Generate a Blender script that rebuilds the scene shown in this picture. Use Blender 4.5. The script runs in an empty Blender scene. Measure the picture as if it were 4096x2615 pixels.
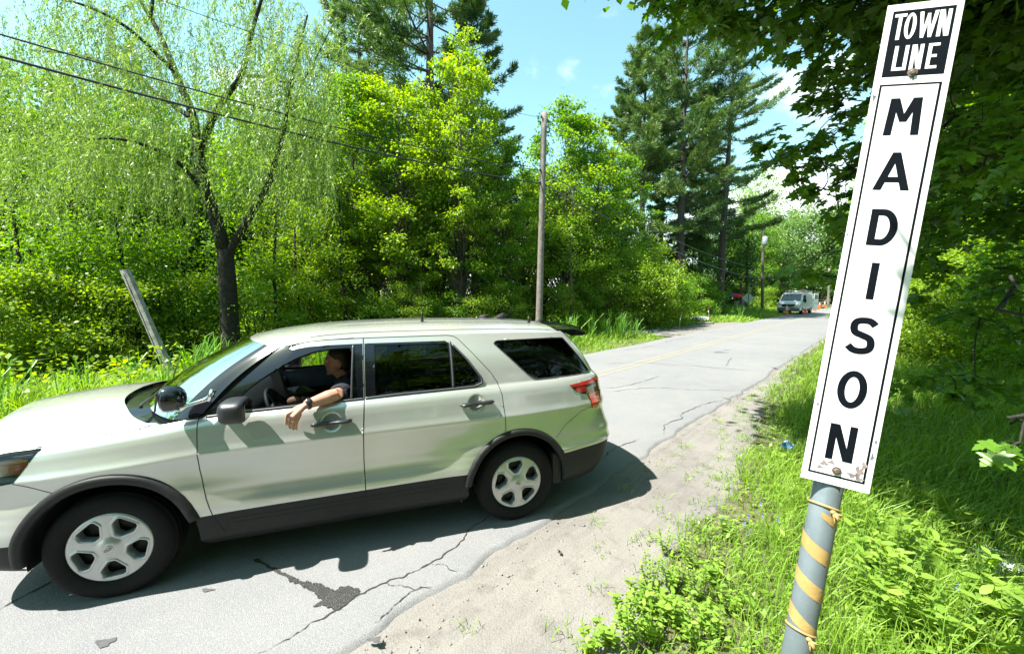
import bpy, bmesh, math, random
import numpy as np
from mathutils import Vector, Matrix
from mathutils.geometry import tessellate_polygon

R = math.radians
rng = np.random.default_rng(7)
random.seed(7)
sc = bpy.context.scene
col = sc.collection

# ------------------------------------------------------------------ camera
CAM_H, PITCH = 2.0285, 0.0824
cam_d = bpy.data.cameras.new('camera')
cam = bpy.data.objects.new('camera', cam_d)
col.objects.link(cam)
cam.location = (0, 0, CAM_H)
cam.rotation_euler = (math.pi / 2 - PITCH, 0, 0)
cam_d.sensor_width = 36
cam_d.lens = 14.0
cam_d.clip_start = 0.05
cam_d.clip_end = 3000
sc.camera = cam

# ------------------------------------------------------------------ sun and sky
# direction towards the sun, measured from the shadows of the mirror and the hand
CAR_A = 0.3279
CAR_O = np.array([-0.2538, 4.3156, 0.0])
CFW = np.array([-math.cos(CAR_A), -math.sin(CAR_A), 0.0])
CLF = np.array([math.sin(CAR_A), -math.cos(CAR_A), 0.0])
to_sun = CFW * 0.57 + CLF * 0.02 + np.array([0, 0, 1.0])
to_sun /= np.linalg.norm(to_sun)
sun_el = math.asin(to_sun[2])
sun_az = math.atan2(to_sun[0], to_sun[1])          # clockwise from +Y
sun_d = bpy.data.lights.new('sun', 'SUN')
sun_d.energy = 5.0
sun_d.angle = R(0.53)
sun_d.color = (1.0, 0.955, 0.88)
sun = bpy.data.objects.new('sun', sun_d)
col.objects.link(sun)
sun.location = tuple(to_sun * 60)
sun.rotation_euler = Vector(to_sun).to_track_quat('Z', 'Y').to_euler()

world = bpy.data.worlds.new('World')
sc.world = world
world.use_nodes = True
wn, wl = world.node_tree.nodes, world.node_tree.links
wn.clear()
w_out = wn.new('ShaderNodeOutputWorld')
w_bg = wn.new('ShaderNodeBackground')
w_sky = wn.new('ShaderNodeTexSky')
w_sky.sky_type = 'NISHITA'
w_sky.sun_disc = False
w_sky.sun_elevation = sun_el
w_sky.sun_rotation = sun_az
w_sky.air_density = 1.0
w_sky.dust_density = 0.6
w_sky.ozone_density = 1.0
w_bg.inputs['Strength'].default_value = 0.066
# scattered cumulus, banked towards the horizon: noise on the view direction projected to a cloud deck
tc = wn.new('ShaderNodeTexCoord')
sep = wn.new('ShaderNodeSeparateXYZ')
wl.new(tc.outputs['Generated'], sep.inputs[0])
addz = wn.new('ShaderNodeMath'); addz.operation = 'ADD'; addz.inputs[1].default_value = 0.22
wl.new(sep.outputs['Z'], addz.inputs[0])
dx = wn.new('ShaderNodeMath'); dx.operation = 'DIVIDE'
dy = wn.new('ShaderNodeMath'); dy.operation = 'DIVIDE'
wl.new(sep.outputs['X'], dx.inputs[0]); wl.new(addz.outputs[0], dx.inputs[1])
wl.new(sep.outputs['Y'], dy.inputs[0]); wl.new(addz.outputs[0], dy.inputs[1])
cmb = wn.new('ShaderNodeCombineXYZ')
wl.new(dx.outputs[0], cmb.inputs[0]); wl.new(dy.outputs[0], cmb.inputs[1])
cmb.inputs[2].default_value = 3.7
cn = wn.new('ShaderNodeTexNoise')
cn.inputs['Scale'].default_value = 1.25
cn.inputs['Detail'].default_value = 9
cn.inputs['Roughness'].default_value = 0.56
wl.new(cmb.outputs[0], cn.inputs['Vector'])
ch = wn.new('ShaderNodeMapRange')                  # more cloud low in the sky
ch.inputs['From Min'].default_value = 0.12
ch.inputs['From Max'].default_value = 0.55
ch.inputs['To Min'].default_value = 0.06
ch.inputs['To Max'].default_value = -0.16
wl.new(sep.outputs['Z'], ch.inputs['Value'])
ca = wn.new('ShaderNodeMath'); ca.operation = 'ADD'
wl.new(cn.outputs['Fac'], ca.inputs[0]); wl.new(ch.outputs[0], ca.inputs[1])
cr = wn.new('ShaderNodeMapRange')
cr.interpolation_type = 'SMOOTHSTEP'
cr.inputs['From Min'].default_value = 0.50
cr.inputs['From Max'].default_value = 0.64
wl.new(ca.outputs[0], cr.inputs['Value'])
cmix = wn.new('ShaderNodeMix'); cmix.data_type = 'RGBA'
cmix.inputs['B'].default_value = (9.5, 9.9, 10.2, 1)
wl.new(cr.outputs[0], cmix.inputs['Factor'])
ctint = wn.new('ShaderNodeMix'); ctint.data_type = 'RGBA'; ctint.blend_type = 'MULTIPLY'
ctint.inputs['Factor'].default_value = 1.0
ctint.inputs['B'].default_value = (1.52, 1.90, 1.40, 1)          # the photo's cyan rendering of clear sky
wl.new(w_sky.outputs[0], ctint.inputs['A'])
wl.new(ctint.outputs['Result'], cmix.inputs['A'])
wl.new(cmix.outputs['Result'], w_bg.inputs['Color'])
wl.new(w_bg.outputs[0], w_out.inputs[0])

sc.view_settings.view_transform = 'Standard'
sc.view_settings.look = 'None'
sc.view_settings.gamma = 1.0
sc.view_settings.use_curve_mapping = False
sc.view_settings.exposure = 1.85
sc.render.engine = 'CYCLES'
sc.cycles.max_bounces = 10
sc.cycles.diffuse_bounces = 6
sc.cycles.transparent_max_bounces = 16
sc.cycles.use_denoising = True

# ------------------------------------------------------------------ pixel helpers (photo pixels -> places)
IW, IH, FPX = 4096, 2615, 1592.9
_c, _s = math.cos(PITCH), math.sin(PITCH)
_fw = np.array([0, _c, -_s]); _dn = np.array([0, -_s, -_c]); _rt = np.array([1.0, 0, 0])
_C = np.array([0, 0, CAM_H])
def ray(x, y): return _fw + _rt * (x - IW / 2) / FPX + _dn * (y - IH / 2) / FPX
def gnd(x, y, z=0.0):
    d = ray(x, y); return _C + d * (z - CAM_H) / d[2]
def at(x, y, Y):
    d = ray(x, y); return _C + d * Y / d[1]

# ------------------------------------------------------------------ materials
MATS = {}
def mat(name, color=(.5, .5, .5), rough=.6, metal=0.0, var=0.0, scale=8.0, bump=0.0, bscale=60.0, coat=0.0,
        spec=0.5, color2=None, detail=4.0, lo=.35, hi=.65, trans=0.0, sub=None, tint=False):
    """principled material; colour varied by object-space noise, fine relief by bump"""
    if name in MATS: return MATS[name]
    m = bpy.data.materials.new(name); m.use_nodes = True
    nt = m.node_tree; n, l = nt.nodes, nt.links
    b = n['Principled BSDF']
    b.inputs['Base Color'].default_value = (*color, 1)
    b.inputs['Roughness'].default_value = rough
    b.inputs['Metallic'].default_value = metal
    b.inputs['Specular IOR Level'].default_value = spec
    b.inputs['Coat Weight'].default_value = coat
    b.inputs['Coat Roughness'].default_value = 0.04
    b.inputs['Transmission Weight'].default_value = trans
    if color2 is None and var > 0: color2 = tuple(c * (1 - var) for c in color)
    if color2 is not None:
        t = n.new('ShaderNodeTexCoord'); ns = n.new('ShaderNodeTexNoise')
        ns.inputs['Scale'].default_value = scale; ns.inputs['Detail'].default_value = detail
        l.new(t.outputs['Object'], ns.inputs['Vector'])
        mr = n.new('ShaderNodeMapRange'); mr.inputs['From Min'].default_value = lo; mr.inputs['From Max'].default_value = hi
        l.new(ns.outputs['Fac'], mr.inputs['Value'])
        mx = n.new('ShaderNodeMix'); mx.data_type = 'RGBA'
        mx.inputs['A'].default_value = (*color, 1); mx.inputs['B'].default_value = (*color2, 1)
        l.new(mr.outputs[0], mx.inputs['Factor']); l.new(mx.outputs['Result'], b.inputs['Base Color'])
    if bump > 0:
        t2 = n.new('ShaderNodeTexCoord'); n2 = n.new('ShaderNodeTexNoise')
        n2.inputs['Scale'].default_value = bscale; n2.inputs['Detail'].default_value = 5
        l.new(t2.outputs['Object'], n2.inputs['Vector'])
        bp = n.new('ShaderNodeBump'); bp.inputs['Strength'].default_value = bump; bp.inputs['Distance'].default_value = 0.02
        l.new(n2.outputs['Fac'], bp.inputs['Height']); l.new(bp.outputs[0], b.inputs['Normal'])
    MATS[name] = m
    return m

def leaf_mat(name, c_dark, c_light, translucency=0.35, rough=0.45, spec=0.35, sat_back=1.25):
    """leaf: colour from the per-leaf 'tint' attribute, part of the light passes through"""
    if name in MATS: return MATS[name]
    m = bpy.data.materials.new(name); m.use_nodes = True
    nt = m.node_tree; n, l = nt.nodes, nt.links
    b = n['Principled BSDF']; out = n['Material Output']
    a = n.new('ShaderNodeAttribute'); a.attribute_name = 'tint'
    rmp = n.new('ShaderNodeValToRGB')
    rmp.color_ramp.elements[0].color = (*c_dark, 1); rmp.color_ramp.elements[1].color = (*c_light, 1)
    l.new(a.outputs['Fac'], rmp.inputs['Fac'])
    l.new(rmp.outputs['Color'], b.inputs['Base Color'])
    b.inputs['Roughness'].default_value = rough
    b.inputs['Specular IOR Level'].default_value = spec
    tr = n.new('ShaderNodeBsdfTranslucent')
    hs = n.new('ShaderNodeHueSaturation'); hs.inputs['Saturation'].default_value = sat_back; hs.inputs['Value'].default_value = 1.5
    hs.inputs['Hue'].default_value = 0.485
    l.new(rmp.outputs['Color'], hs.inputs['Color']); l.new(hs.outputs[0], tr.inputs['Color'])
    mx = n.new('ShaderNodeMixShader'); mx.inputs[0].default_value = translucency
    l.new(b.outputs[0], mx.inputs[1]); l.new(tr.outputs[0], mx.inputs[2]); l.new(mx.outputs[0], out.inputs['Surface'])
    MATS[name] = m
    return m

def glass_mat(name, tint=(.8, .85, .85), ior=1.52, rough=0.0):
    """thin automotive glass: reflects by fresnel, otherwise lets light through with a tint"""
    if name in MATS: return MATS[name]
    m = bpy.data.materials.new(name); m.use_nodes = True
    nt = m.node_tree; n, l = nt.nodes, nt.links
    n.clear()
    out = n.new('ShaderNodeOutputMaterial')
    tr = n.new('ShaderNodeBsdfTransparent'); tr.inputs['Color'].default_value = (*tint, 1)
    gl = n.new('ShaderNodeBsdfGlossy'); gl.inputs['Roughness'].default_value = rough
    fr = n.new('ShaderNodeFresnel'); fr.inputs['IOR'].default_value = ior
    mx = n.new('ShaderNodeMixShader')
    l.new(fr.outputs[0], mx.inputs[0]); l.new(tr.outputs[0], mx.inputs[1]); l.new(gl.outputs[0], mx.inputs[2])
    l.new(mx.outputs[0], out.inputs['Surface'])
    MATS[name] = m
    return m

# ------------------------------------------------------------------ object helpers
def props(o, label=None, cat=None, group=None, kind=None):
    if label: o['label'] = label
    if cat: o['category'] = cat
    if group: o['group'] = group
    if kind: o['kind'] = kind
    return o

def thing(name, label, cat, loc=(0, 0, 0), rotz=0.0, group=None, rot=None):
    o = bpy.data.objects.new(name, None); col.objects.link(o)
    o.empty_display_size = 0.2
    o.location = tuple(loc)
    o.rotation_euler = rot if rot is not None else (0, 0, rotz)
    return props(o, label, cat, group)

def link(name, me, parent=None, loc=None, rot=None, scale=None):
    o = bpy.data.objects.new(name, me); col.objects.link(o)
    if parent is not None: o.parent = parent
    if loc is not None: o.location = tuple(loc)
    if rot is not None: o.rotation_euler = tuple(rot)
    if scale is not None: o.scale = (scale,) * 3 if np.isscalar(scale) else tuple(scale)
    return o

def np_mesh(name, V, Fs, m=None, smooth=False, tint=None):
    """mesh from vertex array and a face array (n,3) or (n,4) or a list of mixed faces"""
    me = bpy.data.meshes.new(name)
    V = np.asarray(V, dtype=np.float32)
    if isinstance(Fs, np.ndarray):
        k = Fs.shape[1]; nf = Fs.shape[0]
        me.vertices.add(len(V)); me.vertices.foreach_set('co', V.ravel())
        me.loops.add(nf * k); me.loops.foreach_set('vertex_index', Fs.astype(np.int32).ravel())
        me.polygons.add(nf)
        me.polygons.foreach_set('loop_start', np.arange(0, nf * k, k, dtype=np.int32))
        try: me.polygons.foreach_set('loop_total', np.full(nf, k, dtype=np.int32))
        except Exception: pass
        me.update(calc_edges=True)
    else:
        me.from_pydata([tuple(map(float, v)) for v in V], [], [tuple(int(i) for i in f) for f in Fs])
        me.update()
    if smooth: me.polygons.foreach_set('use_smooth', np.ones(len(me.polygons), dtype=bool))
    if tint is not None:
        at_ = me.attributes.new('tint', 'FLOAT', 'FACE'); at_.data.foreach_set('value', np.asarray(tint, dtype=np.float32))
    if m is not None: me.materials.append(m)
    return me

class MB:
    """collects boxes, tubes, lathes ... and builds ONE mesh object"""
    def __init__(s): s.V = []; s.F = []; s.n = 0; s.sm = []
    def add(s, V, F, smooth=False):
        V = [tuple(map(float, v)) for v in V]
        s.V += V; s.F += [tuple(int(i) + s.n for i in f) for f in F]; s.sm += [smooth] * len(F); s.n += len(V)
        return s
    def box(s, c, d, rot=None, bevel=0.0):
        c = np.array(c, float); d = np.array(d, float) / 2
        if bevel > 0:
            b = min(bevel, d.min() * .9)
            bm = bmesh.new(); bmesh.ops.create_cube(bm, size=1.0)
            for v in bm.verts: v.co = Vector((v.co.x * 2 * d[0], v.co.y * 2 * d[1], v.co.z * 2 * d[2]))
            bmesh.ops.bevel(bm, geom=bm.edges[:], offset=b, segments=2, profile=.6, affect='EDGES')
            bm.verts.ensure_lookup_table(); bm.verts.index_update()
            P = np.array([v.co[:] for v in bm.verts]); Fc = [[v.index for v in f.verts] for f in bm.faces]; bm.free()
        else:
            P = np.array([(x, y, z) for x in (-1, 1) for y in (-1, 1) for z in (-1, 1)], float) * d
            Fc = [(0, 1, 3, 2), (4, 6, 7, 5), (0, 4, 5, 1), (2, 3, 7, 6), (0, 2, 6, 4), (1, 5, 7, 3)]
        if rot is not None:
            M = np.array(Matrix.Rotation(rot, 3, 'Z')) if np.isscalar(rot) else np.array(rot)
            P = P @ M.T
        return s.add(P + c, Fc)
    def tube(s, pts, rad, seg=8, cap=True, smooth=True, flat=None):
        pts = np.asarray(pts, float); n = len(pts)
        rad = np.full(n, rad) if np.isscalar(rad) else np.asarray(rad, float)
        T = np.gradient(pts, axis=0); T /= np.linalg.norm(T, axis=1)[:, None] + 1e-12
        ref = np.array([0, 0, 1.0]) if abs(T[0, 2]) < .9 else np.array([1.0, 0, 0])
        V = []
        u = np.cross(T[0], ref); u /= np.linalg.norm(u)
        for i in range(n):
            u = u - T[i] * (u @ T[i]); u /= np.linalg.norm(u) + 1e-12
            v = np.cross(T[i], u)
            a = np.arange(seg) * 2 * math.pi / seg
            k = 1.0 if flat is None else flat
            V.append(pts[i] + rad[i] * (np.cos(a)[:, None] * u + k * np.sin(a)[:, None] * v))
        V = np.concatenate(V); F = []
        for i in range(n - 1):
            for j in range(seg):
                a, b = i * seg + j, i * seg + (j + 1) % seg
                F.append((a, b, b + seg, a + seg))
        if cap: F += [tuple(range(seg))[::-1], tuple((n - 1) * seg + k for k in range(seg))]
        return s.add(V, F, smooth)
    def lathe(s, prof, c=(0, 0, 0), axis='z', seg=24, smooth=True, closed=False):
        """prof: list of (r, h); revolve around axis through c"""
        n = len(prof); V = []; F = []
        for r, h in prof:
            for j in range(seg):
                a = 2 * math.pi * j / seg
                p = (r * math.cos(a), r * math.sin(a), h)
                if axis == 'y': p = (p[0], h, p[1])
                if axis == 'x': p = (h, p[0], p[1])
                V.append((p[0] + c[0], p[1] + c[1], p[2] + c[2]))
        for i in range(n if closed else n - 1):
            i2 = (i + 1) % n
            for j in range(seg):
                F.append((i * seg + j, i * seg + (j + 1) % seg, i2 * seg + (j + 1) % seg, i2 * seg + j))
        return s.add(V, F, smooth)
    def prism(s, poly, axis_vec, origin=(0, 0, 0), U=(1, 0, 0), Vv=(0, 0, 1)):
        """2-D polygon (u,v) extruded along axis_vec, both caps"""
        poly = list(poly); n = len(poly)
        U = np.array(U, float); Vv = np.array(Vv, float); o = np.array(origin, float); ax = np.array(axis_vec, float)
        A = [o + U * p[0] + Vv * p[1] for p in poly]; B = [a + ax for a in A]
        tri = tessellate_polygon([[Vector((p[0], p[1], 0)) for p in poly]])
        F = [tuple(t) for t in tri] + [tuple(i + n for i in t[::-1]) for t in tri]
        F += [(i, (i + 1) % n, (i + 1) % n + n, i + n) for i in range(n)]
        return s.add(A + B, F)
    def mesh(s, name, m=None):
        me = bpy.data.meshes.new(name)
        me.from_pydata(s.V, [], s.F)
        me.polygons.foreach_set('use_smooth', s.sm)
        me.update()
        bm = bmesh.new(); bm.from_mesh(me); bmesh.ops.recalc_face_normals(bm, faces=bm.faces[:]); bm.to_mesh(me); bm.free()
        if m is not None: me.materials.append(m)
        return me
    def build(s, name, m, parent=None, **k): return link(name, s.mesh(name, m), parent, **k)

def copy_tree(o, parent=None):
    c = o.copy(); col.objects.link(c); c.parent = parent
    for ch in list(o.children): copy_tree(ch, c)
    return c

def grid_faces(nu, nv, wrap_u=False):
    i, j = np.meshgrid(np.arange(nu if wrap_u else nu - 1), np.arange(nv - 1), indexing='ij')
    i2 = (i + 1) % nu
    return np.stack([i * nv + j, i2 * nv + j, i2 * nv + j + 1, i * nv + j + 1], -1).reshape(-1, 4)

def smoothstep(a, b, x):
    t = np.clip((np.asarray(x, float) - a) / (b - a), 0, 1); return t * t * (3 - 2 * t)

def catmull(P, n):
    """n points along a Catmull-Rom spline through P, equal arc length"""
    P = np.asarray(P, float)
    Q = np.vstack([2 * P[0] - P[1], P, 2 * P[-1] - P[-2]])
    out = []
    for i in range(1, len(Q) - 2):
        t = np.linspace(0, 1, 24, endpoint=False)[:, None]
        a, b, c, d = Q[i - 1], Q[i], Q[i + 1], Q[i + 2]
        out.append(.5 * ((2 * b) + (c - a) * t + (2 * a - 5 * b + 4 * c - d) * t ** 2 + (3 * b - a - 3 * c + d) * t ** 3))
    out = np.vstack(out + [P[-1:]])
    L = np.r_[0, np.cumsum(np.linalg.norm(np.diff(out, axis=0), axis=1))]
    s = np.linspace(0, L[-1], n)
    return np.stack([np.interp(s, L, out[:, k]) for k in range(out.shape[1])], 1)

def vnoise(x, y, seed=0):
    """cheap smooth value noise, -1..1"""
    x = np.asarray(x, float); y = np.asarray(y, float)
    xi, yi = np.floor(x).astype(np.int64), np.floor(y).astype(np.int64)
    fx, fy = x - xi, y - yi
    fx = fx * fx * (3 - 2 * fx); fy = fy * fy * (3 - 2 * fy)
    def hsh(a, b):
        h = (a * 374761393 + b * 668265263 + seed * 1442695041) & 0x7fffffff
        h = ((h ^ (h >> 13)) * 1274126177) & 0x7fffffff
        return (h & 0xffff) / 32767.5 - 1
    return (hsh(xi, yi) * (1 - fx) * (1 - fy) + hsh(xi + 1, yi) * fx * (1 - fy) + hsh(xi, yi + 1) * (1 - fx) * fy + hsh(xi + 1, yi + 1) * fx * fy)
# ================================================================== ground, road, shoulder
RU = np.array([0.688, 0.7257, 0]); RU /= np.linalg.norm(RU)
RN = np.array([-RU[1], RU[0], 0])
def road_off(s):                                   # the road bends away to the right far ahead
    s = np.asarray(s, float); return -0.0045 * np.clip(s - 58, 0, None) ** 2
def rd(s, v, z=0.0):
    s = np.asarray(s, float); v = np.asarray(v, float) + road_off(s)
    return np.stack([s * RU[0] + v * RN[0], s * RU[1] + v * RN[1], np.zeros_like(s + v) + z], -1)
def to_rd(P): return float(np.dot(P[:2], RU[:2])), float(np.dot(P[:2], RN[:2]))

def ground_mat(name, kind):
    m = bpy.data.materials.new(name); m.use_nodes = True
    n, l = m.node_tree.nodes, m.node_tree.links
    b = n['Principled BSDF']; b.inputs['Specular IOR Level'].default_value = 0.25
    t = n.new('ShaderNodeTexCoord')
    def noise(scale, detail=4, rough=.55, dim=None):
        q = n.new('ShaderNodeTexNoise'); q.inputs['Scale'].default_value = scale
        q.inputs['Detail'].default_value = detail; q.inputs['Roughness'].default_value = rough
        l.new((dim or t).outputs['Object' if dim is None else 0], q.inputs['Vector']); return q
    def rng_(src, a, b_, c=0.0, d=1.0):
        q = n.new('ShaderNodeMapRange'); q.inputs['From Min'].default_value = a; q.inputs['From Max'].default_value = b_
        q.inputs['To Min'].default_value = c; q.inputs['To Max'].default_value = d
        l.new(src, q.inputs['Value']); return q.outputs[0]
    def mix(f, a, b_, blend='MIX'):
        q = n.new('ShaderNodeMix'); q.data_type = 'RGBA'; q.blend_type = blend
        if isinstance(f, float): q.inputs['Factor'].default_value = f
        else: l.new(f, q.inputs['Factor'])
        for k, v in (('A', a), ('B', b_)):
            if isinstance(v, tuple): q.inputs[k].default_value = (*v, 1)
            else: l.new(v, q.inputs[k])
        return q.outputs['Result']
    def bump(h, s, dist, prev=None):
        q = n.new('ShaderNodeBump'); q.inputs['Strength'].default_value = s; q.inputs['Distance'].default_value = dist
        l.new(h, q.inputs['Height'])
        if prev is not None: l.new(prev, q.inputs['Normal'])
        return q.outputs[0]
    if kind == 'asphalt':
        big = noise(.35, 5); mid = noise(2.2, 6); fine = noise(170, 2, .6)
        vor = n.new('ShaderNodeTexVoronoi'); vor.inputs['Scale'].default_value = 120
        l.new(t.outputs['Object'], vor.inputs['Vector'])
        c = mix(rng_(big.outputs['Fac'], .35, .68), (.160, .163, .166), (.132, .137, .145))
        c = mix(rng_(mid.outputs['Fac'], .42, .72, 0, .45), c, (.185, .182, .176))
        c = mix(rng_(vor.outputs['Distance'], .18, .42, .55, 0.0), c, (.29, .287, .28))
        c = mix(rng_(fine.outputs['Fac'], .56, .70, 0, .75), c, (.045, .046, .048))
        l.new(c, b.inputs['Base Color']); b.inputs['Roughness'].default_value = .82
        bb = bump(fine.outputs['Fac'], .35, .006); l.new(bump(vor.outputs['Distance'], .35, .005, bb), b.inputs['Normal'])
    elif kind == 'dirt':
        big = noise(.8, 6); mid = noise(5, 7, .6); fine = noise(90, 3, .65)
        # wheel-rolled streaks along the road
        mp = n.new('ShaderNodeMapping'); mp.inputs['Rotation'].default_value = (0, 0, -math.atan2(RU[1], RU[0]))
        mp.vector_type = 'POINT'; l.new(t.outputs['Object'], mp.inputs['Vector'])
        m2 = n.new('ShaderNodeMapping'); m2.inputs['Scale'].default_value = (.35, 9, 1); l.new(mp.outputs[0], m2.inputs['Vector'])
        strk = noise(1.0, 5, .6, m2)
        vor = n.new('ShaderNodeTexVoronoi'); vor.inputs['Scale'].default_value = 70
        l.new(t.outputs['Object'], vor.inputs['Vector'])
        c = mix(rng_(big.outputs['Fac'], .38, .62), (.170, .160, .146), (.128, .122, .113))
        c = mix(rng_(strk.outputs['Fac'], .42, .66, 0, .6), c, (.185, .174, .158))
        c = mix(rng_(mid.outputs['Fac'], .52, .70, 0, .7), c, (.098, .09, .082))
        c = mix(rng_(vor.outputs['Distance'], .10, .34, .55, 0.0), c, (.225, .215, .205))
        c = mix(rng_(fine.outputs['Fac'], .58, .70, 0, .65), c, (.05, .045, .04))
        l.new(c, b.inputs['Base Color']); b.inputs['Roughness'].default_value = .95
        bb = bump(strk.outputs['Fac'], .5, .03); bb = bump(mid.outputs['Fac'], .4, .03, bb)
        bb = bump(vor.outputs['Distance'], .4, .006, bb)
        l.new(bump(fine.outputs['Fac'], .6, .006, bb), b.inputs['Normal'])
    else:
        big = noise(.25, 5); mid = noise(3, 6); fine = noise(40, 4)
        c = mix(rng_(big.outputs['Fac'], .35, .65), (.075, .085, .035), (.115, .10, .07))
        c = mix(rng_(mid.outputs['Fac'], .45, .65, 0, .8), c, (.07, .075, .035))
        c = mix(rng_(fine.outputs['Fac'], .5, .7, 0, .5), c, (.12, .13, .04))
        l.new(c, b.inputs['Base Color']); b.inputs['Roughness'].default_value = 1.0
        bb = bump(mid.outputs['Fac'], .8, .1); l.new(bump(fine.outputs['Fac'], .8, .03, bb), b.inputs['Normal'])
    MATS[name] = m
    return m

M_ASPH = ground_mat('asphalt', 'asphalt'); M_DIRT = ground_mat('gravel_dirt', 'dirt'); M_SOIL = ground_mat('grassy_soil', 'soil')

# --- ground: one sheet to the horizon, finer near the camera
def ground_z(x, y):
    x = np.asarray(x, float); y = np.asarray(y, float)
    v = x * RN[0] + y * RN[1] - road_off(x * RU[0] + y * RU[1])
    d = np.maximum(np.maximum(1.3 - v, v - 8.0), 0)
    z = -0.06 + smoothstep(0, 5, d) * (.10 * vnoise(x * .23, y * .23, 3) + .05 * vnoise(x * .7, y * .7, 4))
    return z
ga = np.unique(np.concatenate([-np.geomspace(22, 1500, 26), np.arange(-22, 46, .5), np.geomspace(46, 1500, 26)]))
gb = np.unique(np.concatenate([-np.geomspace(12, 1500, 24), np.arange(-12, 52, .5), np.geomspace(52, 1500, 26)]))
GX, GY = np.meshgrid(ga, gb, indexing='ij')
GZ = ground_z(GX, GY)
gme = np_mesh('ground', np.stack([GX, GY, GZ], -1).reshape(-1, 3), grid_faces(len(ga), len(gb)), M_SOIL, True)
props(link('ground', gme), kind='structure')

# --- asphalt road: ragged near edge with a real drop to the gravel
st = np.concatenate([np.arange(-16, 26, .06), np.arange(26, 60, .4), np.arange(60, 160, 2.0)])
near = 2.16 + .05 * vnoise(st * .55, st * 0, 1) + .035 * vnoise(st * 2.3, st * 0 + 5, 2) + .018 * vnoise(st * 9, st * 0 + 9, 3)
far = 7.42 + .06 * vnoise(st * .4, st * 0 + 3, 4) + .03 * vnoise(st * 2.0, st * 0 + 7, 5)
cols = [rd(st, near - .03, -.05), rd(st, near, -.012), rd(st, near + .03, -.002)]
for k in np.linspace(.08, .92, 8): cols.append(rd(st, near + (far - near) * k, 0.0))
cols += [rd(st, far - .03, 0.0), rd(st, far, -.012), rd(st, far + .03, -.05)]
V = np.stack(cols, 1)
road = props(link('road', np_mesh('road', V.reshape(-1, 3), grid_faces(len(st), V.shape[1]), M_ASPH, True)), kind='structure')

def strip(pts, w, z, m, name, parent, taper=True):
    pts = np.asarray(pts, float); n = len(pts)
    T = np.gradient(pts[:, :2], axis=0); T /= np.linalg.norm(T, axis=1)[:, None] + 1e-9
    N = np.stack([-T[:, 1], T[:, 0]], 1)
    k = np.linspace(0, 1, n); ww = w * (np.minimum(1, 6 * np.minimum(k, 1 - k) + .15) if taper else np.ones(n))
    ww = ww * (1 + (.75 if taper else .2) * vnoise(k * n * .7, k * 0 + hash(name) % 7, 11))
    A = np.c_[pts[:, :2] + N * ww[:, None] / 2, np.full(n, z)]; B = np.c_[pts[:, :2] - N * ww[:, None] / 2, np.full(n, z)]
    V = np.stack([A, B], 1).reshape(-1, 3)
    return link(name, np_mesh(name, V, grid_faces(n, 2), m), parent)

M_CRACK = mat('crack_dark', (.035, .034, .033), .95, var=.3)
def crack(px, w, jit=.02):
    P = catmull(np.array([gnd(*p)[:2] for p in px]), max(12, int(len(px) * 14)))
    L = np.linalg.norm(P[-1] - P[0]); a = rng.uniform(0, 99)
    k = np.linspace(0, L, len(P))
    P[:, 0] += jit * (vnoise(k * 9 + a, k * 0, 21) + .6 * vnoise(k * 30 + a, k * 0, 22)); P[:, 1] += jit * (vnoise(k * 9 + a, k * 0, 23) + .6 * vnoise(k * 30 + a, k * 0, 24))
    strip(P, w * .8, .004, M_CRACK, 'crack', road)
for px_, w_ in [([(1042, 2614), (1191, 2535), (1319, 2449), (1438, 2378), (1520, 2334), (1618, 2304), (1737, 2244), (1834, 2173), (1857, 2139), (1931, 2083), (1990, 2030)], .011),
                ([(2395, 1553), (2470, 1548), (2538, 1534), (2590, 1520), (2643, 1503)], .018),
                ([(2433, 1568), (2530, 1556), (2630, 1550), (2717, 1557)], .016),
                ([(2655, 1735), (2655, 1715), (2662, 1695), (2723, 1673), (2729, 1652), (2822, 1615), (2900, 1600)], .015),
                ([(2402, 1837), (2463, 1788), (2556, 1757)], .014),
                ([(2370, 1454), (2556, 1451), (2766, 1463), (2900, 1474), (3063, 1488)], .02),
                ([(2480, 1404), (2560, 1392), (2624, 1380)], .025), ([(2640, 1375), (2720, 1355), (2790, 1345)], .025),
                ([(2905, 1465), (2912, 1448), (2927, 1429)], .02),
                ([(2700, 1557), (2830, 1560), (2960, 1562)], .012),
                ([(0, 2432), (50, 2403), (166, 2345), (232, 2311), (330, 2270)], .016),
                ([(1520, 2334), (1600, 2345), (1690, 2352)], .005), ([(1720, 2252), (1790, 2270), (1830, 2277)], .005),
                ([(1490, 2490), (1560, 2445), (1625, 2390), (1722, 2341)], .007)]:
    crack(px_, w_)

# wet streak that ran from under the car into the crack
M_WET = mat('wet_asphalt', (.03, .03, .03), .35, var=.5, scale=120, bump=.5, bscale=150, spec=.5)
stain = [(150, 455), (200, 475), (270, 515), (340, 555), (345, 575), (395, 585), (420, 602), (455, 612), (490, 645), (500, 660), (520, 675), (495, 690), (465, 706), (500, 700), (520, 698), (560, 712), (600, 720), (660, 685), (720, 632),
         (722, 606), (690, 607), (660, 590), (640, 600), (618, 602), (590, 618), (560, 606), (525, 585), (490, 573), (470, 578), (430, 566), (380, 553), (350, 540), (300, 516), (230, 478), (170, 448)]
sp = np.array([gnd(900 + x * .7475, 1900 + y * .7475)[:2] for x, y in stain])
q = []
for i in range(len(sp)):
    a, b_ = sp[i], sp[(i + 1) % len(sp)]
    for t_ in np.linspace(0, 1, 5)[:-1]:
        q.append(a + (b_ - a) * t_ + rng.normal(0, .006, 2))
tri = tessellate_polygon([[Vector((p[0], p[1], 0)) for p in q]])
wet = link('water_stain', np_mesh('water_stain', np.c_[np.array(q), np.full(len(q), .006)], [tuple(t) for t in tri], M_WET), road)
wet['label'] = 'dark wet streak running from under the car to the crack'
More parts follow.
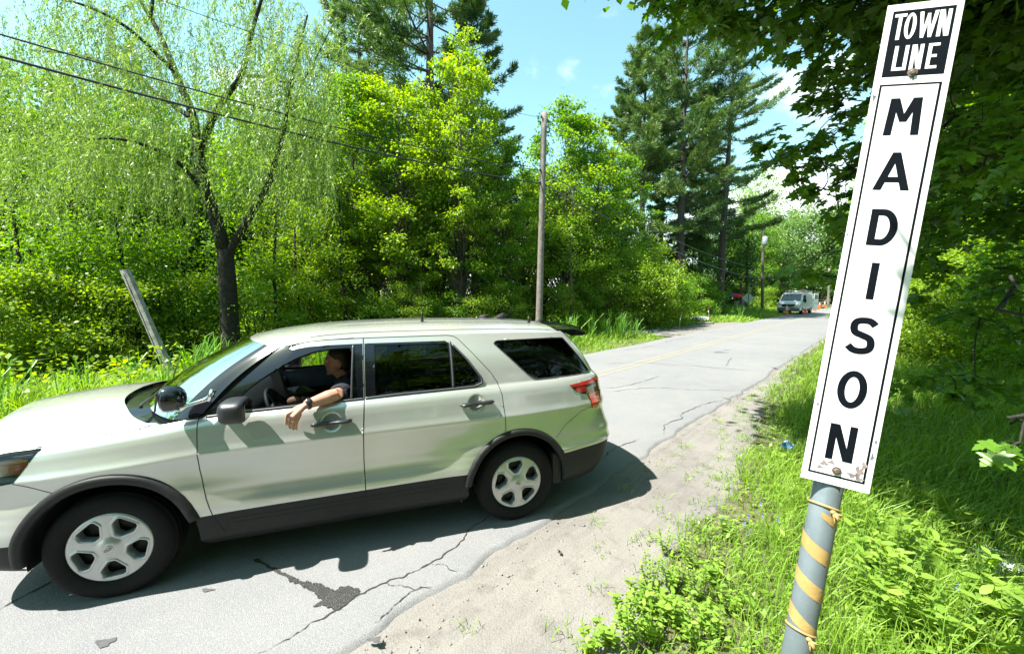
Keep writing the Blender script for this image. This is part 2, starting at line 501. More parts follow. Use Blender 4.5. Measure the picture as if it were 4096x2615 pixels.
M_PATCH = mat('tar_patch', (.065, .065, .07), .8, var=.3, scale=30)
for (x, y, r1, r2) in [(2881, 1409, .22, .10), (2905, 1399, .10, .05), (1500, 2560, .04, .02), (420, 2570, .05, .03), (830, 2360, .04, .015)]:
    c = gnd(x, y); a = np.linspace(0, 2 * math.pi, 18, endpoint=False)
    rr = 1 + .3 * np.sin(3 * a + x) + .15 * np.sin(7 * a)
    P = np.c_[c[0] + np.cos(a) * r1 * rr, c[1] + np.sin(a) * r2 * rr, np.full(18, .005)]
    link('tar_spot', np_mesh('tar_spot', P, [tuple(range(18))], M_PATCH), road)

# worn double centre line
def paint_mat():
    m = mat('worn_yellow_paint', (.62, .47, .12), .8)
    n, l = m.node_tree.nodes, m.node_tree.links
    b = n['Principled BSDF']; t = n.new('ShaderNodeTexCoord')
    q = n.new('ShaderNodeTexNoise'); q.inputs['Scale'].default_value = 14; q.inputs['Detail'].default_value = 8; q.inputs['Roughness'].default_value = .7
    l.new(t.outputs['Object'], q.inputs['Vector'])
    mr = n.new('ShaderNodeMapRange'); mr.inputs['From Min'].default_value = .36; mr.inputs['From Max'].default_value = .58
    l.new(q.outputs['Fac'], mr.inputs['Value'])
    mx = n.new('ShaderNodeMix'); mx.data_type = 'RGBA'; mx.inputs['A'].default_value = (.27, .225, .11, 1); mx.inputs['B'].default_value = (.165, .162, .155, 1)
    l.new(mr.outputs[0], mx.inputs['Factor']); l.new(mx.outputs['Result'], b.inputs['Base Color'])
    return m
M_YEL = paint_mat()
for v_, w_ in ((5.14, .085), (5.36, .085)):
    s_ = np.concatenate([np.arange(2, 60, .5), np.arange(60, 150, 2.)])
    strip(rd(s_, np.full(len(s_), v_)), w_, .004, M_YEL, 'centre_line', road, taper=False)

# --- gravel shoulder on the near side, dirt apron of a driveway on the far side
ss = np.concatenate([np.arange(-16, 30, .12), np.arange(30, 150, 2.0)])
inner = np.interp(ss, [-16, 0, 2, 5, 6.2, 7.7, 11.6, 16, 30, 150], [1.1, 1.1, 1.0, 1.12, 1.32, 1.50, 1.82, 1.96, 2.0, 2.0]) + .09 * vnoise(ss * .9, ss * 0, 31) + .05 * vnoise(ss * 3, ss * 0, 32)
rows = []
for k in np.linspace(0, 1, 16):
    v_ = inner * (1 - k) + (2.20) * k
    z_ = -.050 + .022 * math.sin(math.pi * min(1, k * 1.05)) + .010 * vnoise(ss * 1.3, v_ * 6, 33) + .006 * vnoise(ss * 4, v_ * 11, 34)
    z_ = np.where(k > .93, -.034, z_) if k > .93 else z_
    if k == 0: z_ = z_ * 0 - .085
    rows.append(rd(ss, v_, 0) + np.stack([ss * 0, ss * 0, z_], -1))
V = np.stack(rows, 1)
props(link('gravel_shoulder', np_mesh('gravel_shoulder', V.reshape(-1, 3), grid_faces(len(ss), 16), M_DIRT, True)), kind='structure')
ap = [gnd(*p) for p in [(2690, 1345), (2760, 1338), (2860, 1318), (2960, 1298), (2990, 1290), (2930, 1288), (2850, 1291), (2780, 1297), (2720, 1308), (2600, 1318), (2470, 1323), (2380, 1330), (2380, 1345), (2480, 1340), (2600, 1338)]]
q = []
for i in range(len(ap)):
    a, b_ = np.array(ap[i][:2]), np.array(ap[(i + 1) % len(ap)][:2])
    for t_ in np.linspace(0, 1, 6)[:-1]: q.append(a + (b_ - a) * t_ + rng.normal(0, .05, 2))
tri = tessellate_polygon([[Vector((p[0], p[1], 0)) for p in q]])
props(link('dirt_driveway', np_mesh('dirt_driveway', np.c_[np.array(q), np.full(len(q), -.006)], [tuple(t) for t in tri], M_DIRT)), kind='structure')
# ================================================================== silver patrol SUV
M_PAINT = mat('silver_paint', (.53, .54, .51), .25, metal=.55, coat=1.0, spec=.5, var=.07, scale=2.5, detail=6)
M_BLKG = mat('gloss_black', (.006, .007, .010), .08, coat=.5)
M_PLAST = mat('charcoal_plastic', (.013, .0135, .0145), .55, spec=.3, var=.25, scale=30, bump=.15, bscale=350)
M_RUB = mat('tyre_rubber', (.0065, .0065, .007), .8, spec=.25, var=.3, scale=25, bump=.2, bscale=200)
M_SEAM = mat('panel_gap', (.012, .012, .012), .9, var=.2)
M_CHROME = mat('chrome', (.75, .76, .78), .12, metal=1.0)
M_STEEL = mat('dark_steel', (.06, .058, .055), .5, metal=.7, var=.4, scale=12)
M_COVER = mat('wheel_cover', (.46, .47, .47), .33, metal=.75, var=.08, scale=20, coat=.3)
M_TRIM = mat('interior_trim', (.030, .031, .034), .6, var=.2, scale=20)
M_CLOTH = mat('seat_cloth', (.022, .022, .024), .9, var=.3, scale=60)
M_TRIMG = mat('door_top_trim', (.09, .092, .105), .5, var=.15, scale=14)
G_CLEAR = glass_mat('clear_glass', (.62, .66, .66))
G_WIND = glass_mat('windscreen_glass', (.20, .24, .25), 1.30)
G_TINT = glass_mat('tinted_glass', (.26, .27, .26))
G_PRIV = glass_mat('privacy_glass', (.09, .095, .095))
M_RED = mat('tail_lens_red', (.38, .012, .010), .1, coat=1.0)
M_REDD = mat('tail_lens_dark', (.075, .006, .008), .1, coat=1.0)
M_ORNG = mat('tail_lens_orange', (.62, .05, .012), .1, coat=1.0)
M_AMBER = mat('amber_reflector', (.62, .13, .02), .18, coat=1.0)
M_LAMP = mat('lamp_housing', (.035, .037, .040), .25, metal=.3)

OUT = np.array([(-1.15, 0), (-1.145, .35), (-1.11, .62), (-1.04, .78), (-.90, .885), (-.6, .945), (-.2, .975), (.3, .985), (1.3, .985), (2.4, .985), (2.9, .982), (3.2, .968), (3.48, .940), (3.68, .865), (3.82, .70), (3.90, .42), (3.93, 0)])
NS = 440
OL = catmull(OUT, NS)
SL = np.r_[0, np.cumsum(np.linalg.norm(np.diff(OL, axis=0), axis=1))]; SMAX = SL[-1]
_T = np.gradient(OL, axis=0); _T /= np.linalg.norm(_T, axis=1)[:, None]
ON = np.stack([-_T[:, 1], _T[:, 0]], 1)
def s_of(x): return np.interp(x, OL[:, 0], SL)
ZT = ([-1.15, -.8, -.2, .5, 1.25, 2.05, 2.33, 2.67, 3.17, 3.45, 3.68, 3.82, 3.93], [1.27, 1.268, 1.253, 1.237, 1.213, 1.187, 1.170, 1.125, 1.070, 1.050, 1.03, 1.01, .98])
IZ = [.22, .25, .29, .33, .38, .43, .48, .52, .56, .60, .66, .74, .84, .92, .945, .957, .97, 1.00, 1.05, 1.10, 1.14, 1.17, 1.19, 1.20]
II = [.15, .10, .055, .034, .024, .018, .012, .008, .012, .024, .036, .032, .020, .008, .002, .000, .006, .016, .026, .035, .046, .062, .080, .100]
_zz = np.linspace(.22, 1.20, 400)
_ii = np.interp(_zz, IZ, II)
_k = np.exp(-np.linspace(-2, 2, 13) ** 2); _k /= _k.sum()
_ii = np.convolve(np.pad(_ii, 6, 'edge'), _k, 'valid')
RB = np.array([(-1.15, 0), (-1.145, .35), (-1.11, .62), (-1.04, .78), (-.90, .885), (-.6, .945), (-.2, .975), (.3, .985), (1.3, .985), (1.8, .985), (2.1, .985), (2.33, .985)])
RT = np.array([(-.62, 0, 1.715), (-.61, .33, 1.71), (-.585, .55, 1.695), (-.555, .645, 1.675), (-.50, .69, 1.66), (-.33, .71, 1.667), (-.05, .715, 1.675), (.38, .72, 1.68), (1.27, .72, 1.68), (1.55, .717, 1.668), (1.72, .705, 1.647), (1.87, .69, 1.617)])
_rs = np.array([s_of(x) for x in RB[:, 0]])
_rs[0] = 0; _rs[1] = .35
S_A = float(s_of(2.33))
def roof_edge(s): return np.stack([np.interp(s, _rs, RT[:, k]) for k in range(3)], -1)
CUPS = [(1.492, 1.068), (.372, 1.114)]
ARCH = [(2.83, .355), (-.005, .365)]
def S(s, q):
    """side surface: s along the plan outline, q feature height (0.22..1.20 body, 1.20..1.67 greenhouse)"""
    s = np.asarray(s, float); q = np.asarray(q, float)
    ox = np.interp(s, SL, OL[:, 0]); oy = np.interp(s, SL, OL[:, 1]); nx = np.interp(s, SL, ON[:, 0]); ny = np.interp(s, SL, ON[:, 1])
    zt = np.interp(ox, *ZT)
    qb = np.minimum(q, 1.20)
    z = np.where(qb < .6, qb, .6 + (qb - .6) * (zt - .6) / .6)
    zc = np.interp(ox, [-1.2, -.9, -.42, .1, .44, 2.28, 2.9, 3.3, 3.8], [.60, .60, .575, .55, .520, .500, .490, .480, .47])
    hat = np.exp(-((qb - .505) / .10) ** 2)
    z = z + (zc - .505) * hat
    ins = np.interp(qb, _zz, _ii)
    # scallop dies out before the wheels and at the ends
    mid = smoothstep(.45, .95, ox) * (1 - smoothstep(1.85, 2.30, ox))
    scal = np.exp(-((qb - .66) / .11) ** 2)
    ins = ins - .024 * scal * (1 - mid)
    # hips over the wheels
    for cx, cz in ARCH:
        d = np.hypot(ox - cx, z - cz)
        ins = ins - .012 * np.exp(-((d - .50) / .12) ** 2) * (z > .3)
    # hand recess behind the door handles
    for cx, cz in CUPS:
        d = np.hypot(ox - cx, z - cz) / .068
        ins = ins + np.where(d < 1, .030 * (1 - d ** 2) ** .8, 0)
    # bumper tuck, tailgate lean
    wr = 1 - smoothstep(-1.0, -.35, ox)
    lean = np.interp(z, [.3, .45, .62, .74, .82, .92, 1.27], [.10, .03, 0, .005, .035, .075, .105])
    wf = smoothstep(3.2, 3.7, ox)
    leanf = np.interp(z, [.2, .35, .55, .75, .9, 1.05], [-.16, -.06, 0, -.005, -.02, -.045])
    B = np.stack([ox - nx * ins + lean * wr + leanf * wf, oy - ny * ins, z], -1)
    r = np.clip((q - 1.20) / .47, 0, 1)[..., None]
    Rf = roof_edge(s)
    G = B + (Rf - B) * r
    G = G + np.stack([nx, ny, 0 * nx], -1) * (.030 * np.sin(math.pi * r[..., 0]) * (q > 1.2))[..., None]
    return np.where((q > 1.2)[..., None], G, B)
def inv(x, z, it=60):
    """(x,z) on the car side -> (s,q)"""
    x = np.asarray(x, float); z = np.asarray(z, float)
    s = s_of(x); q = np.where(z < 1.2, z, 1.2 + (z - 1.2))
    q = np.clip(q, .22, 1.67)
    for _ in range(it):
        P = S(s, q)
        s = np.clip(s + .6 * (x - P[..., 0]), 0, SMAX); q = np.clip(q + .6 * (z - P[..., 2]), .2, 1.67)
    return s, q
def ip(poly): 
    a = np.array(poly, float); s, q = inv(a[:, 0], a[:, 1]); return np.stack([s, q], 1)
def inside(P, poly):
    x, y = P[:, 0], P[:, 1]; r = np.zeros(len(P), bool); n = len(poly)
    for i in range(n):
        x1, y1 = poly[i]; x2, y2 = poly[(i + 1) % n]
        c = (y1 > y) != (y2 > y)
        with np.errstate(divide='ignore', invalid='ignore'):
            xi = (x2 - x1) * (y - y1) / (y2 - y1) + x1
        r ^= c & (x < xi)
    return r
def dens(poly, step=.02):
    out = []
    for i in range(len(poly)):
        a, b = np.array(poly[i], float), np.array(poly[(i + 1) % len(poly)], float)
        n = max(1, int(np.linalg.norm(b - a) / step))
        for k in range(n): out.append(a + (b - a) * k / n)
    return out
def rounded(poly, r, n=5):
    poly = [np.array(p, float) for p in poly]; out = []
    for i in range(len(poly)):
        p0, p1, p2 = poly[i - 1], poly[i], poly[(i + 1) % len(poly)]
        a = p0 - p1; b = p2 - p1; la, lb = np.linalg.norm(a), np.linalg.norm(b)
        k = min(r, la * .45, lb * .45); A = p1 + a / la * k; B = p1 + b / lb * k
        for t in np.linspace(0, 1, n): out.append((1 - t) ** 2 * A + 2 * t * (1 - t) * p1 + t * t * B)
    return out
def arc_poly(c, r, z0=.18):
    a = np.linspace(-.5, math.pi + .5, 60)
    return [(c[0] + r * math.cos(t), max(c[1] + r * math.sin(t), z0)) for t in a]

# ---- outlines on the side of the car, x forward from the rear axle and z up
WIN1 = rounded([(2.16, 1.196), (1.362, 1.226), (1.345, 1.604), (1.488, 1.600), (1.614, 1.586), (1.735, 1.545), (1.851, 1.483), (1.962, 1.412), (2.061, 1.334), (2.135, 1.25)], .03)
DLO1 = [(2.318, 1.174), (2.051, 1.189), (1.264, 1.2165), (1.264, 1.630), (1.516, 1.626), (1.664, 1.618), (1.775, 1.60), (1.9, 1.66), (2.34, 1.24)]
DLO2 = rounded([(1.250, 1.2175), (1.016, 1.228), (.52, 1.240), (.37, 1.245), (.306, 1.268), (.310, 1.310), (.42, 1.465), (.545, 1.600), (.60, 1.628), (1.250, 1.630)], .02)
WIN2 = rounded([(1.175, 1.232), (.575, 1.252), (.578, 1.608), (1.175, 1.614)], .015)
WIN2B = rounded([(.535, 1.256), (.385, 1.262), (.335, 1.285), (.345, 1.34), (.44, 1.475), (.535, 1.585)], .012)
RWIN = rounded([(.172, 1.592), (.139, 1.612), (-.40, 1.617), (-.535, 1.612), (-.555, 1.59), (-.80, 1.285), (-.666, 1.268), (-.205, 1.262), (-.145, 1.290), (-.10, 1.330)], .02)
TAIL = [(-.520, 1.190), (-.83, 1.222), (-1.02, 1.228), (-1.02, 1.16), (-.93, 1.15), (-.835, .950), (-.765, .952), (-.745, 1.030), (-.710, 1.088), (-.646, 1.098), (-.58, 1.137)]
HEAD = [(3.175, 1.058), (3.284, .874), (3.40, .858), (3.60, .868), (3.68, .90), (3.68, .985), (3.50, 1.022), (3.33, 1.048)]
FDOOR = [(2.216, .30), (2.265, .495), (2.299, .623), (2.33, .827), (2.336, .995), (2.342, 1.175), (2.36, 1.25), (1.90, 1.69), (1.80, 1.612), (1.72, 1.642), (1.665, 1.654), (1.516, 1.667), (1.258, 1.672), (1.258, 1.214), (1.268, 1.022), (1.273, .735), (1.266, .51), (1.266, .30)]
RDOOR = [(1.266, .30), (1.266, .51), (1.273, .735), (1.268, 1.022), (1.258, 1.214), (1.258, 1.672), (.544, 1.672), (.483, 1.639), (.382, 1.53), (.224, 1.351), (.171, 1.266), (.145, 1.173), (.132, 1.038), (.121, .878), (.121, .70), (.40, .60), (.47, .30)]
RBUMP = [(-.749, .968), (-.633, .939), (-.466, .829), (-.363, .729), (-.30, .60), (-.30, .22), (-1.2, .22)]
CPOLY = {k: ip(dens(v)) for k, v in dict(win1=WIN1, dlo1=DLO1, dlo2=DLO2, win2=WIN2, win2b=WIN2B, rwin=RWIN, tail=TAIL, head=HEAD, fdoor=FDOOR, rdoor=RDOOR, archf=arc_poly(ARCH[0], .478), archr=arc_poly(ARCH[1], .455)).items()}
_rb = ip(dens([(-.749, .968), (-.633, .939), (-.466, .829), (-.363, .729), (-.30, .62)]))
CPOLY['rbump'] = np.vstack([[(0, .935), (.7, .935), (1.0, .94)], _rb, [(_rb[-1, 0], .2), (0, .2)]])
CPOLY['gate'] = np.array([(0, .935), (.60, .935), (.62, 1.0), (.60, 1.67), (0, 1.67)])
CPOLY['gglass'] = np.array(dens([(0, 1.26), (.50, 1.26), (.54, 1.30), (.54, 1.58), (.50, 1.61), (0, 1.61)]))
_fb = ip(dens([(3.284, .872), (3.20, .835), (3.08, .77), (3.06, .5), (3.06, .24)]))
CPOLY['fbump'] = np.vstack([_fb, [(SMAX, .2), (SMAX, 1.0), (s_of(3.68), 1.0), (s_of(3.66), .865), (s_of(3.5), .85)]])

su = np.unique(np.concatenate([np.linspace(0, s_of(-.9), 44), np.linspace(s_of(-.9), s_of(3.3), 350), np.linspace(s_of(3.3), SMAX, 60)]))
qu = np.unique(np.concatenate([np.linspace(.22, .505, 14), np.linspace(.505, .90, 30), np.linspace(.90, 1.20, 30), np.linspace(1.20, 1.67, 38)]))
SU, QU = np.meshgrid(su, qu, indexing='ij')
SQ = np.stack([SU, QU], -1).reshape(-1, 2).copy()
hs = .012
snapped = np.zeros(len(SQ), bool)
for k in ('win1', 'dlo1', 'dlo2', 'win2', 'win2b', 'rwin', 'tail', 'head', 'fdoor', 'rdoor', 'archf', 'archr', 'rbump', 'fbump', 'gglass'):
    P = CPOLY[k]; A = P; B = np.roll(P, -1, 0)
    lo, hi = P.min(0) - .03, P.max(0) + .03
    idx = np.where((SQ >= lo).all(1) & (SQ <= hi).all(1) & ~snapped)[0]
    X = SQ[idx]; best = np.full(len(idx), 9.0); near_ = X.copy()
    for a, b in zip(A, B):
        d = b - a; t = np.clip(((X - a) @ d) / (d @ d + 1e-12), 0, 1); p = a + t[:, None] * d
        e = np.hypot(*(X - p).T); w = e < best; best[w] = e[w]; near_[w] = p[w]
    w = best < .0068
    SQ[idx[w]] = near_[w]; snapped[idx[w]] = True
PV = S(SQ[:, 0], SQ[:, 1])
FQ = grid_faces(len(su), len(qu))
FC = SQ[FQ].mean(1); F3 = PV[FQ].mean(1)
ins_ = {k: inside(FC, P) for k, P in CPOLY.items()}
lab = np.full(len(FQ), 'quarter_panel', dtype=object)
lab[(FC[:, 1] > 1.2) & (FC[:, 0] > S_A)] = ''
f_s = s_of(1.9)
lab[(FC[:, 0] > f_s) & (FC[:, 1] < 1.2)] = 'fender'
lab[ins_['gate']] = 'tailgate'
lab[ins_['rdoor']] = 'rear_door'
lab[ins_['fdoor'] & (FC[:, 0] < S_A + .03)] = 'front_door'
lab[(FC[:, 1] > 1.2) & (FC[:, 0] > S_A)] = ''
roofrail = (FC[:, 1] > 1.2) & (lab == 'quarter_panel') & (FC[:, 0] > s_of(.2)) & (F3[:, 0] > .42)
lab[roofrail] = 'roof_rail'
lab[(lab == 'roof_rail') & (F3[:, 0] > 1.80)] = 'frame1'
lab[ins_['fbump']] = 'front_bumper'
lab[ins_['rbump']] = 'rear_bumper'
clad = FC[:, 1] < .505
for p in ('quarter_panel', 'fender', 'front_bumper', 'rear_bumper'): lab[clad & (lab == p)] = 'x' + p
lab[clad & (lab == 'front_door')] = 'xfront_door'; lab[clad & (lab == 'rear_door')] = 'xrear_door'
lab[ins_['dlo1'] & (lab != '')] = 'frame1'; lab[ins_['dlo2']] = 'frame2'
lab[ins_['win1']] = 'win1'; lab[ins_['win2']] = 'win2'; lab[ins_['win2b']] = 'win2b'
lab[ins_['rwin']] = 'rwin'; lab[ins_['gglass']] = 'gglass'
lab[ins_['tail']] = 'tail'; lab[ins_['head']] = 'head'
lab[ins_['archf'] | ins_['archr']] = ''
lab[(FC[:, 1] < .30) & (F3[:, 0] > -.5) & (F3[:, 0] < 3.3) & ((np.abs(F3[:, 0]) < .46) | (np.abs(F3[:, 0] - 2.83) < .48))] = ''

suv = thing('police_suv', 'silver police SUV with spotlight and driver arm resting out the window', 'car', CAR_O, math.pi + CAR_A)
def sub_mesh(name, sel, m, off=0.0):
    f = FQ[sel]
    ids = np.unique(f); mp = np.zeros(len(PV), int); mp[ids] = np.arange(len(ids))
    P = PV[ids].copy()
    if off:
        e = .004
        sq = SQ[ids]
        du = S(sq[:, 0] + e, sq[:, 1]) - S(sq[:, 0] - e, sq[:, 1]); dv = S(sq[:, 0], np.minimum(sq[:, 1] + e, 1.67)) - S(sq[:, 0], sq[:, 1] - e)
        n = np.cross(dv, du); n /= np.linalg.norm(n, axis=1)[:, None] + 1e-12
        P = P + n * off * np.where(n[:, 1:2] * 1 >= -2, 1, 1)
    return np_mesh(name, P, mp[f][:, ::-1].copy(), m, True)
def pieces(sel):
    """the connected pieces of a face selection, slivers dropped"""
    ii = np.where(sel)[0]; f = FQ[ii]; up = {}
    def find(a):
        while up.setdefault(a, a) != a: up[a] = up[up[a]]; a = up[a]
        return a
    for q in f.tolist():
        r0_ = find(q[0])
        for v in q[1:]: up[find(v)] = r0_
    rt = np.array([find(q[0]) for q in f.tolist()]); out = []
    for u_ in np.unique(rt):
        if (rt == u_).sum() > 12: m_ = np.zeros(len(FQ), bool); m_[ii[rt == u_]] = True; out.append(m_)
    return sorted(out, key=lambda m_: -m_.sum())
def both(name, me, parent=suv, label=None):
    """left part and its mirrored twin on the other side"""
    a = link(name, me, parent); b = link(name, me, parent, scale=(1, -1, 1))
    if label: a['label'] = label
    return a, b
# outward direction check: flip the offset sign if the normal points inwards
_e = .004
_n = np.cross(S(2.5, .8 + _e) - S(2.5, .8 - _e), S(2.5 + _e, .8) - S(2.5 - _e, .8)); OUTS = 1.0 if _n[1] > 0 else -1.0
PART = {}
for p in ('quarter_panel', 'fender', 'rear_door', 'front_door', 'roof_rail', 'front_bumper', 'rear_bumper', 'tailgate'):
    for k_, m_ in enumerate(pieces(lab == p)):
        o_ = both(p if k_ == 0 else p + '_lower', sub_mesh(p, m_, M_PAINT))
        if k_ == 0: PART[p] = o_
CL = {}
for p, nm in (('xfront_door', 'sill_cladding'), ('xrear_door', 'sill_cladding'), ('xfender', 'sill_cladding'), ('xquarter_panel', 'sill_cladding'), ('xrear_bumper', 'bumper_cladding'), ('xfront_bumper', 'bumper_cladding')):
    for m_ in pieces(lab == p): CL[p] = both(nm, sub_mesh(nm, m_, M_PLAST))
def child2(name, sel, m, par, off=0.0):
    me = sub_mesh(name, sel, m, off * OUTS)
    for i, pr in enumerate(par): link(name, me, pr)
child2('window_frame', lab == 'frame1', M_BLKG, PART['front_door'], -.002)
child2('window_frame', lab == 'frame2', M_BLKG, PART['rear_door'], -.002)
link('side_glass', sub_mesh('side_glass', lab == 'win1', G_CLEAR, -.012 * OUTS), PART['front_door'][1])       # driver's window is down
child2('side_glass', lab == 'win2', G_TINT, PART['rear_door'], -.010)
child2('side_glass', lab == 'win2b', G_PRIV, PART['rear_door'], -.010)
child2('cargo_glass', lab == 'rwin', G_PRIV, PART['quarter_panel'], -.004)
child2('rear_glass', lab == 'gglass', G_PRIV, PART['tailgate'], -.006)
# dark metal/trim shell inside the panels
inn = (FC[:, 1] > .45) & (FC[:, 1] < 1.19) & (F3[:, 0] > -.9) & (F3[:, 0] < 2.5) & (lab != '')
both('door_trim', sub_mesh('door_trim', inn, M_TRIM, -.075 * OUTS))
pil = ((lab == 'quarter_panel') | (lab == 'roof_rail') | (lab == 'tailgate')) & (FC[:, 1] > 1.19) | ((lab == 'front_door') | (lab == 'rear_door')) & (FC[:, 1] > 1.3)
both('pillar_trim', sub_mesh('pillar_trim', pil, M_TRIM, -.03 * OUTS))
fr = (lab == 'frame1') | (lab == 'frame2')
both('frame_trim', sub_mesh('frame_trim', fr, M_TRIM, -.03 * OUTS))
ledge = MB()
sl = ip([(2.28, 1.172), (2.05, 1.186), (1.25, 1.212), (.5, 1.236), (.3, 1.243)])
P = S(sl[:, 0], sl[:, 1] - .004); Pi = P + np.array([0, -.075, -.012]); Pj = P + np.array([0, -.13, -.08]); Pk = P + np.array([0, -.14, -.20])
ledge.add(np.stack([P + np.array([0, -.012, 0]), Pi, Pj, Pk], 1).reshape(-1, 3), grid_faces(len(P), 4), True)
both('window_ledge', ledge.mesh('window_ledge', M_TRIMG))

def superell(c, h, e1=.45, e2=.45, nu=24, nv=16, shear=None):
    u = np.linspace(-math.pi, math.pi, nu, endpoint=False); v = np.linspace(-math.pi / 2, math.pi / 2, nv)
    f = lambda w, e: np.sign(w) * np.abs(w) ** e
    U, Vv = np.meshgrid(u, v, indexing='ij')
    P = np.stack([h[0] * f(np.cos(Vv), e1) * f(np.cos(U), e2), h[1] * f(np.cos(Vv), e1) * f(np.sin(U), e2), h[2] * f(np.sin(Vv), e1)], -1).reshape(-1, 3)
    if shear is not None: P = P @ np.array(shear).T
    return P + np.array(c), grid_faces(nu, nv, True)
# ---- roof, windscreen, bonnet
HDR = np.array([(1.87, .69, 1.617), (1.99, .625, 1.637), (2.11, .46, 1.657), (2.17, .25, 1.668), (2.19, 0, 1.672)])
ZC = ([-.62, -.4, 0, .6, 1.0, 1.4, 1.7, 2.0, 2.19], [1.715, 1.742, 1.766, 1.778, 1.777, 1.766, 1.748, 1.712, 1.672])
loop = np.vstack([roof_edge(np.linspace(0, S_A, 90)), catmull(HDR, 30)[1:]])
tt = np.linspace(-1, 1, 41)
rows = []
for p in loop:
    zc = max(np.interp(p[0], *ZC), p[2])
    y = p[1] * tt; sh = 1 - np.abs(tt) ** 2.6
    rib = .006 * (smoothstep(.53, .57, np.abs(y)) - smoothstep(.60, .64, np.abs(y))) * smoothstep(.66, .70, p[1]) + .004 * (smoothstep(.25, .28, np.abs(y)) - smoothstep(.34, .37, np.abs(y))) * smoothstep(.66, .70, p[1]) * (p[0] < 1.5)
    rows.append(np.stack([np.full(41, p[0]), y, p[2] + (zc - p[2]) * sh - rib], 1))
RV = np.stack(rows, 0)
roof = link('roof', np_mesh('roof', RV.reshape(-1, 3), grid_faces(len(loop), 41), M_PAINT, True), suv)
link('headliner', np_mesh('headliner', RV.reshape(-1, 3) * np.array([.985, .96, 1]) + np.array([.01, 0, -.035]), grid_faces(len(loop), 41), M_TRIM, True), suv)
WB_ = np.array([(2.33, .905, 1.170), (2.50, .855, 1.160), (2.70, .66, 1.185), (2.84, .38, 1.212), (2.90, .18, 1.225), (2.92, 0, 1.228)])
nb = 40
wb = catmull(WB_, nb); wh = catmull(HDR + np.array([0, 0, -.002]), nb)
wb = np.vstack([wb, (wb[::-1] * np.array([1, -1, 1]))[1:]]); wh = np.vstack([wh, (wh[::-1] * np.array([1, -1, 1]))[1:]])
rr_ = np.linspace(0, 1, 14)
G = wb[:, None] + (wh - wb)[:, None] * rr_[None, :, None]
bul = (.04 * np.sin(math.pi * rr_))[None, :] * np.ones((len(wb), 1))
G[..., 0] += bul * .7; G[..., 2] += bul * .6
ar = np.arange(len(wb)); kk = np.minimum(ar, len(wb) - 1 - ar)
gf = grid_faces(len(wb), 14)
fu = gf[:, 0] // 14; fv = gf[:, 0] % 14
edge_ = np.minimum(fu, len(wb) - 2 - fu)
isg = (edge_ >= 6) & (fv < 13)
wind = link('windscreen', np_mesh('windscreen', G.reshape(-1, 3), gf[isg], G_WIND, True), suv)
for sgn in (0, 1):
    sel = ~isg & (fv < 14) & ((fu < len(wb) // 2) if sgn == 0 else (fu >= len(wb) // 2))
    link('front_pillar', np_mesh('front_pillar', G.reshape(-1, 3) + np.array([.004, 0, .004]), gf[sel], M_BLKG, True), suv)
    link('front_pillar_trim', np_mesh('front_pillar_trim', G.reshape(-1, 3) + np.array([-.03, -.02 if sgn == 0 else .02, -.02]), gf[sel], M_TRIM, True), suv)
# bonnet, its rear edge curved ahead of the cowl
HR = catmull(np.array([(2.58, .86, 1.135), (2.66, .80, 1.150), (2.74, .73, 1.165), (2.83, .63, 1.188), (2.97, .42, 1.212), (3.03, .25, 1.225), (3.05, 0, 1.233)]), 40)
ss_h = s_of(2.34) + (SMAX - .002 - s_of(2.34)) * np.linspace(0, 1, 120)
e_h = S(ss_h, np.full(120, 1.2)); xs_h = np.maximum.accumulate(e_h[:, 0] + np.arange(120) * 1e-6)
hz = ([2.3, 2.6, 3.05, 3.31, 3.57, 3.72, 3.82, 3.86, 3.89], [1.20, 1.235, 1.235, 1.232, 1.215, 1.195, 1.16, 1.11, 1.01])
rows = []
for x, (ex_, ye, ze) in zip(xs_h, e_h):
    t = np.linspace(-1, 1, 61); ye = max(ye, .003); y = ye * t
    zc = max(np.interp(x, *hz), ze); k_ = float(smoothstep(0, .62, ye))
    rid = .014 * (1 - smoothstep(.50, .60, np.abs(y))) * (1 - smoothstep(3.3, 3.75, x))
    rows.append(np.stack([np.full(61, x), y, ze + (zc - ze) * k_ * (1 - np.abs(t) ** 2.1) * .97 + rid * k_], 1))
HV = np.stack(rows, 0)
hf = grid_faces(len(xs_h), 61); hc = HV.reshape(-1, 3)[hf].mean(1)
xr = np.interp(np.abs(hc[:, 1]), HR[::-1, 1], HR[::-1, 0])
hl = np.array([(2.34, .99), (2.56, .88), (2.60, .862), (2.64, .872), (2.69, .905), (3.17, .905), (3.40, .88), (3.9, .88)])
shut = np.interp(hc[:, 0], hl[:, 0], hl[:, 1])
Hp = HV.reshape(-1, 3).copy()
HE = HV[:, -1, 1]                                             # half width of the top edge at each station
def hood_zv(x, y):
    i = np.clip(np.searchsorted(xs_h, x), 1, len(xs_h) - 1); t_ = np.clip((x - xs_h[i - 1]) / (xs_h[i] - xs_h[i - 1]), 0, 1)
    def row_z(k, yy):
        f = (yy / HE[k] + 1) * 30; f = np.clip(f, 0, 60); a = np.minimum(f.astype(int), 59); w = f - a
        return HV[k, a, 2] * (1 - w) + HV[k, a + 1, 2] * w
    return row_z(i - 1, y) * (1 - t_) + row_z(i, y) * t_
tq = np.linspace(-1, 1, 81); uq = 1 - (1 - np.linspace(0, 1, 70)) ** 1.8
TQ, UQ = np.meshgrid(tq, uq, indexing='ij')
x0 = np.interp(np.abs(TQ) * .862, HR[::-1, 1], HR[::-1, 0])
XQ = x0 + (xs_h[-1] - .0005 - x0) * UQ
half_ = np.minimum(np.interp(XQ, hl[:, 0], hl[:, 1]), np.maximum(np.interp(XQ, xs_h, HE) - .002, .001))
YQ = TQ * half_
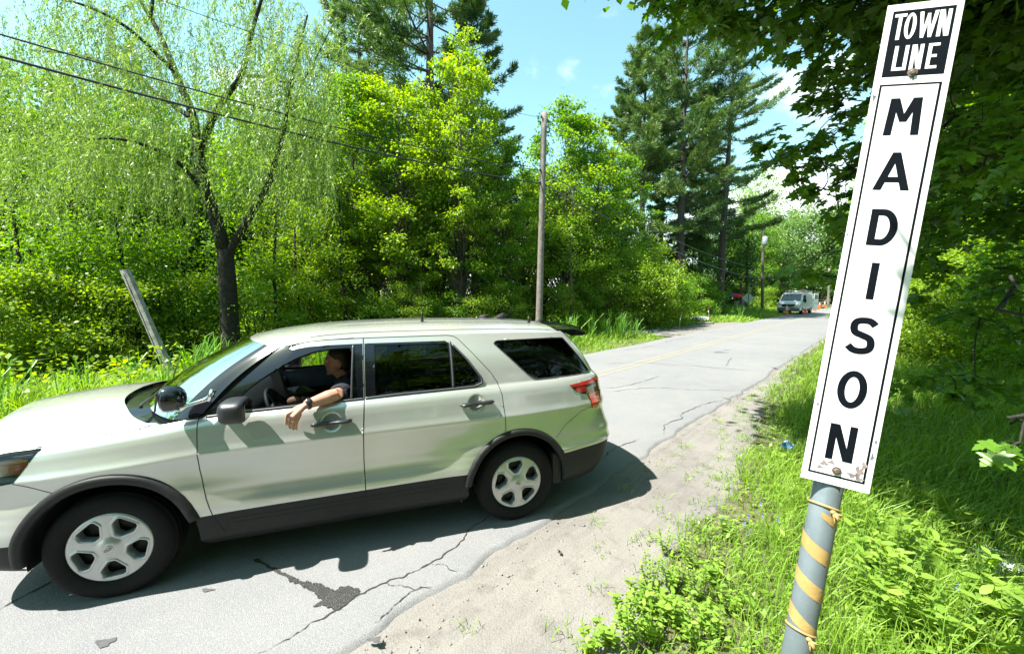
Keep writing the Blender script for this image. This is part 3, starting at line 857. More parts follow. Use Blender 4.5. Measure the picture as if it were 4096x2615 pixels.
bonnet = link('bonnet', np_mesh('bonnet', np.stack([XQ, YQ, hood_zv(XQ, YQ)], -1).reshape(-1, 3), grid_faces(81, 70)[:, ::-1].copy(), M_PAINT, True), suv)
xf = np.linspace(2.35, 3.6, 90); ye_ = np.interp(xf, xs_h, HE); ys_ = np.minimum(np.interp(xf, hl[:, 0], hl[:, 1]), ye_ - .001)
wq = np.linspace(0, 1, 8)
YF = ys_[:, None] + (ye_ - ys_)[:, None] * wq[None]; XF = np.repeat(xf[:, None], 8, 1)
both('fender_top', np_mesh('fender_top', np.stack([XF, YF, hood_zv(XF, YF)], -1).reshape(-1, 3), grid_faces(90, 8), M_PAINT, True))
cw = np.abs(hc[:, 1]) < shut
link('cowl', np_mesh('cowl', Hp + np.array([0, 0, -.028]), hf[~(hc[:, 0] > xr + .03) & (np.abs(hc[:, 1]) < .93)], M_BLKG, True), suv)
for y0, y1, xo in ((.62, -.02, .0), (-.10, -.66, .0)):
    w_ = MB(); a = np.array([2.86 - .12 * abs(y0), y0, 1.225]); b = np.array([2.80, y1, 1.285])
    w_.tube([a + (0, 0, -.02), a, a + (b - a) * .5 + (.0, 0, .012), b], [.012, .010, .008, .005], 6)
    w_.build('wiper', M_PLAST, suv)
# front end: grille and lower intake stand on the bumper face
gr = MB()
for k in range(5):
    pts = [S(np.array([SMAX - d]), np.array([.94 - .058 * k]))[0] + np.array([.010, 0, 0]) for d in np.linspace(.52, 0, 12)]
    gr.tube(np.vstack([pts, (np.array(pts)[::-1] * np.array([1, -1, 1]))[1:]]), .016, 6)
grille = gr.build('grille', M_CHROME, suv)
gp = (FC[:, 0] > SMAX - .60) & (FC[:, 1] > .67) & (FC[:, 1] < .985)
both('grille_panel', sub_mesh('grille_panel', gp, M_PLAST, .003 * OUTS))

b = MB(); P, Fm = superell((S(np.array([SMAX - .01]), np.array([.82]))[0][0] + .022, 0, .80), (.012, .115, .045), .9, .9, 24, 10); b.add(P, Fm, True); b.build('oval_badge', mat('badge_blue', (.01, .03, .16), .2, coat=1), suv)
# ---- lamps
tl = lab == 'tail'
for sg in (1, -1):
    base = link('tail_light', sub_mesh('tail_light', tl, M_REDD, .004 * OUTS), suv, scale=(1, sg, 1))
    if sg == 1: base['label'] = 'dark red tail light with orange lower leg'
    up = tl & ((F3[:, 2] > 1.172 + .05 * (F3[:, 0] < -.9)) )
    for m_ in pieces(up): link('top_bar', sub_mesh('top_bar', m_, M_RED, .009 * OUTS), base)
    dn_ = tl & (F3[:, 2] < 1.10) & (F3[:, 0] < -.735)
    link('lower_lens', sub_mesh('lower_lens', dn_, M_ORNG, .009 * OUTS), base)
    mid_ = tl & (F3[:, 2] < 1.158) & (F3[:, 2] > 1.115) & (F3[:, 0] < -.59) & (F3[:, 0] > -.70)
    link('reflector', sub_mesh('reflector', mid_, M_RED, .008 * OUTS), base)
hd = lab == 'head'
for sg in (1, -1):
    base = link('headlight', sub_mesh('headlight', hd, M_LAMP, -.045 * OUTS), suv, scale=(1, sg, 1))
    am = hd & (F3[:, 2] < 1.01) & (F3[:, 2] > .915) & (F3[:, 0] < 3.40 - .0) & (F3[:, 0] > 3.245)
    link('marker_lens', sub_mesh('marker_lens', am, M_AMBER, -.028 * OUTS), base)
    link('lens', sub_mesh('lens', hd, glass_mat('lamp_glass', (.9, .92, .92)), .002 * OUTS), base)
    pr = MB(); pr.lathe([(.0, .03), (.03, .028), (.045, .015), (.05, -.02)], (3.56, .77, .94), 'x', 20); pr.build('projector', M_CHROME, base)

# ---- panel gaps (thin dark grooves drawn along the shut lines)
def seam(poly_xz=None, sq=None, w=.0055, off=.0012, m=None, par=suv):
    P2 = ip(dens_open(poly_xz)) if sq is None else np.asarray(sq, float)
    P = S(P2[:, 0], P2[:, 1]); e = .004
    du = S(P2[:, 0] + e, P2[:, 1]) - S(P2[:, 0] - e, P2[:, 1]); dv = S(P2[:, 0], np.minimum(P2[:, 1] + e, 1.67)) - S(P2[:, 0], P2[:, 1] - e)
    n = np.cross(dv, du) * OUTS; n /= np.linalg.norm(n, axis=1)[:, None]
    T = np.gradient(P, axis=0); T /= np.linalg.norm(T, axis=1)[:, None] + 1e-12
    b = np.cross(n, T)
    V = np.stack([P + n * off + b * w / 2, P + n * off - b * w / 2], 1).reshape(-1, 3)
    me = np_mesh('panel_gap', V, grid_faces(len(P), 2), m or M_SEAM, True)
    both('panel_gap', me, par)
def dens_open(p, step=.02):
    out = []
    for a, b in zip(p[:-1], p[1:]):
        a, b = np.array(a, float), np.array(b, float); n = max(1, int(np.linalg.norm(b - a) / step))
        out += [a + (b - a) * k / n for k in range(n)]
    return out + [np.array(p[-1], float)]
seam([(2.20, .335), (2.265, .495), (2.299, .623), (2.33, .827), (2.336, .995), (2.342, 1.172)])
seam([(1.258, 1.672), (1.258, 1.214), (1.268, 1.022), (1.273, .735), (1.266, .51), (1.266, .335)], w=.007)
seam([(1.80, 1.612), (1.72, 1.642), (1.665, 1.654), (1.516, 1.667), (1.258, 1.672), (.57, 1.672), (.52, 1.662), (.483, 1.639), (.382, 1.53), (.224, 1.351), (.171, 1.266), (.145, 1.173), (.132, 1.038), (.121, .878), (.121, .80)])
seam([(-.749, .968), (-.633, .939), (-.466, .829), (-.363, .729)], w=.004)
seam([(3.284, .872), (3.20, .835), (3.10, .785)], w=.004)
seam(sq=[(s, .4485 + .0) for s in np.linspace(s_of(.62), s_of(2.16), 60)], w=.006, off=.0012)
seam(sq=[(s, .415) for s in np.linspace(s_of(.62), s_of(2.16), 60)], w=.003, off=.0012)
hsh = [(x, y) for x, y in zip(np.linspace(2.62, 3.30, 30), np.interp(np.linspace(2.62, 3.30, 30), hl[:, 0], hl[:, 1]))]
def hood_z(x, y):
    i = np.clip(np.searchsorted(xs_h, x), 1, len(xs_h) - 1)
    t_ = (x - xs_h[i - 1]) / (xs_h[i] - xs_h[i - 1])
    a = np.interp(y, HV[i - 1, :, 1], HV[i - 1, :, 2]); b = np.interp(y, HV[i, :, 1], HV[i, :, 2]); return a * (1 - t_) + b * t_
sp_ = MB(); sp_.tube([(x, y, hood_z(x, y) + .0008) for x, y in hsh], .0032, 5); both('panel_gap', sp_.mesh('panel_gap', M_SEAM))
sp_ = MB(); sp_.tube([(x, .612, np.interp(.612, RV[np.argmin(np.abs(loop[:90, 0] - x))][:, 1], RV[np.argmin(np.abs(loop[:90, 0] - x))][:, 2]) + .000) for x in np.linspace(-.45, 1.66, 60)], .0035, 5)
both('roof_seam', sp_.mesh('roof_seam', M_SEAM))
# belt moulding and window surrounds
def mould(pts_xz, r, m, par, off=.006, closed=False, name='window_moulding', flat=None):
    P2 = ip(dens(pts_xz, .015) if closed else dens_open(pts_xz, .015)); P = S(P2[:, 0], P2[:, 1]) + np.array([0, off, 0])
    if closed: P = np.vstack([P, P[:1]])
    b = MB(); b.tube(P, r, 6, cap=not closed, flat=flat); me = b.mesh(name, m)
    for pr in par: link(name, me, pr)
M_MOLD = mat('moulding_grey', (.045, .047, .052), .35)
mould([(2.30, 1.172), (2.05, 1.187), (1.264, 1.213)], .010, M_MOLD, PART['front_door'])
mould([(1.250, 1.214), (1.016, 1.226), (.52, 1.238), (.37, 1.243), (.306, 1.268), (.310, 1.31), (.42, 1.465), (.54, 1.597)], .010, M_MOLD, PART['rear_door'])
mould([(.555, 1.245), (.558, 1.62)], .010, M_MOLD, PART['rear_door'], .002)
mould([(1.352, 1.215), (1.335, 1.618)], .009, M_MOLD, PART['front_door'], .003)
mould(RWIN, .005, M_MOLD, PART['quarter_panel'], .0, closed=True)
for pp in PART['front_door'] + PART['rear_door'] + PART['quarter_panel']: pass

# ---- wheel arch flares
def flare(c, r0, r1, a0, a1, name):
    th = np.linspace(a0, a1, 70); V = []
    prof = [(r1, .000), (r1 - .004, .014), (r1 - .014, .024), ((r0 + r1) / 2, .028), (r0 + .012, .024), (r0 + .002, .014), (r0, -.02), (r0 + .004, -.10)]
    for t in th:
        for r, o in prof:
            x, z = c[0] + r * math.cos(t), c[1] + r * math.sin(t)
            rr1 = max(r, r0 + .02); xs_, zs_ = c[0] + rr1 * math.cos(t), max(c[1] + rr1 * math.sin(t), .30)
            s_, q_ = inv(np.array([xs_]), np.array([zs_]), 25)
            y = S(s_, q_)[0, 1]
            V.append((x, y + o, z))
    return both(name, np_mesh(name, np.array(V), grid_faces(70, len(prof)), M_PLAST, True))
flare(ARCH[0], .445, .512, R(-4), R(164), 'wheel_arch_flare')
flare(ARCH[1], .430, .492, R(6), R(160), 'wheel_arch_flare')
# wheel wells
for c, r in ((ARCH[0], .46), (ARCH[1], .45)):
    for sg in (1, -1):
        w_ = MB(); th = np.linspace(R(-10), R(190), 24); V = []
        for t in th:
            for y in (.925, .55): V.append((c[0] + r * math.cos(t), sg * y, c[1] + r * math.sin(t)))
        w_.add(V, grid_faces(24, 2), True)
        V2 = [(c[0] + r * math.cos(t), sg * .55, c[1] + r * math.sin(t)) for t in th]
        w_.add(V2, [tuple(range(24))]); w_.build('wheel_well', mat('wheel_well', (.012, .012, .012), .95, var=.3), suv)
ub = MB(); ub.box((1.35, 0, .36), (4.4, 1.06, .14)); ub.box((1.42, 0, .33), (1.75, 1.76, .10)); ub.box((-.68, 0, .42), (.42, 1.3, .14)); ub.box((3.45, 0, .40), (.45, 1.3, .2))
ub.build('underbody', mat('underbody', (.02, .02, .02), .9, var=.3), suv)
ex = MB(); ex.tube([(-.70, .45, .30), (-1.02, .45, .29)], .03, 10); ex.build('exhaust_pipe', M_STEEL, suv)
mf = MB(); mf.box((.50, .86, .30), (.02, .10, .12), bevel=.006); mf.build('mud_guard', M_PLAST, suv)
mf = MB(); mf.box((-.40, .84, .42), (.10, .16, .30), bevel=.03); mf.build('mud_guard', M_PLAST, suv)

# ---- wheels
def wheel_parts(root):
    Rt = .362
    prof = [(.235, -.02), (.236, .000), (.250, .012), (.285, .020), (.318, .016), (.340, .004), (.352, -.012), (.358, -.030)]
    prof2 = []
    for a, b in ((-.030, -.062), (-.072, -.108), (-.118, -.154), (-.164, -.196)):
        prof2 += [(.3615, a), (.3615, b), (.353, b - .001), (.353, b - .009)]
    tail_ = [(.350, -.212), (.318, -.238), (.25, -.24), (.235, -.22)]
    t = MB(); t.lathe(prof + prof2 + tail_, (0, 0, 0), 'y', 96); ty = t.build('tyre', M_RUB, root)
    st_ = MB(); st_.lathe([(.0, -.075), (.10, -.075), (.14, -.06), (.20, -.085), (.232, -.06), (.236, -.012), (.226, -.018), (.222, -.20)], (0, 0, 0), 'y', 48)
    st_.build('steel_rim', mat('steel_rim', (.018, .018, .018), .5, metal=.3, var=.3), root)
    # cover: disc with five trapezoid openings, each with a raised bevelled surround
    nr, na = 40, 200
    rr = np.linspace(.030, .2375, nr); aa = np.linspace(0, 2 * math.pi, na, endpoint=False)
    A_, R_ = np.meshgrid(aa, rr, indexing='ij')
    def hgt(r, a):
        spoke = np.cos(5 * a)                                                     # +1 mid opening
        return .012 - .010 * (r / .24) ** 2 - .006 * smoothstep(.05, .10, r) * (1 - smoothstep(.19, .22, r)) * (.5 + .5 * spoke) - .010 * smoothstep(.226, .2375, r) + .012 * (1 - smoothstep(.03, .085, r))
    ph = [(.092, -.020), (.092, .020), (.150, .068), (.190, .062), (.200, .048), (.200, -.048), (.190, -.062), (.150, -.068)]
    ph = [np.array(p) for p in rounded(ph, .010, 4)]
    XY = np.stack([R_ * np.cos(A_), R_ * np.sin(A_)], -1).reshape(-1, 2)
    polys = []
    for k in range(5):
        a = k * 2 * math.pi / 5; Rm = np.array([[math.cos(a), -math.sin(a)], [math.sin(a), math.cos(a)]])
        polys.append(np.array([Rm @ p for p in ph]))
    for P in polys:
        best = np.full(len(XY), 9.0); nn_ = XY.copy()
        for a, b in zip(P, np.roll(P, -1, 0)):
            d = b - a; t_ = np.clip(((XY - a) @ d) / (d @ d + 1e-12), 0, 1); p = a + t_[:, None] * d; e = np.hypot(*(XY - p).T); w = e < best; best[w] = e[w]; nn_[w] = p[w]
        w = best < .0030; XY[w] = nn_[w]
    rA = np.hypot(XY[:, 0], XY[:, 1]); aA = np.arctan2(XY[:, 1], XY[:, 0])
    Vc = np.stack([XY[:, 0], hgt(rA, aA), XY[:, 1]], 1)
    Fc = grid_faces(na, nr, True); cc = XY[Fc].mean(1); hole = np.zeros(len(Fc), bool)
    for P in polys: hole |= inside(cc, P)
    cov = link('wheel_cover', np_mesh('wheel_cover', Vc, Fc[~hole], M_COVER, True), root)
    for P in polys:
        ctr = P.mean(0); n = len(P); V = []
        for f_, dh in ((1.28, -.001), (1.17, .0065), (1.04, .0065), (.98, .001), (.90, -.055)):
            Q = ctr + (P - ctr) * f_; rq = np.minimum(np.hypot(*Q.T), .2365)
            Q = Q / np.hypot(*Q.T)[:, None] * rq[:, None]
            V.append(np.stack([Q[:, 0], hgt(np.hypot(*Q.T), np.arctan2(Q[:, 1], Q[:, 0])) + dh, Q[:, 1]], 1))
        V = np.stack(V, 1)
        link('window_bezel', np_mesh('window_bezel', V.reshape(-1, 3), grid_faces(n, 5, True), M_COVER, False), cov)
    hb = MB(); hb.lathe([(.0, .028), (.026, .0275), (.031, .025), (.033, .018)], (0, 0, 0), 'y', 28)
    hub = hb.build('hub_cap', M_COVER, root)
    ov = MB(); a = np.linspace(0, 2 * math.pi, 25)
    ov.tube([(.021 * math.cos(t), .0285, .0105 * math.sin(t)) for t in a], .0012, 5, cap=False)
    ov.build('emblem', M_STEEL, hub)
    cu = bpy.data.curves.new('txt', 'FONT'); cu.body = 'Ford'; cu.size = .0145; cu.align_x = 'CENTER'; cu.align_y = 'CENTER'; cu.extrude = .0006; cu.shear = .3
    to = bpy.data.objects.new('txt', cu); col.objects.link(to)
    bpy.context.view_layer.update()
    me = bpy.data.meshes.new_from_object(to.evaluated_get(bpy.context.evaluated_depsgraph_get())); bpy.data.objects.remove(to)
    me.materials.clear(); me.materials.append(M_STEEL)
    link('emblem_script', me, hub, loc=(0, .0290, 0), rot=(math.pi / 2, 0, math.pi))
    lu = MB()
    for k in range(5):
        a = k * 2 * math.pi / 5 + .3; lu.lathe([(.0, -.055), (.009, -.055), (.010, -.075)], (.057 * math.cos(a), 0, .057 * math.sin(a)), 'y', 8)
    lu.build('lug_nut', M_STEEL, root)
    bd = MB(); bd.lathe([(.05, -.11), (.165, -.11), (.165, -.13), (.05, -.13)], (0, 0, 0), 'y', 36); bd.build('brake_disc', M_STEEL, root)
w0 = link('wheel', None, suv, loc=(2.866, .925, .352)); w0.rotation_euler = (0, R(22), 0)
wheel_parts(w0)
for (x, y, ry, rz) in ((0, .925, R(-13), 0), (2.866, -.925, R(50), math.pi), (0, -.925, R(31), math.pi)):
    c = copy_tree(w0, suv); c.location = (x, y, .352); c.rotation_euler = (0, ry, rz)

# ---- mirrors, handles, spotlight, antennas, spoiler
M_MIRB = mat('mirror_black', (.016, .017, .021), .38, bump=.1, bscale=400)
for sg in (1, -1):
    P, Fm = superell((0, 0, 0), (.084, .122, .080), .55, .55, 32, 20)
    P[:, 0] *= np.where(P[:, 0] > 0, 1.25, .7); P[:, 2] *= 1 - .25 * (P[:, 1] / .135 > .4) * (P[:, 1] / .135 - .4)
    P[:, 2] += .02 * (P[:, 0] / .09) * 0
    b = MB(); b.add((P + np.array([2.055, 1.065, 1.245])) * np.array([1, sg, 1]), Fm, True)
    mr_ = b.build('side_mirror', M_MIRB, suv)
    b = MB(); b.tube([(2.20, sg * .88, 1.20), (2.15, sg * .95, 1.185), (2.09, sg * 1.03, 1.19)], [.045, .036, .034], 10, flat=.6); b.build('mirror_arm', M_MIRB, mr_)
    b = MB(); b.box((1.9985, sg * 1.06, 1.243), (.006, .16, .095), bevel=.02); b.build('mirror_glass', mat('mirror_glass', (.20, .22, .23), .03, metal=1.0), mr_)
M_HAND = mat('handle_black', (.012, .013, .015), .3, coat=.2)
for (cx, cz), par in zip(CUPS, (PART['front_door'], PART['rear_door'])):
    for pr in par:
        sl = .05
        x0, x1 = cx + .128, cx - .128
        def hp(x, o): 
            s_, q_ = inv(np.array([x]), np.array([cz + (cx - x) * .04])); p = S(s_, q_)[0]; p[1] = max(p[1], .93); return p + np.array([0, o, 0])
        b = MB(); b.tube([hp(x0, .004), hp(x0 - .006, .020), hp(x0 - .03, .032), hp(cx + .03, .036), hp(cx - .05, .036), hp(x1 + .02, .034), hp(x1 + .004, .022), hp(x1, .004)],
                         [.016, .023, .027, .0255, .0265, .030, .028, .020], 12, flat=.6)
        hd_ = b.build('door_handle', M_HAND, pr)
sc_ = np.array([2.44, .97, 1.335])
b = MB(); b.lathe([(.0, -.062), (.03, -.058), (.058, -.046), (.078, -.022), (.088, .012), (.090, .040), (.086, .058), (.079, .056)], tuple(sc_), 'x', 28)
spot = b.build('spotlight', M_BLKG, suv); spot['label'] = 'round black spotlight on a chrome arm by the front pillar'
b = MB(); b.lathe([(.0, .052), (.079, .05)], tuple(sc_), 'x', 28); b.build('spotlight_lens', M_CHROME, spot)
b = MB(); b.tube([sc_ + (-.03, .02, -.065), sc_ + (-.065, .0, -.055), sc_ + (-.15, -.035, -.035), sc_ + (-.195, -.06, -.005)], [.022, .013, .015, .020], 10)
b.tube([sc_ + (-.17, -.04, -.045), sc_ + (-.20, -.055, .03)], [.014, .02], 8); b.build('spotlight_arm', M_CHROME, spot)
b = MB(); b.tube([(.74, .30, 1.765), (.74, .30, 1.835), (.74, .30, 1.86)], [.014, .011, .006], 8); b.tube([(.74, .30, 1.86), (.745, .30, 2.14)], [.0025, .0018], 5); b.build('whip_antenna', M_PLAST, suv)
b = MB(); b.tube([(-.34, .33, 1.735), (-.34, .33, 1.80)], [.016, .014], 10); b.build('stub_antenna', M_PLAST, suv)
b = MB(); n = 9; V = []
for x, h, w in ((.0, .003, .024), (-.05, .022, .022), (-.09, .045, .018), (-.13, .064, .011), (-.165, .070, .006), (-.172, .002, .016)):
    V += [(-.03 + x, -.02 + w, 1.757), (-.03 + x, -.02 + w * .45, 1.757 + h), (-.03 + x, -.02 - w * .45, 1.757 + h), (-.03 + x, -.02 - w, 1.757)]
b.add(V, grid_faces(6, 4), True); b.build('fin_antenna', M_PLAST, suv)
b = MB(); b.lathe([(.0, .035), (.045, .034), (.055, .026), (.056, 0)], (.02, -.12, 1.763), 'z', 20); b.build('dome_antenna', M_PLAST, suv)
b = MB(); V = []
for y, xe, z0 in [(t * .655, -.93 + .10 * abs(t) ** 2.5, 1.715 - .045 * abs(t) ** 2.2) for t in np.linspace(-1, 1, 25)]:
    V += [(-.50, y, z0 + .018), (-.70, y, z0 + .012), (xe + .02, y, z0 - .022), (xe, y, z0 - .034), (xe + .04, y, z0 - .052), (-.66, y, z0 - .05)]
b.add(V, grid_faces(25, 6), True); b.add([V[i] for i in range(6)], [(0, 1, 2, 3, 4, 5)]); b.add([V[-6 + i] for i in range(6)], [(0, 1, 2, 3, 4, 5)])
b.build('roof_spoiler', M_BLKG, suv)

# ---- inside: dash, wheel, seats
b = MB(); V = []
for y in np.linspace(-.80, .80, 13):
    k = abs(y) / .8; V += [(2.72 - .35 * k ** 2, y, 1.17), (2.35 - .12 * k, y, 1.17), (2.16 - .05 * k, y, 1.12), (2.10, y, 1.02), (2.14, y, .70)]
b.add(V, grid_faces(13, 5), True); b.build('dashboard', M_TRIM, suv)
sw = link('steering_wheel', None, suv, loc=(1.96, .40, 1.06)); sw.rotation_euler = (0, R(-66), 0)
b = MB(); a = np.linspace(0, 2 * math.pi, 41); b.tube([(.185 * math.cos(t), .185 * math.sin(t), 0) for t in a], .016, 8, cap=False); b.build('wheel_rim', M_TRIM, sw)
b = MB(); b.lathe([(.0, .03), (.05, .028), (.07, .0), (.05, -.05)], (0, 0, 0), 'z', 16); b.tube([(-.18, 0, 0), (0, 0, .0), (.18, 0, 0)], .02, 8, flat=.5); b.tube([(0, 0, 0), (0, .18, 0)], .018, 8, flat=.5); b.build('wheel_hub', M_TRIM, sw)
def seat(x, y, w):
    t = link('seat', None, suv, loc=(x, y, .62))
    def blk(nm, c, h, lean):
        P, Fm = superell((0, 0, 0), h, .4, .4, 24, 14); ca, sa = math.cos(lean), math.sin(lean)
        P = np.stack([P[:, 0] * ca + P[:, 2] * -sa, P[:, 1], P[:, 0] * sa + P[:, 2] * ca], 1) + np.array(c)
        bb = MB(); bb.add(P, Fm, True); bb.build(nm, M_CLOTH, t)
    blk('cushion', (.15, 0, .08), (.27, w, .11), R(-8))
    blk('backrest', (-.20, 0, .42), (.10, w * .96, .34), R(14))
    blk('headrest', (-.31, 0, .86), (.055, w * .5, .10), R(10))
seat(1.30, .40, .26); seat(1.30, -.40, .26); seat(.35, .36, .33); seat(.35, -.36, .33)
b = MB(); b.tube([(.88, -.66, .62), (.92, -.66, 1.3), (.9, -.6, 1.58), (.9, .6, 1.58), (.92, .66, 1.3), (.88, .66, .62)], .018, 6); b.build('cage_bar', M_STEEL, suv)
lap = thing('laptop', 'open black laptop mounted beside the steering wheel inside the car', 'laptop')
lap.parent = None
lap.location = tuple(CAR_O + CFW * 1.88 + CLF * .06 + np.array([0, 0, 1.12])); lap.rotation_euler = (0, 0, math.pi + CAR_A + R(28))
M_LAP = mat('laptop_black', (.012, .012, .013), .45); M_KEY = mat('laptop_key', (.03, .034, .055), .4)
b = MB(); b.box((0, 0, 0), (.25, .33, .03), bevel=.006); b.build('keyboard_base', M_LAP, lap)
b = MB(); b.box((.15, 0, .14), (.02, .33, .27), rot=np.array(Matrix.Rotation(R(12), 3, 'Y')), bevel=.006); b.build('screen', M_LAP, lap)
kb = MB(); kb.box((0, 0, 0), (.014, .016, .005)); kme = kb.mesh('key', M_KEY)
for i in range(5):
    for j in range(13): link('key', kme, lap, loc=(-.07 + i * .021, -.135 + j * .0225, .017))
b = MB(); b.tube([(.02, 0, -.5), (.02, 0, -.015)], .025, 8); b.build('mount_post', M_STEEL, lap)
# ================================================================== driver (left arm out of the window)
M_SKIN = mat('skin', (.42, .22, .15), .5, var=.12, scale=18, spec=.35)
M_SHIRT = mat('navy_shirt', (.010, .012, .022), .85, var=.3, scale=30)
M_HAIR = mat('dark_hair', (.012, .010, .009), .6)
M_WATCH = mat('watch_black', (.010, .010, .011), .35)
def voxel(name, mb, size, m):
    """fuse tapered tubes and blobs into one continuous skin"""
    me = mb.mesh(name, m); o = bpy.data.objects.new('tmp', me); col.objects.link(o)
    md = o.modifiers.new('r', 'REMESH'); md.mode = 'VOXEL'; md.voxel_size = size; md.use_smooth_shade = True
    sm = o.modifiers.new('s', 'SMOOTH'); sm.factor = .5; sm.iterations = 4
    bpy.context.view_layer.update()
    out = bpy.data.meshes.new_from_object(o.evaluated_get(bpy.context.evaluated_depsgraph_get()))
    bpy.data.objects.remove(o); out.name = name
    out.materials.clear(); out.materials.append(m)
    out.polygons.foreach_set('use_smooth', np.ones(len(out.polygons), bool)); out.update()
    return out
def blob(mb, c, h, e=1.0, n=16):
    P, F = superell(c, h, e, e, n, n // 2 + 2); mb.add(P, F, True)
per = thing('person', 'person in a dark navy shirt driving, bare forearm with black watch out the window', 'person', CAR_O, math.pi + CAR_A)
# skeleton in car coordinates
HIP = np.array([1.46, .40, .74]); CH = np.array([1.40, .40, 1.10]); NK = np.array([1.43, .42, 1.30]); HD = np.array([1.475, .44, 1.445])
SHL = np.array([1.40, .61, 1.22]); ELB = np.array([1.455, .885, 1.262]); WR = np.array([1.662, .985, 1.222])
SHR = np.array([1.40, .21, 1.22]); ELR = np.array([1.60, .16, 1.03]); WRR = np.array([1.80, .30, 1.10])
KN = np.array([1.50, .985, 1.262])
bd = MB()
def lerp(a, b, t): return a + (b - a) * t
bd.tube([HIP, lerp(HIP, CH, .5), CH, lerp(CH, NK, .6)], [.17, .165, .175, .10], 16, flat=1.0)
bd.tube([SHR, lerp(SHR, SHL, .5), SHL], [.085, .12, .085], 12)
bd.tube([lerp(CH, NK, .6), NK, HD + (0, 0, -.06)], [.075, .062, .065], 12)
# head with jaw, nose, ears, turned forward
blob(bd, HD + (0, 0, .03), (.098, .078, .105)); blob(bd, HD + (.035, 0, -.055), (.062, .058, .062)); blob(bd, HD + (.098, 0, -.012), (.020, .014, .026)); blob(bd, HD + (.088, 0, .030), (.02, .045, .014))
blob(bd, HD + (.090, 0, -.060), (.014, .028, .010)); blob(bd, HD + (.075, 0, -.098), (.022, .026, .018))
for sg in (1, -1): blob(bd, HD + (-.012, sg * .080, -.012), (.022, .010, .034))
# arms and right hand on the wheel
bd.tube([SHL, lerp(SHL, ELB, .5), ELB], [.060, .054, .046], 12)
bd.tube([ELB, lerp(ELB, WR, .28), lerp(ELB, WR, .7), WR], [.046, .052, .040, .031], 14)
bd.tube([SHR, ELR, WRR], [.062, .048, .030], 12); blob(bd, WRR + (.05, .02, .0), (.06, .035, .04))
# legs under the wheel
for sg in (1, -1):
    h0 = HIP + (0, sg * .09, -.04); k0 = np.array([1.86, .40 + sg * .14, .82]); f0 = np.array([2.18, .40 + sg * .12, .50])
    bd.tube([h0, k0, f0, f0 + (.16, 0, -.02)], [.095, .065, .048, .04], 10)
# left hand: hangs down outside the door, back of the hand outwards
def fr(a, b, k): return a + (b - a) * k
PK = np.array([1.742, 1.020, 1.150])                        # middle knuckle
bd.tube([WR, WR + (PK - WR) * .4, PK], [.030, .033, .030], 12, flat=.75)
ac = np.array([.093, .0, -.018]); ac = np.array([-.62, .0, .78]) * 0 + np.array([.75, .06, .62]); ac /= np.linalg.norm(ac)   # across the palm, index side forward
fingers = []
for k, (off, L) in enumerate(((.041, .074), (.0135, .084), (-.0135, .078), (-.040, .062))):
    kn = PK + ac * off * 1.0 + np.array([0, 0, -.002 * k])
    d1 = np.array([.20, .10, -.98]); d2 = np.array([.05, -.05, -1.0]); d3 = np.array([-.10, -.22, -.97])
    d1, d2, d3 = [v / np.linalg.norm(v) for v in (d1, d2, d3)]
    p1 = kn + d1 * L * .48; p2 = p1 + d2 * L * .32; p3 = p2 + d3 * L * .26
    bd.tube([lerp(WR, kn, .55), kn], [.012, .0115], 8)
    bd.tube([kn, p1, p2, p3, p3 + d3 * .004], [.0108, .0092, .0084, .0074, .004], 8)
    fingers.append((kn, p1, p2))
th0 = WR + (PK - WR) * .25 + ac * .022; th1 = th0 + np.array([.045, -.012, -.022]); th2 = th1 + np.array([.018, -.010, -.040])
bd.tube([WR, th0, th1, th2], [.018, .015, .012, .008], 8)
body = link('body', voxel('body', bd, .0042, M_SKIN), per)
# clothing: shirt over torso and upper arms, trousers
shb = MB()
shb.tube([HIP, lerp(HIP, CH, .5), CH, lerp(CH, NK, .62)], [.185, .18, .19, .098], 18)
shb.tube([SHR, lerp(SHR, SHL, .5), SHL], [.098, .135, .098], 12)
shb.tube([SHL, lerp(SHL, ELB, .5), lerp(SHL, ELB, .90)], [.082, .078, .074], 14)
shb.tube([SHR, lerp(SHR, ELR, .7)], [.08, .066], 12)
link('shirt', voxel('shirt', shb, .009, M_SHIRT), per)
tr_ = MB()
for sg in (1, -1):
    h0 = HIP + (0, sg * .09, -.05); k0 = np.array([1.86, .40 + sg * .14, .82]); f0 = np.array([2.16, .40 + sg * .12, .54])
    tr_.tube([h0, k0, f0], [.105, .076, .06], 12)
link('trousers', voxel('trousers', tr_, .012, M_SHIRT), per)
hb_ = MB(); blob(hb_, HD + (-.014, 0, .060), (.100, .086, .090)); blob(hb_, HD + (-.045, 0, .0), (.07, .083, .09))
link('hair', voxel('hair', hb_, .008, M_HAIR), per)
for sg in (1, -1):
    eb = MB(); blob(eb, HD + (.088, sg * .030, .012), (.011, .012, .010), 1.0, 10); eb.build('eye', mat('eye', (.6, .6, .6), .2), per)
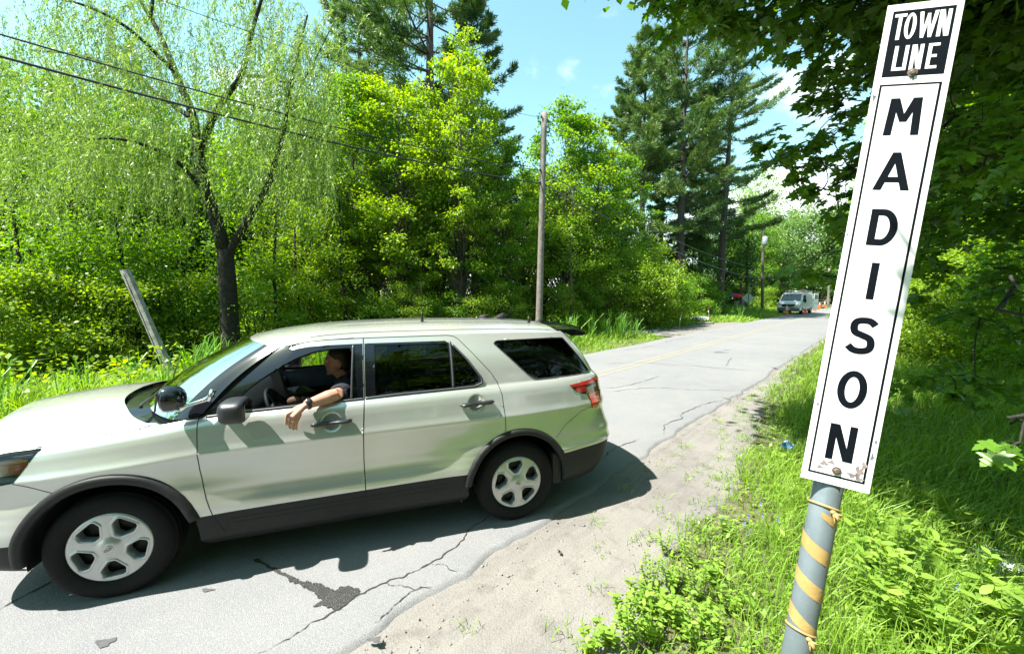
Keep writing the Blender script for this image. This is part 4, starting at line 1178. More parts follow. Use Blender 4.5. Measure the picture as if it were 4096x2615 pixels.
# shoulder badge
bg = MB(); P, F = superell(SHL + (.02, .088, -.035), (.030, .006, .036), .8, .8, 16, 8); bg.add(P, F, True); bg.build('shoulder_badge', mat('badge', (.10, .09, .05), .6, var=.6, scale=60), per)
ax = (WR - ELB) / np.linalg.norm(WR - ELB); wc = lerp(ELB, WR, .90)
wt = MB(); u = np.cross(ax, [0, 0, 1.0]); u /= np.linalg.norm(u); v = np.cross(ax, u)
a = np.linspace(0, 2 * math.pi, 29)
ring = [wc + .036 * math.cos(t) * u + .036 * math.sin(t) * v for t in a]
V = []
for p in ring:
    o_ = (p - wc) / np.linalg.norm(p - wc)
    V += [p - ax * .012, p - ax * .010 + o_ * .004, p + ax * .010 + o_ * .004, p + ax * .012]
wt.add(V, grid_faces(29, 4), True); watch = wt.build('watch', M_WATCH, per)
nrm = np.array([.25, .80, .55]); nrm -= ax * (nrm @ ax); nrm /= np.linalg.norm(nrm)
t1 = np.cross(nrm, ax); Mx = np.stack([ax, t1, nrm], 1)
wf_ = MB(); wf_.lathe([(.0, .010), (.019, .010), (.022, .006), (.022, -.006)], (0, 0, 0), 'z', 20)
wf_.V = [tuple(wc + nrm * .040 + Mx @ np.array(p)) for p in wf_.V]; wf_.build('watch_face', mat('watch_face', (.05, .055, .06), .15, metal=.5), watch)
kn, p1, p2 = fingers[2]; d = (p1 - kn) / np.linalg.norm(p1 - kn); rc_ = lerp(kn, p1, .55); u = np.cross(d, [1.0, 0, 0]); u /= np.linalg.norm(u); v = np.cross(d, u)
rg = MB(); rg.tube([rc_ + .0112 * (math.cos(t) * u + math.sin(t) * v) for t in np.linspace(0, 2 * math.pi, 21)], .0022, 6, cap=False)
rg.build('ring', mat('gold', (.85, .60, .22), .2, metal=1.0), per)
# ================================================================== town line sign
def stroke(poly_list):
    return poly_list
def bar(a, b, w):
    a, b = np.array(a, float), np.array(b, float); d = (b - a) / np.linalg.norm(b - a); n = np.array([-d[1], d[0]]) * w / 2
    return [a + n, b + n, b - n, a - n]
def arc(c, rx, ry, a0, a1, w, n=28):
    t = np.radians(np.linspace(a0, a1, n)); o = [(c[0] + (rx) * math.cos(k), c[1] + (ry) * math.sin(k)) for k in t]
    i = [(c[0] + (rx - w) * math.cos(k), c[1] + (ry - w) * math.sin(k)) for k in t]
    return [np.array(p) for p in o + i[::-1]]
def glyph(ch, W, H, w):
    """stroke letters, baseline at 0, built from bars and arcs"""
    if ch == 'I': return [bar((W / 2, 0), (W / 2, H), w)]
    if ch == 'L': return [bar((w / 2, 0), (w / 2, H), w), bar((w, w / 2), (W, w / 2), w)]
    if ch == 'T': return [bar((W / 2, 0), (W / 2, H - w), w), bar((0, H - w / 2), (W, H - w / 2), w)]
    if ch == 'E': return [bar((w / 2, 0), (w / 2, H), w)] + [bar((w, y), (x, y), w * .9) for y, x in ((w * .45, W), (H / 2, W * .85), (H - w * .45, W))]
    if ch == 'N': return [bar((w / 2, 0), (w / 2, H), w), bar((W - w / 2, 0), (W - w / 2, H), w), [np.array(p) for p in ((w * .2, H), (w * 1.25, H), (W - w * .2, 0), (W - w * 1.25, 0))]]
    if ch == 'M': return [[np.array(p) for p in ((0, 0), (w, 0), (w * 1.25, H), (w * .25, H))], [np.array(p) for p in ((W - w, 0), (W, 0), (W - w * .25, H), (W - w * 1.25, H))],
                          [np.array(p) for p in ((w * .28, H), (w * 1.35, H), (W / 2 + w * .42, H * .36), (W / 2 - w * .42, H * .36))], [np.array(p) for p in ((W - w * 1.35, H), (W - w * .28, H), (W / 2 + w * .42, H * .36), (W / 2 - w * .42, H * .36))]]
    if ch == 'W': return [[np.array(p) for p in ((0, H), (w, H), (W * .30 + w * .35, 0), (W * .30 - w * .45, 0))], [np.array(p) for p in ((W * .30 - w * .35, 0), (W * .30 + w * .4, 0), (W * .5 + w * .45, H * .92), (W * .5 - w * .35, H * .92))],
                          [np.array(p) for p in ((W * .5 - w * .45, H * .92), (W * .5 + w * .35, H * .92), (W * .70 + w * .35, 0), (W * .70 - w * .4, 0))], [np.array(p) for p in ((W - w, H), (W, H), (W * .70 + w * .45, 0), (W * .70 - w * .35, 0))]]
    if ch == 'A': return [[np.array(p) for p in ((0, 0), (w * 1.08, 0), (W / 2 + w * .5, H), (W / 2 - w * .5, H))], [np.array(p) for p in ((W - w * 1.08, 0), (W, 0), (W / 2 + w * .5, H), (W / 2 - w * .5, H))], bar((W * .25, H * .28), (W * .75, H * .28), w * .85)]
    if ch == 'O': return [arc((W / 2, H / 2), W / 2, H / 2, 0, 360, w, 48)]
    if ch == 'D': return [bar((w / 2, 0), (w / 2, H), w), bar((w, H - w / 2), (W * .45, H - w / 2), w), bar((w, w / 2), (W * .45, w / 2), w), arc((W * .45, H / 2), W * .55, H / 2, -90, 90, w, 32)]
    if ch == 'S':
        h = w / 2
        C = catmull(np.array([(.91 * W, .80 * H), (.73 * W, H - h * 1.2), (.5 * W, H - h), (.24 * W, H - h * 1.5), (h * 1.1, .745 * H), (.23 * W, .585 * H), (.5 * W, .515 * H), (.78 * W, .435 * H), (W - h, .265 * H), (.77 * W, h * 1.6), (.5 * W, h), (.25 * W, h * 1.25), (.05 * W, .21 * H)]), 60)
        T = np.gradient(C, axis=0); T /= np.linalg.norm(T, axis=1)[:, None]; N_ = np.stack([-T[:, 1], T[:, 0]], 1) * h
        return [[*(C + N_), *(C - N_)[::-1]]]
SW = 0.20
SIGN_CORNERS = ((1.6225, 1.8267, 3.2641), (1.8516, 1.7304, 3.2373), (1.5379, 1.6495, 1.1736), (1.3088, 1.7459, 1.2004))
cw_ = lambda p: _C + (np.array(p) - _C) * .8
TL, TR, BR, BL = [cw_(p) for p in SIGN_CORNERS]
vz = ((TL + TR) / 2 - (BL + BR) / 2); SLEN = np.linalg.norm(vz); vz /= SLEN
vx = (TR + BR) / 2 - (TL + BL) / 2; vx -= vz * (vx @ vz); vx /= np.linalg.norm(vx)
vy = np.cross(vz, vx)                                   # away from the camera
Bc = (BL + BR) / 2
POST_R = .0445
BU = SLEN / 8.249                                       # unit of height on the face
h0 = (Bc[2] + .06) / vz[2]
base = Bc - vz * h0 + vy * 0
M4 = Matrix(((vx[0], vy[0], vz[0], base[0]), (vx[1], vy[1], vz[1], base[1]), (vx[2], vy[2], vz[2], base[2]), (0, 0, 0, 1)))
sgn = thing('town_line_sign', 'tall white TOWN LINE MADISON sign on a leaning steel post', 'sign')
sgn.matrix_world = M4
M_SWHITE = mat('sign_white_paint', (.74, .75, .74), .38, color2=(.66, .67, .66), scale=5, bump=.04, bscale=30)
M_SBLACK = mat('sign_black_paint', (.004, .006, .010), .5, spec=.12, var=.3, scale=14)
M_GALV = mat('galvanised_steel', (.15, .185, .20), .42, metal=.25, color2=(.115, .145, .16), scale=9, bump=.05, bscale=80)
M_RUST = mat('rusty_chip', (.27, .21, .20), .8, color2=(.15, .13, .13), scale=90)
b = MB(); b.box((0, 0, h0 + SLEN / 2), (SW, .0032, SLEN), bevel=.0012); panel = b.build('sign_panel', M_SWHITE, sgn)
b = MB(); b.tube([(0, POST_R + .004, -.05), (0, POST_R + .004, h0 * .5), (0, POST_R + .004, h0 + SLEN - .04)], POST_R, 32); post = b.build('sign_post', M_GALV, sgn)
def face(polys, name, m, a0, b1, off, par=panel):
    """polys in units of the sign width; a0 left edge, b1 baseline measured down from the top"""
    bb = MB()
    for k, pl in enumerate(polys):
        P = [((a0 + p[0] - .5) * SW, (h0 + SLEN) - (b1 - p[1]) * BU) for p in pl]
        d = off + k * .00006
        n = len(P); V = [(x, -.0016 - d, z) for x, z in P]
        tri = tessellate_polygon([[Vector((x, z, 0)) for x, z in P]])
        bb.add(V, [tuple(t) for t in tri])
    return bb.build(name, m, par)
face([[(0, 0), (.82, 0), (.82, 1.10), (0, 1.10)]], 'black_field', M_SBLACK, .09, 1.215, .0004)
for (a, b_, w_, h_) in ((.09, 1.37, .82, .030), (.09, 8.11, .82, .034)): face([[(0, 0), (w_, 0), (w_, h_), (0, h_)]], 'border_line', M_SBLACK, a, b_, .0004)
for (a, w_) in ((.09, .030), (.875, .035)): face([[(0, 0), (w_, 0), (w_, 6.76), (0, 6.76)]], 'border_line', M_SBLACK, a, 8.11, .0005)
for ch, a, bt, w_, h_ in (('M', .255, 2.20, .475, .62), ('A', .25, 3.12, .50, .635), ('D', .305, 4.06, .39, .62), ('I', .447, 4.98, .10, .63), ('S', .30, 5.93, .39, .64), ('O', .288, 6.88, .42, .66), ('N', .292, 7.81, .395, .63)):
    face(glyph(ch, w_, h_, .110), 'letter', M_SBLACK, a, bt, .0004)
for ch, a, bt, w_, h_ in (('T', .125, .60, .16, .43), ('O', .275, .60, .155, .43), ('W', .455, .60, .245, .43), ('N', .712, .60, .155, .43), ('L', .203, 1.115, .14, .41), ('I', .34, 1.115, .06, .41), ('N', .435, 1.115, .155, .41), ('E', .648, 1.115, .145, .41)):
    face(glyph(ch, w_, h_, .050), 'letter', M_SWHITE, a, bt, .0010)
for (a, bt, r1, r2) in ((.80, 7.93, .05, .10), (.86, 7.80, .04, .06), (.72, 8.00, .07, .04), (.30, 7.90, .05, .04), (.25, 7.98, .04, .03), (.83, 8.04, .05, .03), (.40, 7.86, .045, .03), (.94, 7.62, .02, .06), (.95, 7.35, .015, .04), (.51, 1.24, .03, .05), (.37, .98, .025, .07), (.04, 1.55, .02, .05), (.02, 3.9, .015, .02), (.05, 6.9, .02, .02)):
    t = np.linspace(0, 2 * math.pi, 20, endpoint=False); k = 1 + .35 * np.sin(3 * t + a * 9) + .2 * np.sin(7 * t + bt)
    face([[(r1 * kk * math.cos(q), r2 * kk * math.sin(q)) for q, kk in zip(t, k)]], 'paint_chip', M_RUST if r1 > .03 else M_GALV, a, bt, .0008)
for bt in (1.165, 7.985):
    b = MB(); b.lathe([(.0, -.010), (.007, -.0098), (.0085, -.007), (.0085, -.002)], (0, -.0016, 0), 'y', 6, smooth=False); b.lathe([(.014, -.003), (.014, 0)], (0, -.0016, 0), 'y', 16); b.lathe([(.0, -.003), (.014, -.003)], (0, -.0016, 0), 'y', 16)
    b.build('bolt', mat('bolt_steel', (.35, .28, .24), .45, metal=.8, var=.4, scale=80), sgn, loc=((.495 - .5) * SW, 0, h0 + SLEN - bt * BU))
# yellow tape wound round the post and tied at both ends
M_TAPE = mat('yellow_tape', (.36, .24, .085), .45, var=.15, scale=30, bump=.1, bscale=60)
pc = np.array([0, POST_R + .004, 0])
b = MB(); V = []
zt_, zb_ = h0 - .095, h0 - .565
turns = (zt_ - zb_ - .03) / .135
for t in np.linspace(0, 1, 150):
    a = -math.pi * .62 + t * turns * 2 * math.pi; z = zt_ - .02 - t * (zt_ - zb_ - .03)
    wd = .026 * min(1, .35 + 6 * min(t, 1 - t)); rr = POST_R + .0012 + .0006 * math.sin(t * 60)
    V += [(pc[0] + rr * math.cos(a), pc[1] + rr * math.sin(a), z + wd), (pc[0] + (rr + .0006) * math.cos(a), pc[1] + (rr + .0006) * math.sin(a), z), (pc[0] + rr * math.cos(a), pc[1] + rr * math.sin(a), z - wd)]
b.add(V, grid_faces(150, 3), True); b.build('tape_band', M_TAPE, sgn)
for z in (zt_, zb_):
    b = MB()
    b.tube([pc + np.array([(POST_R + .002) * math.cos(a), (POST_R + .002) * math.sin(a), z + .014 * math.cos(a + 2)]) for a in np.linspace(0, 2 * math.pi, 30)], .0045, 6, cap=False)
    k0 = pc + np.array([.012, -POST_R - .006, z])
    blob(b, k0, (.010, .007, .008), 1.0, 10)
    for q in range(9):
        d = np.array([.9 - .1 * q, -.35 + .1 * math.sin(q * 2), -.10 - .12 * q + .1 * math.cos(q * 5)]); L = .030 + .012 * math.sin(q * 3)
        b.tube([k0, k0 + d * L * .5 + (0, -.004, 0), k0 + d * L], [.003, .0032, .0018], 4)
    b.build('tape_knot', M_TAPE, sgn)

# ================================================================== poles and wires
M_POLE = mat('weathered_pole', (.13, .11, .095), .9, color2=(.19, .17, .155), scale=6, bump=.6, bscale=40)
M_POLED = mat('dark_pole', (.085, .065, .055), .9, color2=(.13, .105, .09), scale=5, bump=.5, bscale=40)
M_BROWN = mat('brown_pole', (.16, .065, .04), .9, color2=(.11, .05, .035), scale=5, bump=.4, bscale=40)
M_IRON = mat('iron_hardware', (.10, .10, .105), .5, metal=.7)
M_WIRE = mat('cable_black', (.018, .019, .022), .5)
M_WIRE2 = mat('bare_wire', (.10, .11, .12), .45, metal=.5)
def gz(x, y): return float(ground_z(x, y))
def pole(name, label, b0, top, r0, r1, m, cat='pole', group=None):
    b0 = np.array(b0, float); top = np.array(top, float)
    t = thing(name, label, cat, b0, group=group)
    d = top - b0; n = 14
    pts = [d * k for k in np.linspace(-.02, 1, n)]
    b = MB(); b.tube(pts, np.linspace(r0, r1, n), 14); b.build('shaft', m, t)
    return t
Y1 = 17.0
p_top = at(2178, 450, Y1); p_b = at(2156, 1290, Y1); dirp = (p_top - p_b) / (p_top[2] - p_b[2]); p_base = p_b - dirp * (p_b[2] + .1)
up1 = pole('utility_pole', 'tall weathered grey wooden utility pole carrying two black cables across from the SUV', p_base, p_top, .155, .105, M_POLE)
def on1(z): return dirp * (z - p_base[2])
for z, r in ((at(2171, 474, Y1)[2], .05), (at(2180, 685, Y1)[2], .05), (at(2182, 734, Y1)[2], .06)):
    b = MB(); b.tube([on1(z) + (-.14, -.10, 0), on1(z) + (.14, .10, 0)], .018, 6); b.lathe([(.0, .06), (.03, .055), (.04, .02), (.03, -.02), (.0, -.03)], tuple(on1(z) + (-.13, -.10, .03)), 'z', 10); b.build('insulator', M_IRON, up1)
b = MB(); b.tube([on1(z) + (-.12, -.08, 0) for z in np.linspace(p_top[2] - 3.2, p_top[2] - .2, 10)], .010, 5); b.build('ground_wire', M_IRON, up1)
Y2 = 46.2
q_top = at(3053, 890, Y2); q_base = at(3049, 1240, Y2); q_base[2] = -.1
up2 = pole('utility_pole', 'utility pole with crossarm and grey transformer drum beside the van', q_base, q_top, .17, .12, M_POLED)
hh = q_top[2] - q_base[2]
dq = (q_top - q_base) / hh
b = MB(); b.box(tuple(dq * (hh - .35)), (1.95, .12, .12), rot=R(18)); b.build('crossarm', M_POLED, up2)
for k in (-.85, -.45, .75):
    b = MB(); b.lathe([(.0, .2), (.04, .19), (.05, .1), (.03, .0)], tuple(dq * (hh - .28) + np.array([k * math.cos(R(18)), k * math.sin(R(18)), 0])), 'z', 8); b.build('insulator', M_IRON, up2)
b = MB(); b.lathe([(.0, .5), (.10, .5), (.26, .42), (.27, -.40), (.22, -.5), (0, -.5)], tuple(dq * (hh - 2.1) + np.array([-.05, -.42, 0])), 'z', 18); b.build('transformer', mat('transformer_grey', (.24, .28, .29), .5, metal=.2), up2)
b = MB(); a0 = dq * (hh - 6.6); b.tube([a0, a0 + (-1.0, -.3, -.5), a0 + (-1.9, -.5, -1.3), a0 + (-2.25, -.6, -2.6)], .05, 6); b.build('conduit_arm', M_IRON, up2)
for k in (-.6, .45):
    b = MB(); P, F_ = superell(tuple(dq * (hh - 6.3) + np.array([k * 1.6, -.1, 0])), (.38, .16, .20), .8, .8, 14, 8); b.add(P, F_, True); b.build('cable_splice', M_WIRE, up2)
b = MB(); b.tube([dq * (hh - 6.35) + (-1.1, -.05, 0), dq * (hh - 6.35) + (.8, .05, 0)], .04, 6); b.build('cable_bracket', M_IRON, up2)
def simple_pole(px0, px1, Y, r, m, name, label, cat='pole'):
    a = at(*px0, Y); b_ = at(*px1, Y); b_[2] = min(b_[2], gz(b_[0], b_[1])) - .05
    return pole(name, label, b_, a, r, r * .85, m, cat)
bp = simple_pole((2991, 956), (2986, 1220), 44, .135, M_BROWN, 'meter_pole', 'reddish brown service pole with a metal conduit running down it')
b = MB(); hb2 = at(2991, 956, 44)[2]; b.tube([(.17, -.12, .3), (.19, -.12, hb2 - .1)], .045, 8); b.build('conduit', mat('conduit_grey', (.45, .47, .5), .4, metal=.4), bp)
b = MB(); b.lathe([(.0, .2), (.08, .16), (.09, .0), (.05, -.05)], (.19, -.12, hb2), 'z', 10); b.build('weather_head', M_IRON, bp)
simple_pole((2964, 1128), (2963, 1230), 42, .16, M_BROWN, 'cut_pole', 'short cut-off brown pole standing beside the umbrella stand')
simple_pole((3317, 1073), (3315, 1200), 70, .18, M_POLE, 'utility_pole', 'pale bare pole far along the road beyond the orange cones')
# leaning squared post at the left
a = at(500, 1080, 9.0); b_ = at(706, 1545, 9.0); d = (b_ - a); b_ = a + d * ((a[2] + .15) / (a[2] - b_[2]))
lp = thing('leaning_post', 'pale weathered wooden post leaning left among the reeds', 'post', b_)
M_GREYW = mat('grey_wood', (.34, .345, .32), .9, color2=(.18, .17, .15), scale=7, bump=.6, bscale=50)
v = (a - b_); ln = np.linalg.norm(v); v /= ln; u = np.cross(v, [0, 1.0, 0]); u /= np.linalg.norm(u); w_ = np.cross(u, v)
Mx = np.stack([u, w_, v], 1)
b = MB(); V = []
for k in np.linspace(0, 1, 9):
    for (x, y) in ((-.065, -.055), (-.02, -.065), (.065, -.06), (.068, .06), (-.06, .065)): V.append(Mx @ np.array([x + .006 * math.sin(k * 9 + y * 30), y, k * ln + (.03 * x if k == 1 else 0)]))
b.add(V, [(i * 5 + j, i * 5 + (j + 1) % 5, (i + 1) * 5 + (j + 1) % 5, (i + 1) * 5 + j) for i in range(8) for j in range(5)] + [(0, 1, 2, 3, 4), (40, 41, 42, 43, 44)]); b.build('timber', M_GREYW, lp)
b = MB(); b.tube([Mx @ np.array([.02 + .01 * math.sin(k * 5), -.066, k * ln]) for k in np.linspace(.1, .97, 14)], [.004 + .004 * (i % 3) for i in range(14)], 4); b.build('drying_crack', M_CRACK, lp)

def wire(name, label, pts, r, m):
    pts = np.array(pts, float); o = thing(name, label, 'cable', pts[0]); o_ = MB(); o_.tube(pts - pts[0], r, 6); o_.build('strand', m, o); return o
def span(a, b, sag, n=40):
    t = np.linspace(0, 1, n)[:, None]; P = a + (b - a) * t; P[:, 2] -= (4 * sag * t * (1 - t))[:, 0]; return P
def wire_pt(px_, z1): pass
A1, A2, A3 = on1(at(2182, 734, Y1)[2]) + p_base, on1(at(2180, 685, Y1)[2]) + p_base, on1(at(2171, 474, Y1)[2]) + p_base
def left_end(px0, py0, A):
    """same roadside line, 14 m nearer along the road, then on to the pole out of frame"""
    d = ray(px0, py0); v0 = float(A[:2] @ RN[:2]); k = v0 / float(d[:2] @ RN[:2]); return _C + d * k
for A, pxl, r, lb, m in ((A1, (0, 226), .022, 'thick black lower cable between the utility pole and the willow', M_WIRE), (A2, (0, 138), .015, 'thinner black cable just above the thick one', M_WIRE), (A3, (640, 0), .007, 'thin pale bare wire high above the two black cables', M_WIRE2)):
    L0 = left_end(*pxl, A); dirv = (L0 - A); far_ = A + dirv * 2.2
    sag = .25
    P = span(A, L0, .22, 40); ext = span(L0, far_ + (0, 0, .8), .12, 20)
    wire('overhead_cable', lb, np.vstack([P, ext[1:]]), r, m)
B1 = at(3005, 985, Y2); B2 = at(3020, 955, Y2); B1 = dq * (hh - 6.35) + q_base; B2 = dq * (hh - 5.2) + q_base; B3 = dq * (hh - .2) + q_base
for A, B, r, lb, m in ((A1, B1, .032, 'thick black cable running on to the transformer pole', M_WIRE2), (A2, B2, .022, 'thinner black cable running on to the transformer pole', M_WIRE2), (A3, B3, .008, 'thin bare wire from the pole top to the crossarm', M_WIRE2)):
    wire('overhead_cable', lb, span(A, B, .75, 50), r, m)

# ================================================================== road sign from behind, marker stakes, stand, mailbox
M_SGB = mat('sign_back_green', (.30, .40, .31), .5, metal=.3, var=.1, scale=4)
g0 = gnd(2990, 1262); g0[2] = -.06
ds = thing('warning_sign', 'diamond road sign seen from its plain green back on a steel post', 'sign', g0, R(-8))
b = MB(); b.box((.02, 0, 1.25), (.06, .05, 2.6)); b.build('post', M_GALV, ds)
b = MB(); b.prism([(0, -.56), (.56, 0), (0, .56), (-.56, 0)], (0, .004, 0), (0, .03, 1.72)); b.build('panel', M_SGB, ds)
M_STAKE = mat('white_stake', (.7, .7, .68), .5); M_REFL = mat('red_reflector', (.65, .02, .02), .25, coat=.6)
for (bx, by), (tx, ty), lb in (((2714, 1314), (2726, 1251), 'driveway stake with red reflector beside the rocks, tilted right'), ((2839, 1291), (2833, 1236), 'driveway stake with red reflector behind the white flowers, tilted left')):
    g0 = gnd(bx, by); tp = at(tx, ty, g0[1]); g0[2] = -.05
    t = thing('reflector_stake', lb, 'stake', g0, group='driveway marker stakes'); d = tp - g0
    b = MB(); b.tube([(0, 0, 0), d * .97], .011, 6); b.build('rod', M_STAKE, t)
    b = MB(); b.lathe([(.0, -.022), (.05, -.02), (.058, 0), (.05, .02), (.0, .022)], (0, 0, 0), 'y', 18); b.build('reflector', M_REFL, t, loc=d, rot=(0, 0, R(-20)))
# umbrella over a small white stand
g0 = at(2948, 1240, 42.0); g0[2] = -.08
um = thing('market_umbrella', 'red and blue panelled umbrella over a small white roadside stand', 'umbrella', g0)
M_UB = mat('umbrella_blue', (.10, .17, .30), .7); M_UR = mat('umbrella_red', (.50, .02, .04), .7)
cz_ = at(2935, 1172, 42)[2] + .1; ux = at(2939, 1180, 42)[0] - g0[0]
b = MB(); b.tube([(ux, 0, 0), (ux, 0, cz_)], .025, 6); b.build('pole', M_IRON, um)
for k in range(8):
    a0, a1 = k * math.pi / 4, (k + 1) * math.pi / 4
    V = [(ux, 0, cz_)]
    for rr, zz in ((.38, -.09), (.72, -.30), (.80, -.42)):
        for a in (a0, (a0 + a1) / 2, a1): V.append((ux + rr * math.cos(a), rr * math.sin(a), cz_ + zz - .0 * 1))
    b = MB(); b.add(V, [(0, 1, 2), (0, 2, 3), (1, 4, 5, 2), (2, 5, 6, 3), (4, 7, 8, 5), (5, 8, 9, 6)], True); b.build('canopy_panel', M_UR if k % 4 == 1 or k == 6 else M_UB, um)
fs = thing('farm_stand', 'small white cabinet stand with an open front under the umbrella', 'stand', g0 + np.array([.35, .25, 0]))
M_STW = mat('stand_white', (.62, .66, .68), .6, var=.2)
for nm, c, d in (('side_panel', (-.34, 0, .65), (.04, .5, 1.3)), ('side_panel', (.34, 0, .65), (.04, .5, 1.3)), ('back_panel', (0, .24, .65), (.64, .03, 1.3)), ('shelf', (0, 0, .45), (.63, .44, .03)), ('shelf', (0, 0, .9), (.63, .44, .03)), ('roof_board', (0, -.02, 1.32), (.8, .62, .04))):
    b = MB(); b.box(c, d); b.build(nm, M_STW, fs)
g0 = at(3286, 1216, 58.0); g0[2] = -.1
mbx = thing('mailbox', 'black mailbox on a post beside the road beyond the cones', 'mailbox', g0, R(40))
b = MB(); b.box((0, 0, .55), (.1, .1, 1.1)); b.build('post', M_BROWN, mbx)
b = MB(); b.prism([(-.12, 0), (.12, 0), (.12, .14)] + [(.12 * math.cos(t), .14 + .10 * math.sin(t)) for t in np.linspace(0.2, math.pi - .2, 8)] + [(-.12, .14)], (0, .55, 0), (0, -.28, 1.1)); b.build('box', M_BLKG, mbx)
b = MB(); b.box((.13, -.1, 1.3), (.01, .05, .12)); b.build('flag', M_REFL, mbx)
# rocks, timbers and marker on the tree
M_ROCK = mat('pale_rock', (.30, .295, .285), .9, color2=(.2, .195, .19), scale=6, bump=.5, bscale=25)
rock_meshes = []
for k in range(4):
    P, F_ = superell((0, 0, 0), (1, .8, .6), .9, .9, 12, 8); P = P * (1 + .22 * vnoise(P[:, 0] * 2 + k * 7, P[:, 1] * 2 + P[:, 2] * 2.3, k)[:, None]); b = MB(); b.add(P, F_, False); rock_meshes.append(b.mesh('rock', M_ROCK))
for k, (x, y) in enumerate([(2518, 1336), (2532, 1330), (2545, 1337), (2560, 1328), (2578, 1333), (2593, 1326), (2608, 1322), (2622, 1326), (2634, 1317), (2648, 1313), (2660, 1317), (2676, 1309), (2690, 1307), (2540, 1320), (2700, 1312)]):
    g0 = gnd(x, y); s_ = .10 + .09 * ((k * 37) % 10) / 10
    o = link('rock', rock_meshes[k % 4], None, loc=(g0[0], g0[1], s_ * .25 - .03), rot=(0, 0, k * 1.7), scale=(s_ * 1.2, s_, s_))
    props(o, 'pale grey field stone lying in the row edging the dirt driveway', 'rock', 'stones edging the driveway')
M_LOG = mat('bleached_timber', (.27, .24, .21), .9, color2=(.18, .16, .135), scale=8, bump=.5, bscale=40)
for (x0, y0, x1, y1, r, lb) in ((2786, 1297, 2854, 1295, .085, 'bleached timber lying in front of the white flowers'), (2500, 1320, 2590, 1316, .10, 'bleached log lying behind the row of stones'), (2360, 1318, 2440, 1312, .10, 'half hidden log by the tree with the orange marker'), (2600, 1312, 2690, 1304, .08, 'thin bleached log beside the tilted reflector stake')):
    a, b_ = gnd(x0, y0), gnd(x1, y1); o = thing('log', lb, 'log', (a[0], a[1], r * .6)); m_ = MB(); n = 9
    m_.tube([(b_ - a) * k + np.array([0, .03 * math.sin(k * 7), .01 * math.sin(k * 11)]) for k in np.linspace(0, 1, n)], [r * (1 + .12 * math.sin(i * 2.1)) for i in range(n)], 9); m_.build('trunk', M_LOG, o)
# litter in the grass: crushed blue packet
g0 = gnd(3150, 1812); g0[2] = .10
M_LITB = mat('litter_blue', (.03, .16, .55), .35, color2=(.65, .70, .80), scale=18, lo=.55, hi=.6)
n = 12; u = np.linspace(-1, 1, n); U_, V_ = np.meshgrid(u, u, indexing='ij')
Pl = np.stack([U_ * .075, V_ * .055, .025 * vnoise(U_ * 2.3, V_ * 2.3, 8) + .012 * vnoise(U_ * 6, V_ * 6, 9) + .03 * (1 - U_ ** 2)], -1).reshape(-1, 3)
Pl2 = Pl * np.array([.97, .97, .2]) - np.array([0, 0, .012])
b = MB(); b.add(Pl, grid_faces(n, n), True); b.add(Pl2, grid_faces(n, n), True)
props(b.build('crushed_packet', M_LITB, None, loc=g0, rot=(R(22), R(-8), R(30))), 'crumpled blue and white packet lying in the roadside grass', 'litter')

# ================================================================== cones and van
M_CONE = mat('cone_orange', (.75, .10, .02), .5, var=.1); M_CONEW = mat('cone_white_band', (.75, .75, .75), .4)
cone0 = None
for (x, Y) in ((3146, 39.8), (3222, 40.2), (3258, 48), (3267.5, 52.5), (3277, 58.5), (3297, 62)):
    g0 = at(x, 1250, Y)
    if cone0 is None:
        cone0 = thing('traffic_cone', '', 'cone', (g0[0], g0[1], 0))
        b = MB(); b.box((0, 0, .025), (.40, .40, .05), bevel=.012); b.build('base', M_CONE, cone0)
        def cr_(z): return .155 - (.155 - .035) * z / .92
        b = MB(); b.lathe([(cr_(.05), .05), (cr_(.5), .5), (cr_(.92), .92), (.0, .92)], (0, 0, 0), 'z', 18)
        for z0, z1 in ((.05, .5), (.60, .68), (.80, .92)): pass
        b.build('cone_body', M_CONE, cone0)
        for z0, z1 in ((.5, .60), (.68, .80)):
            b = MB(); b.lathe([(cr_(z0) + .004, z0), (cr_(z1) + .004, z1)], (0, 0, 0), 'z', 18); b.build('reflective_band', M_CONEW, cone0)
        c = cone0
    else:
        c = copy_tree(cone0); c.location = (g0[0], g0[1], 0)
    props(c, {3146: 'orange cone in front of the van, set out alone', 3222: 'orange cone standing beside the van front wheel', 3258: 'orange cone behind the van, first of the four in a row', 3267.5: 'orange cone second in the row behind the van', 3277: 'orange cone third in the row behind the van', 3297: 'orange cone last in the row, before the mailbox'}[x], 'cone', 'orange cones along the road edge')

VAN_P = at(3163, 1250, 41.3); VAN_P[2] = 0
van = thing('work_van', 'white work van with roof ladder rack and open rear door beside the cones', 'van', VAN_P, math.atan2(-RU[1], -RU[0]) + R(-6))
van.scale = (1.02, 1.02, 1.02)
M_VW = mat('van_white', (.62, .63, .63), .3, coat=.6); M_VG = mat('van_glass', (.02, .025, .025), .05, coat=1.0)
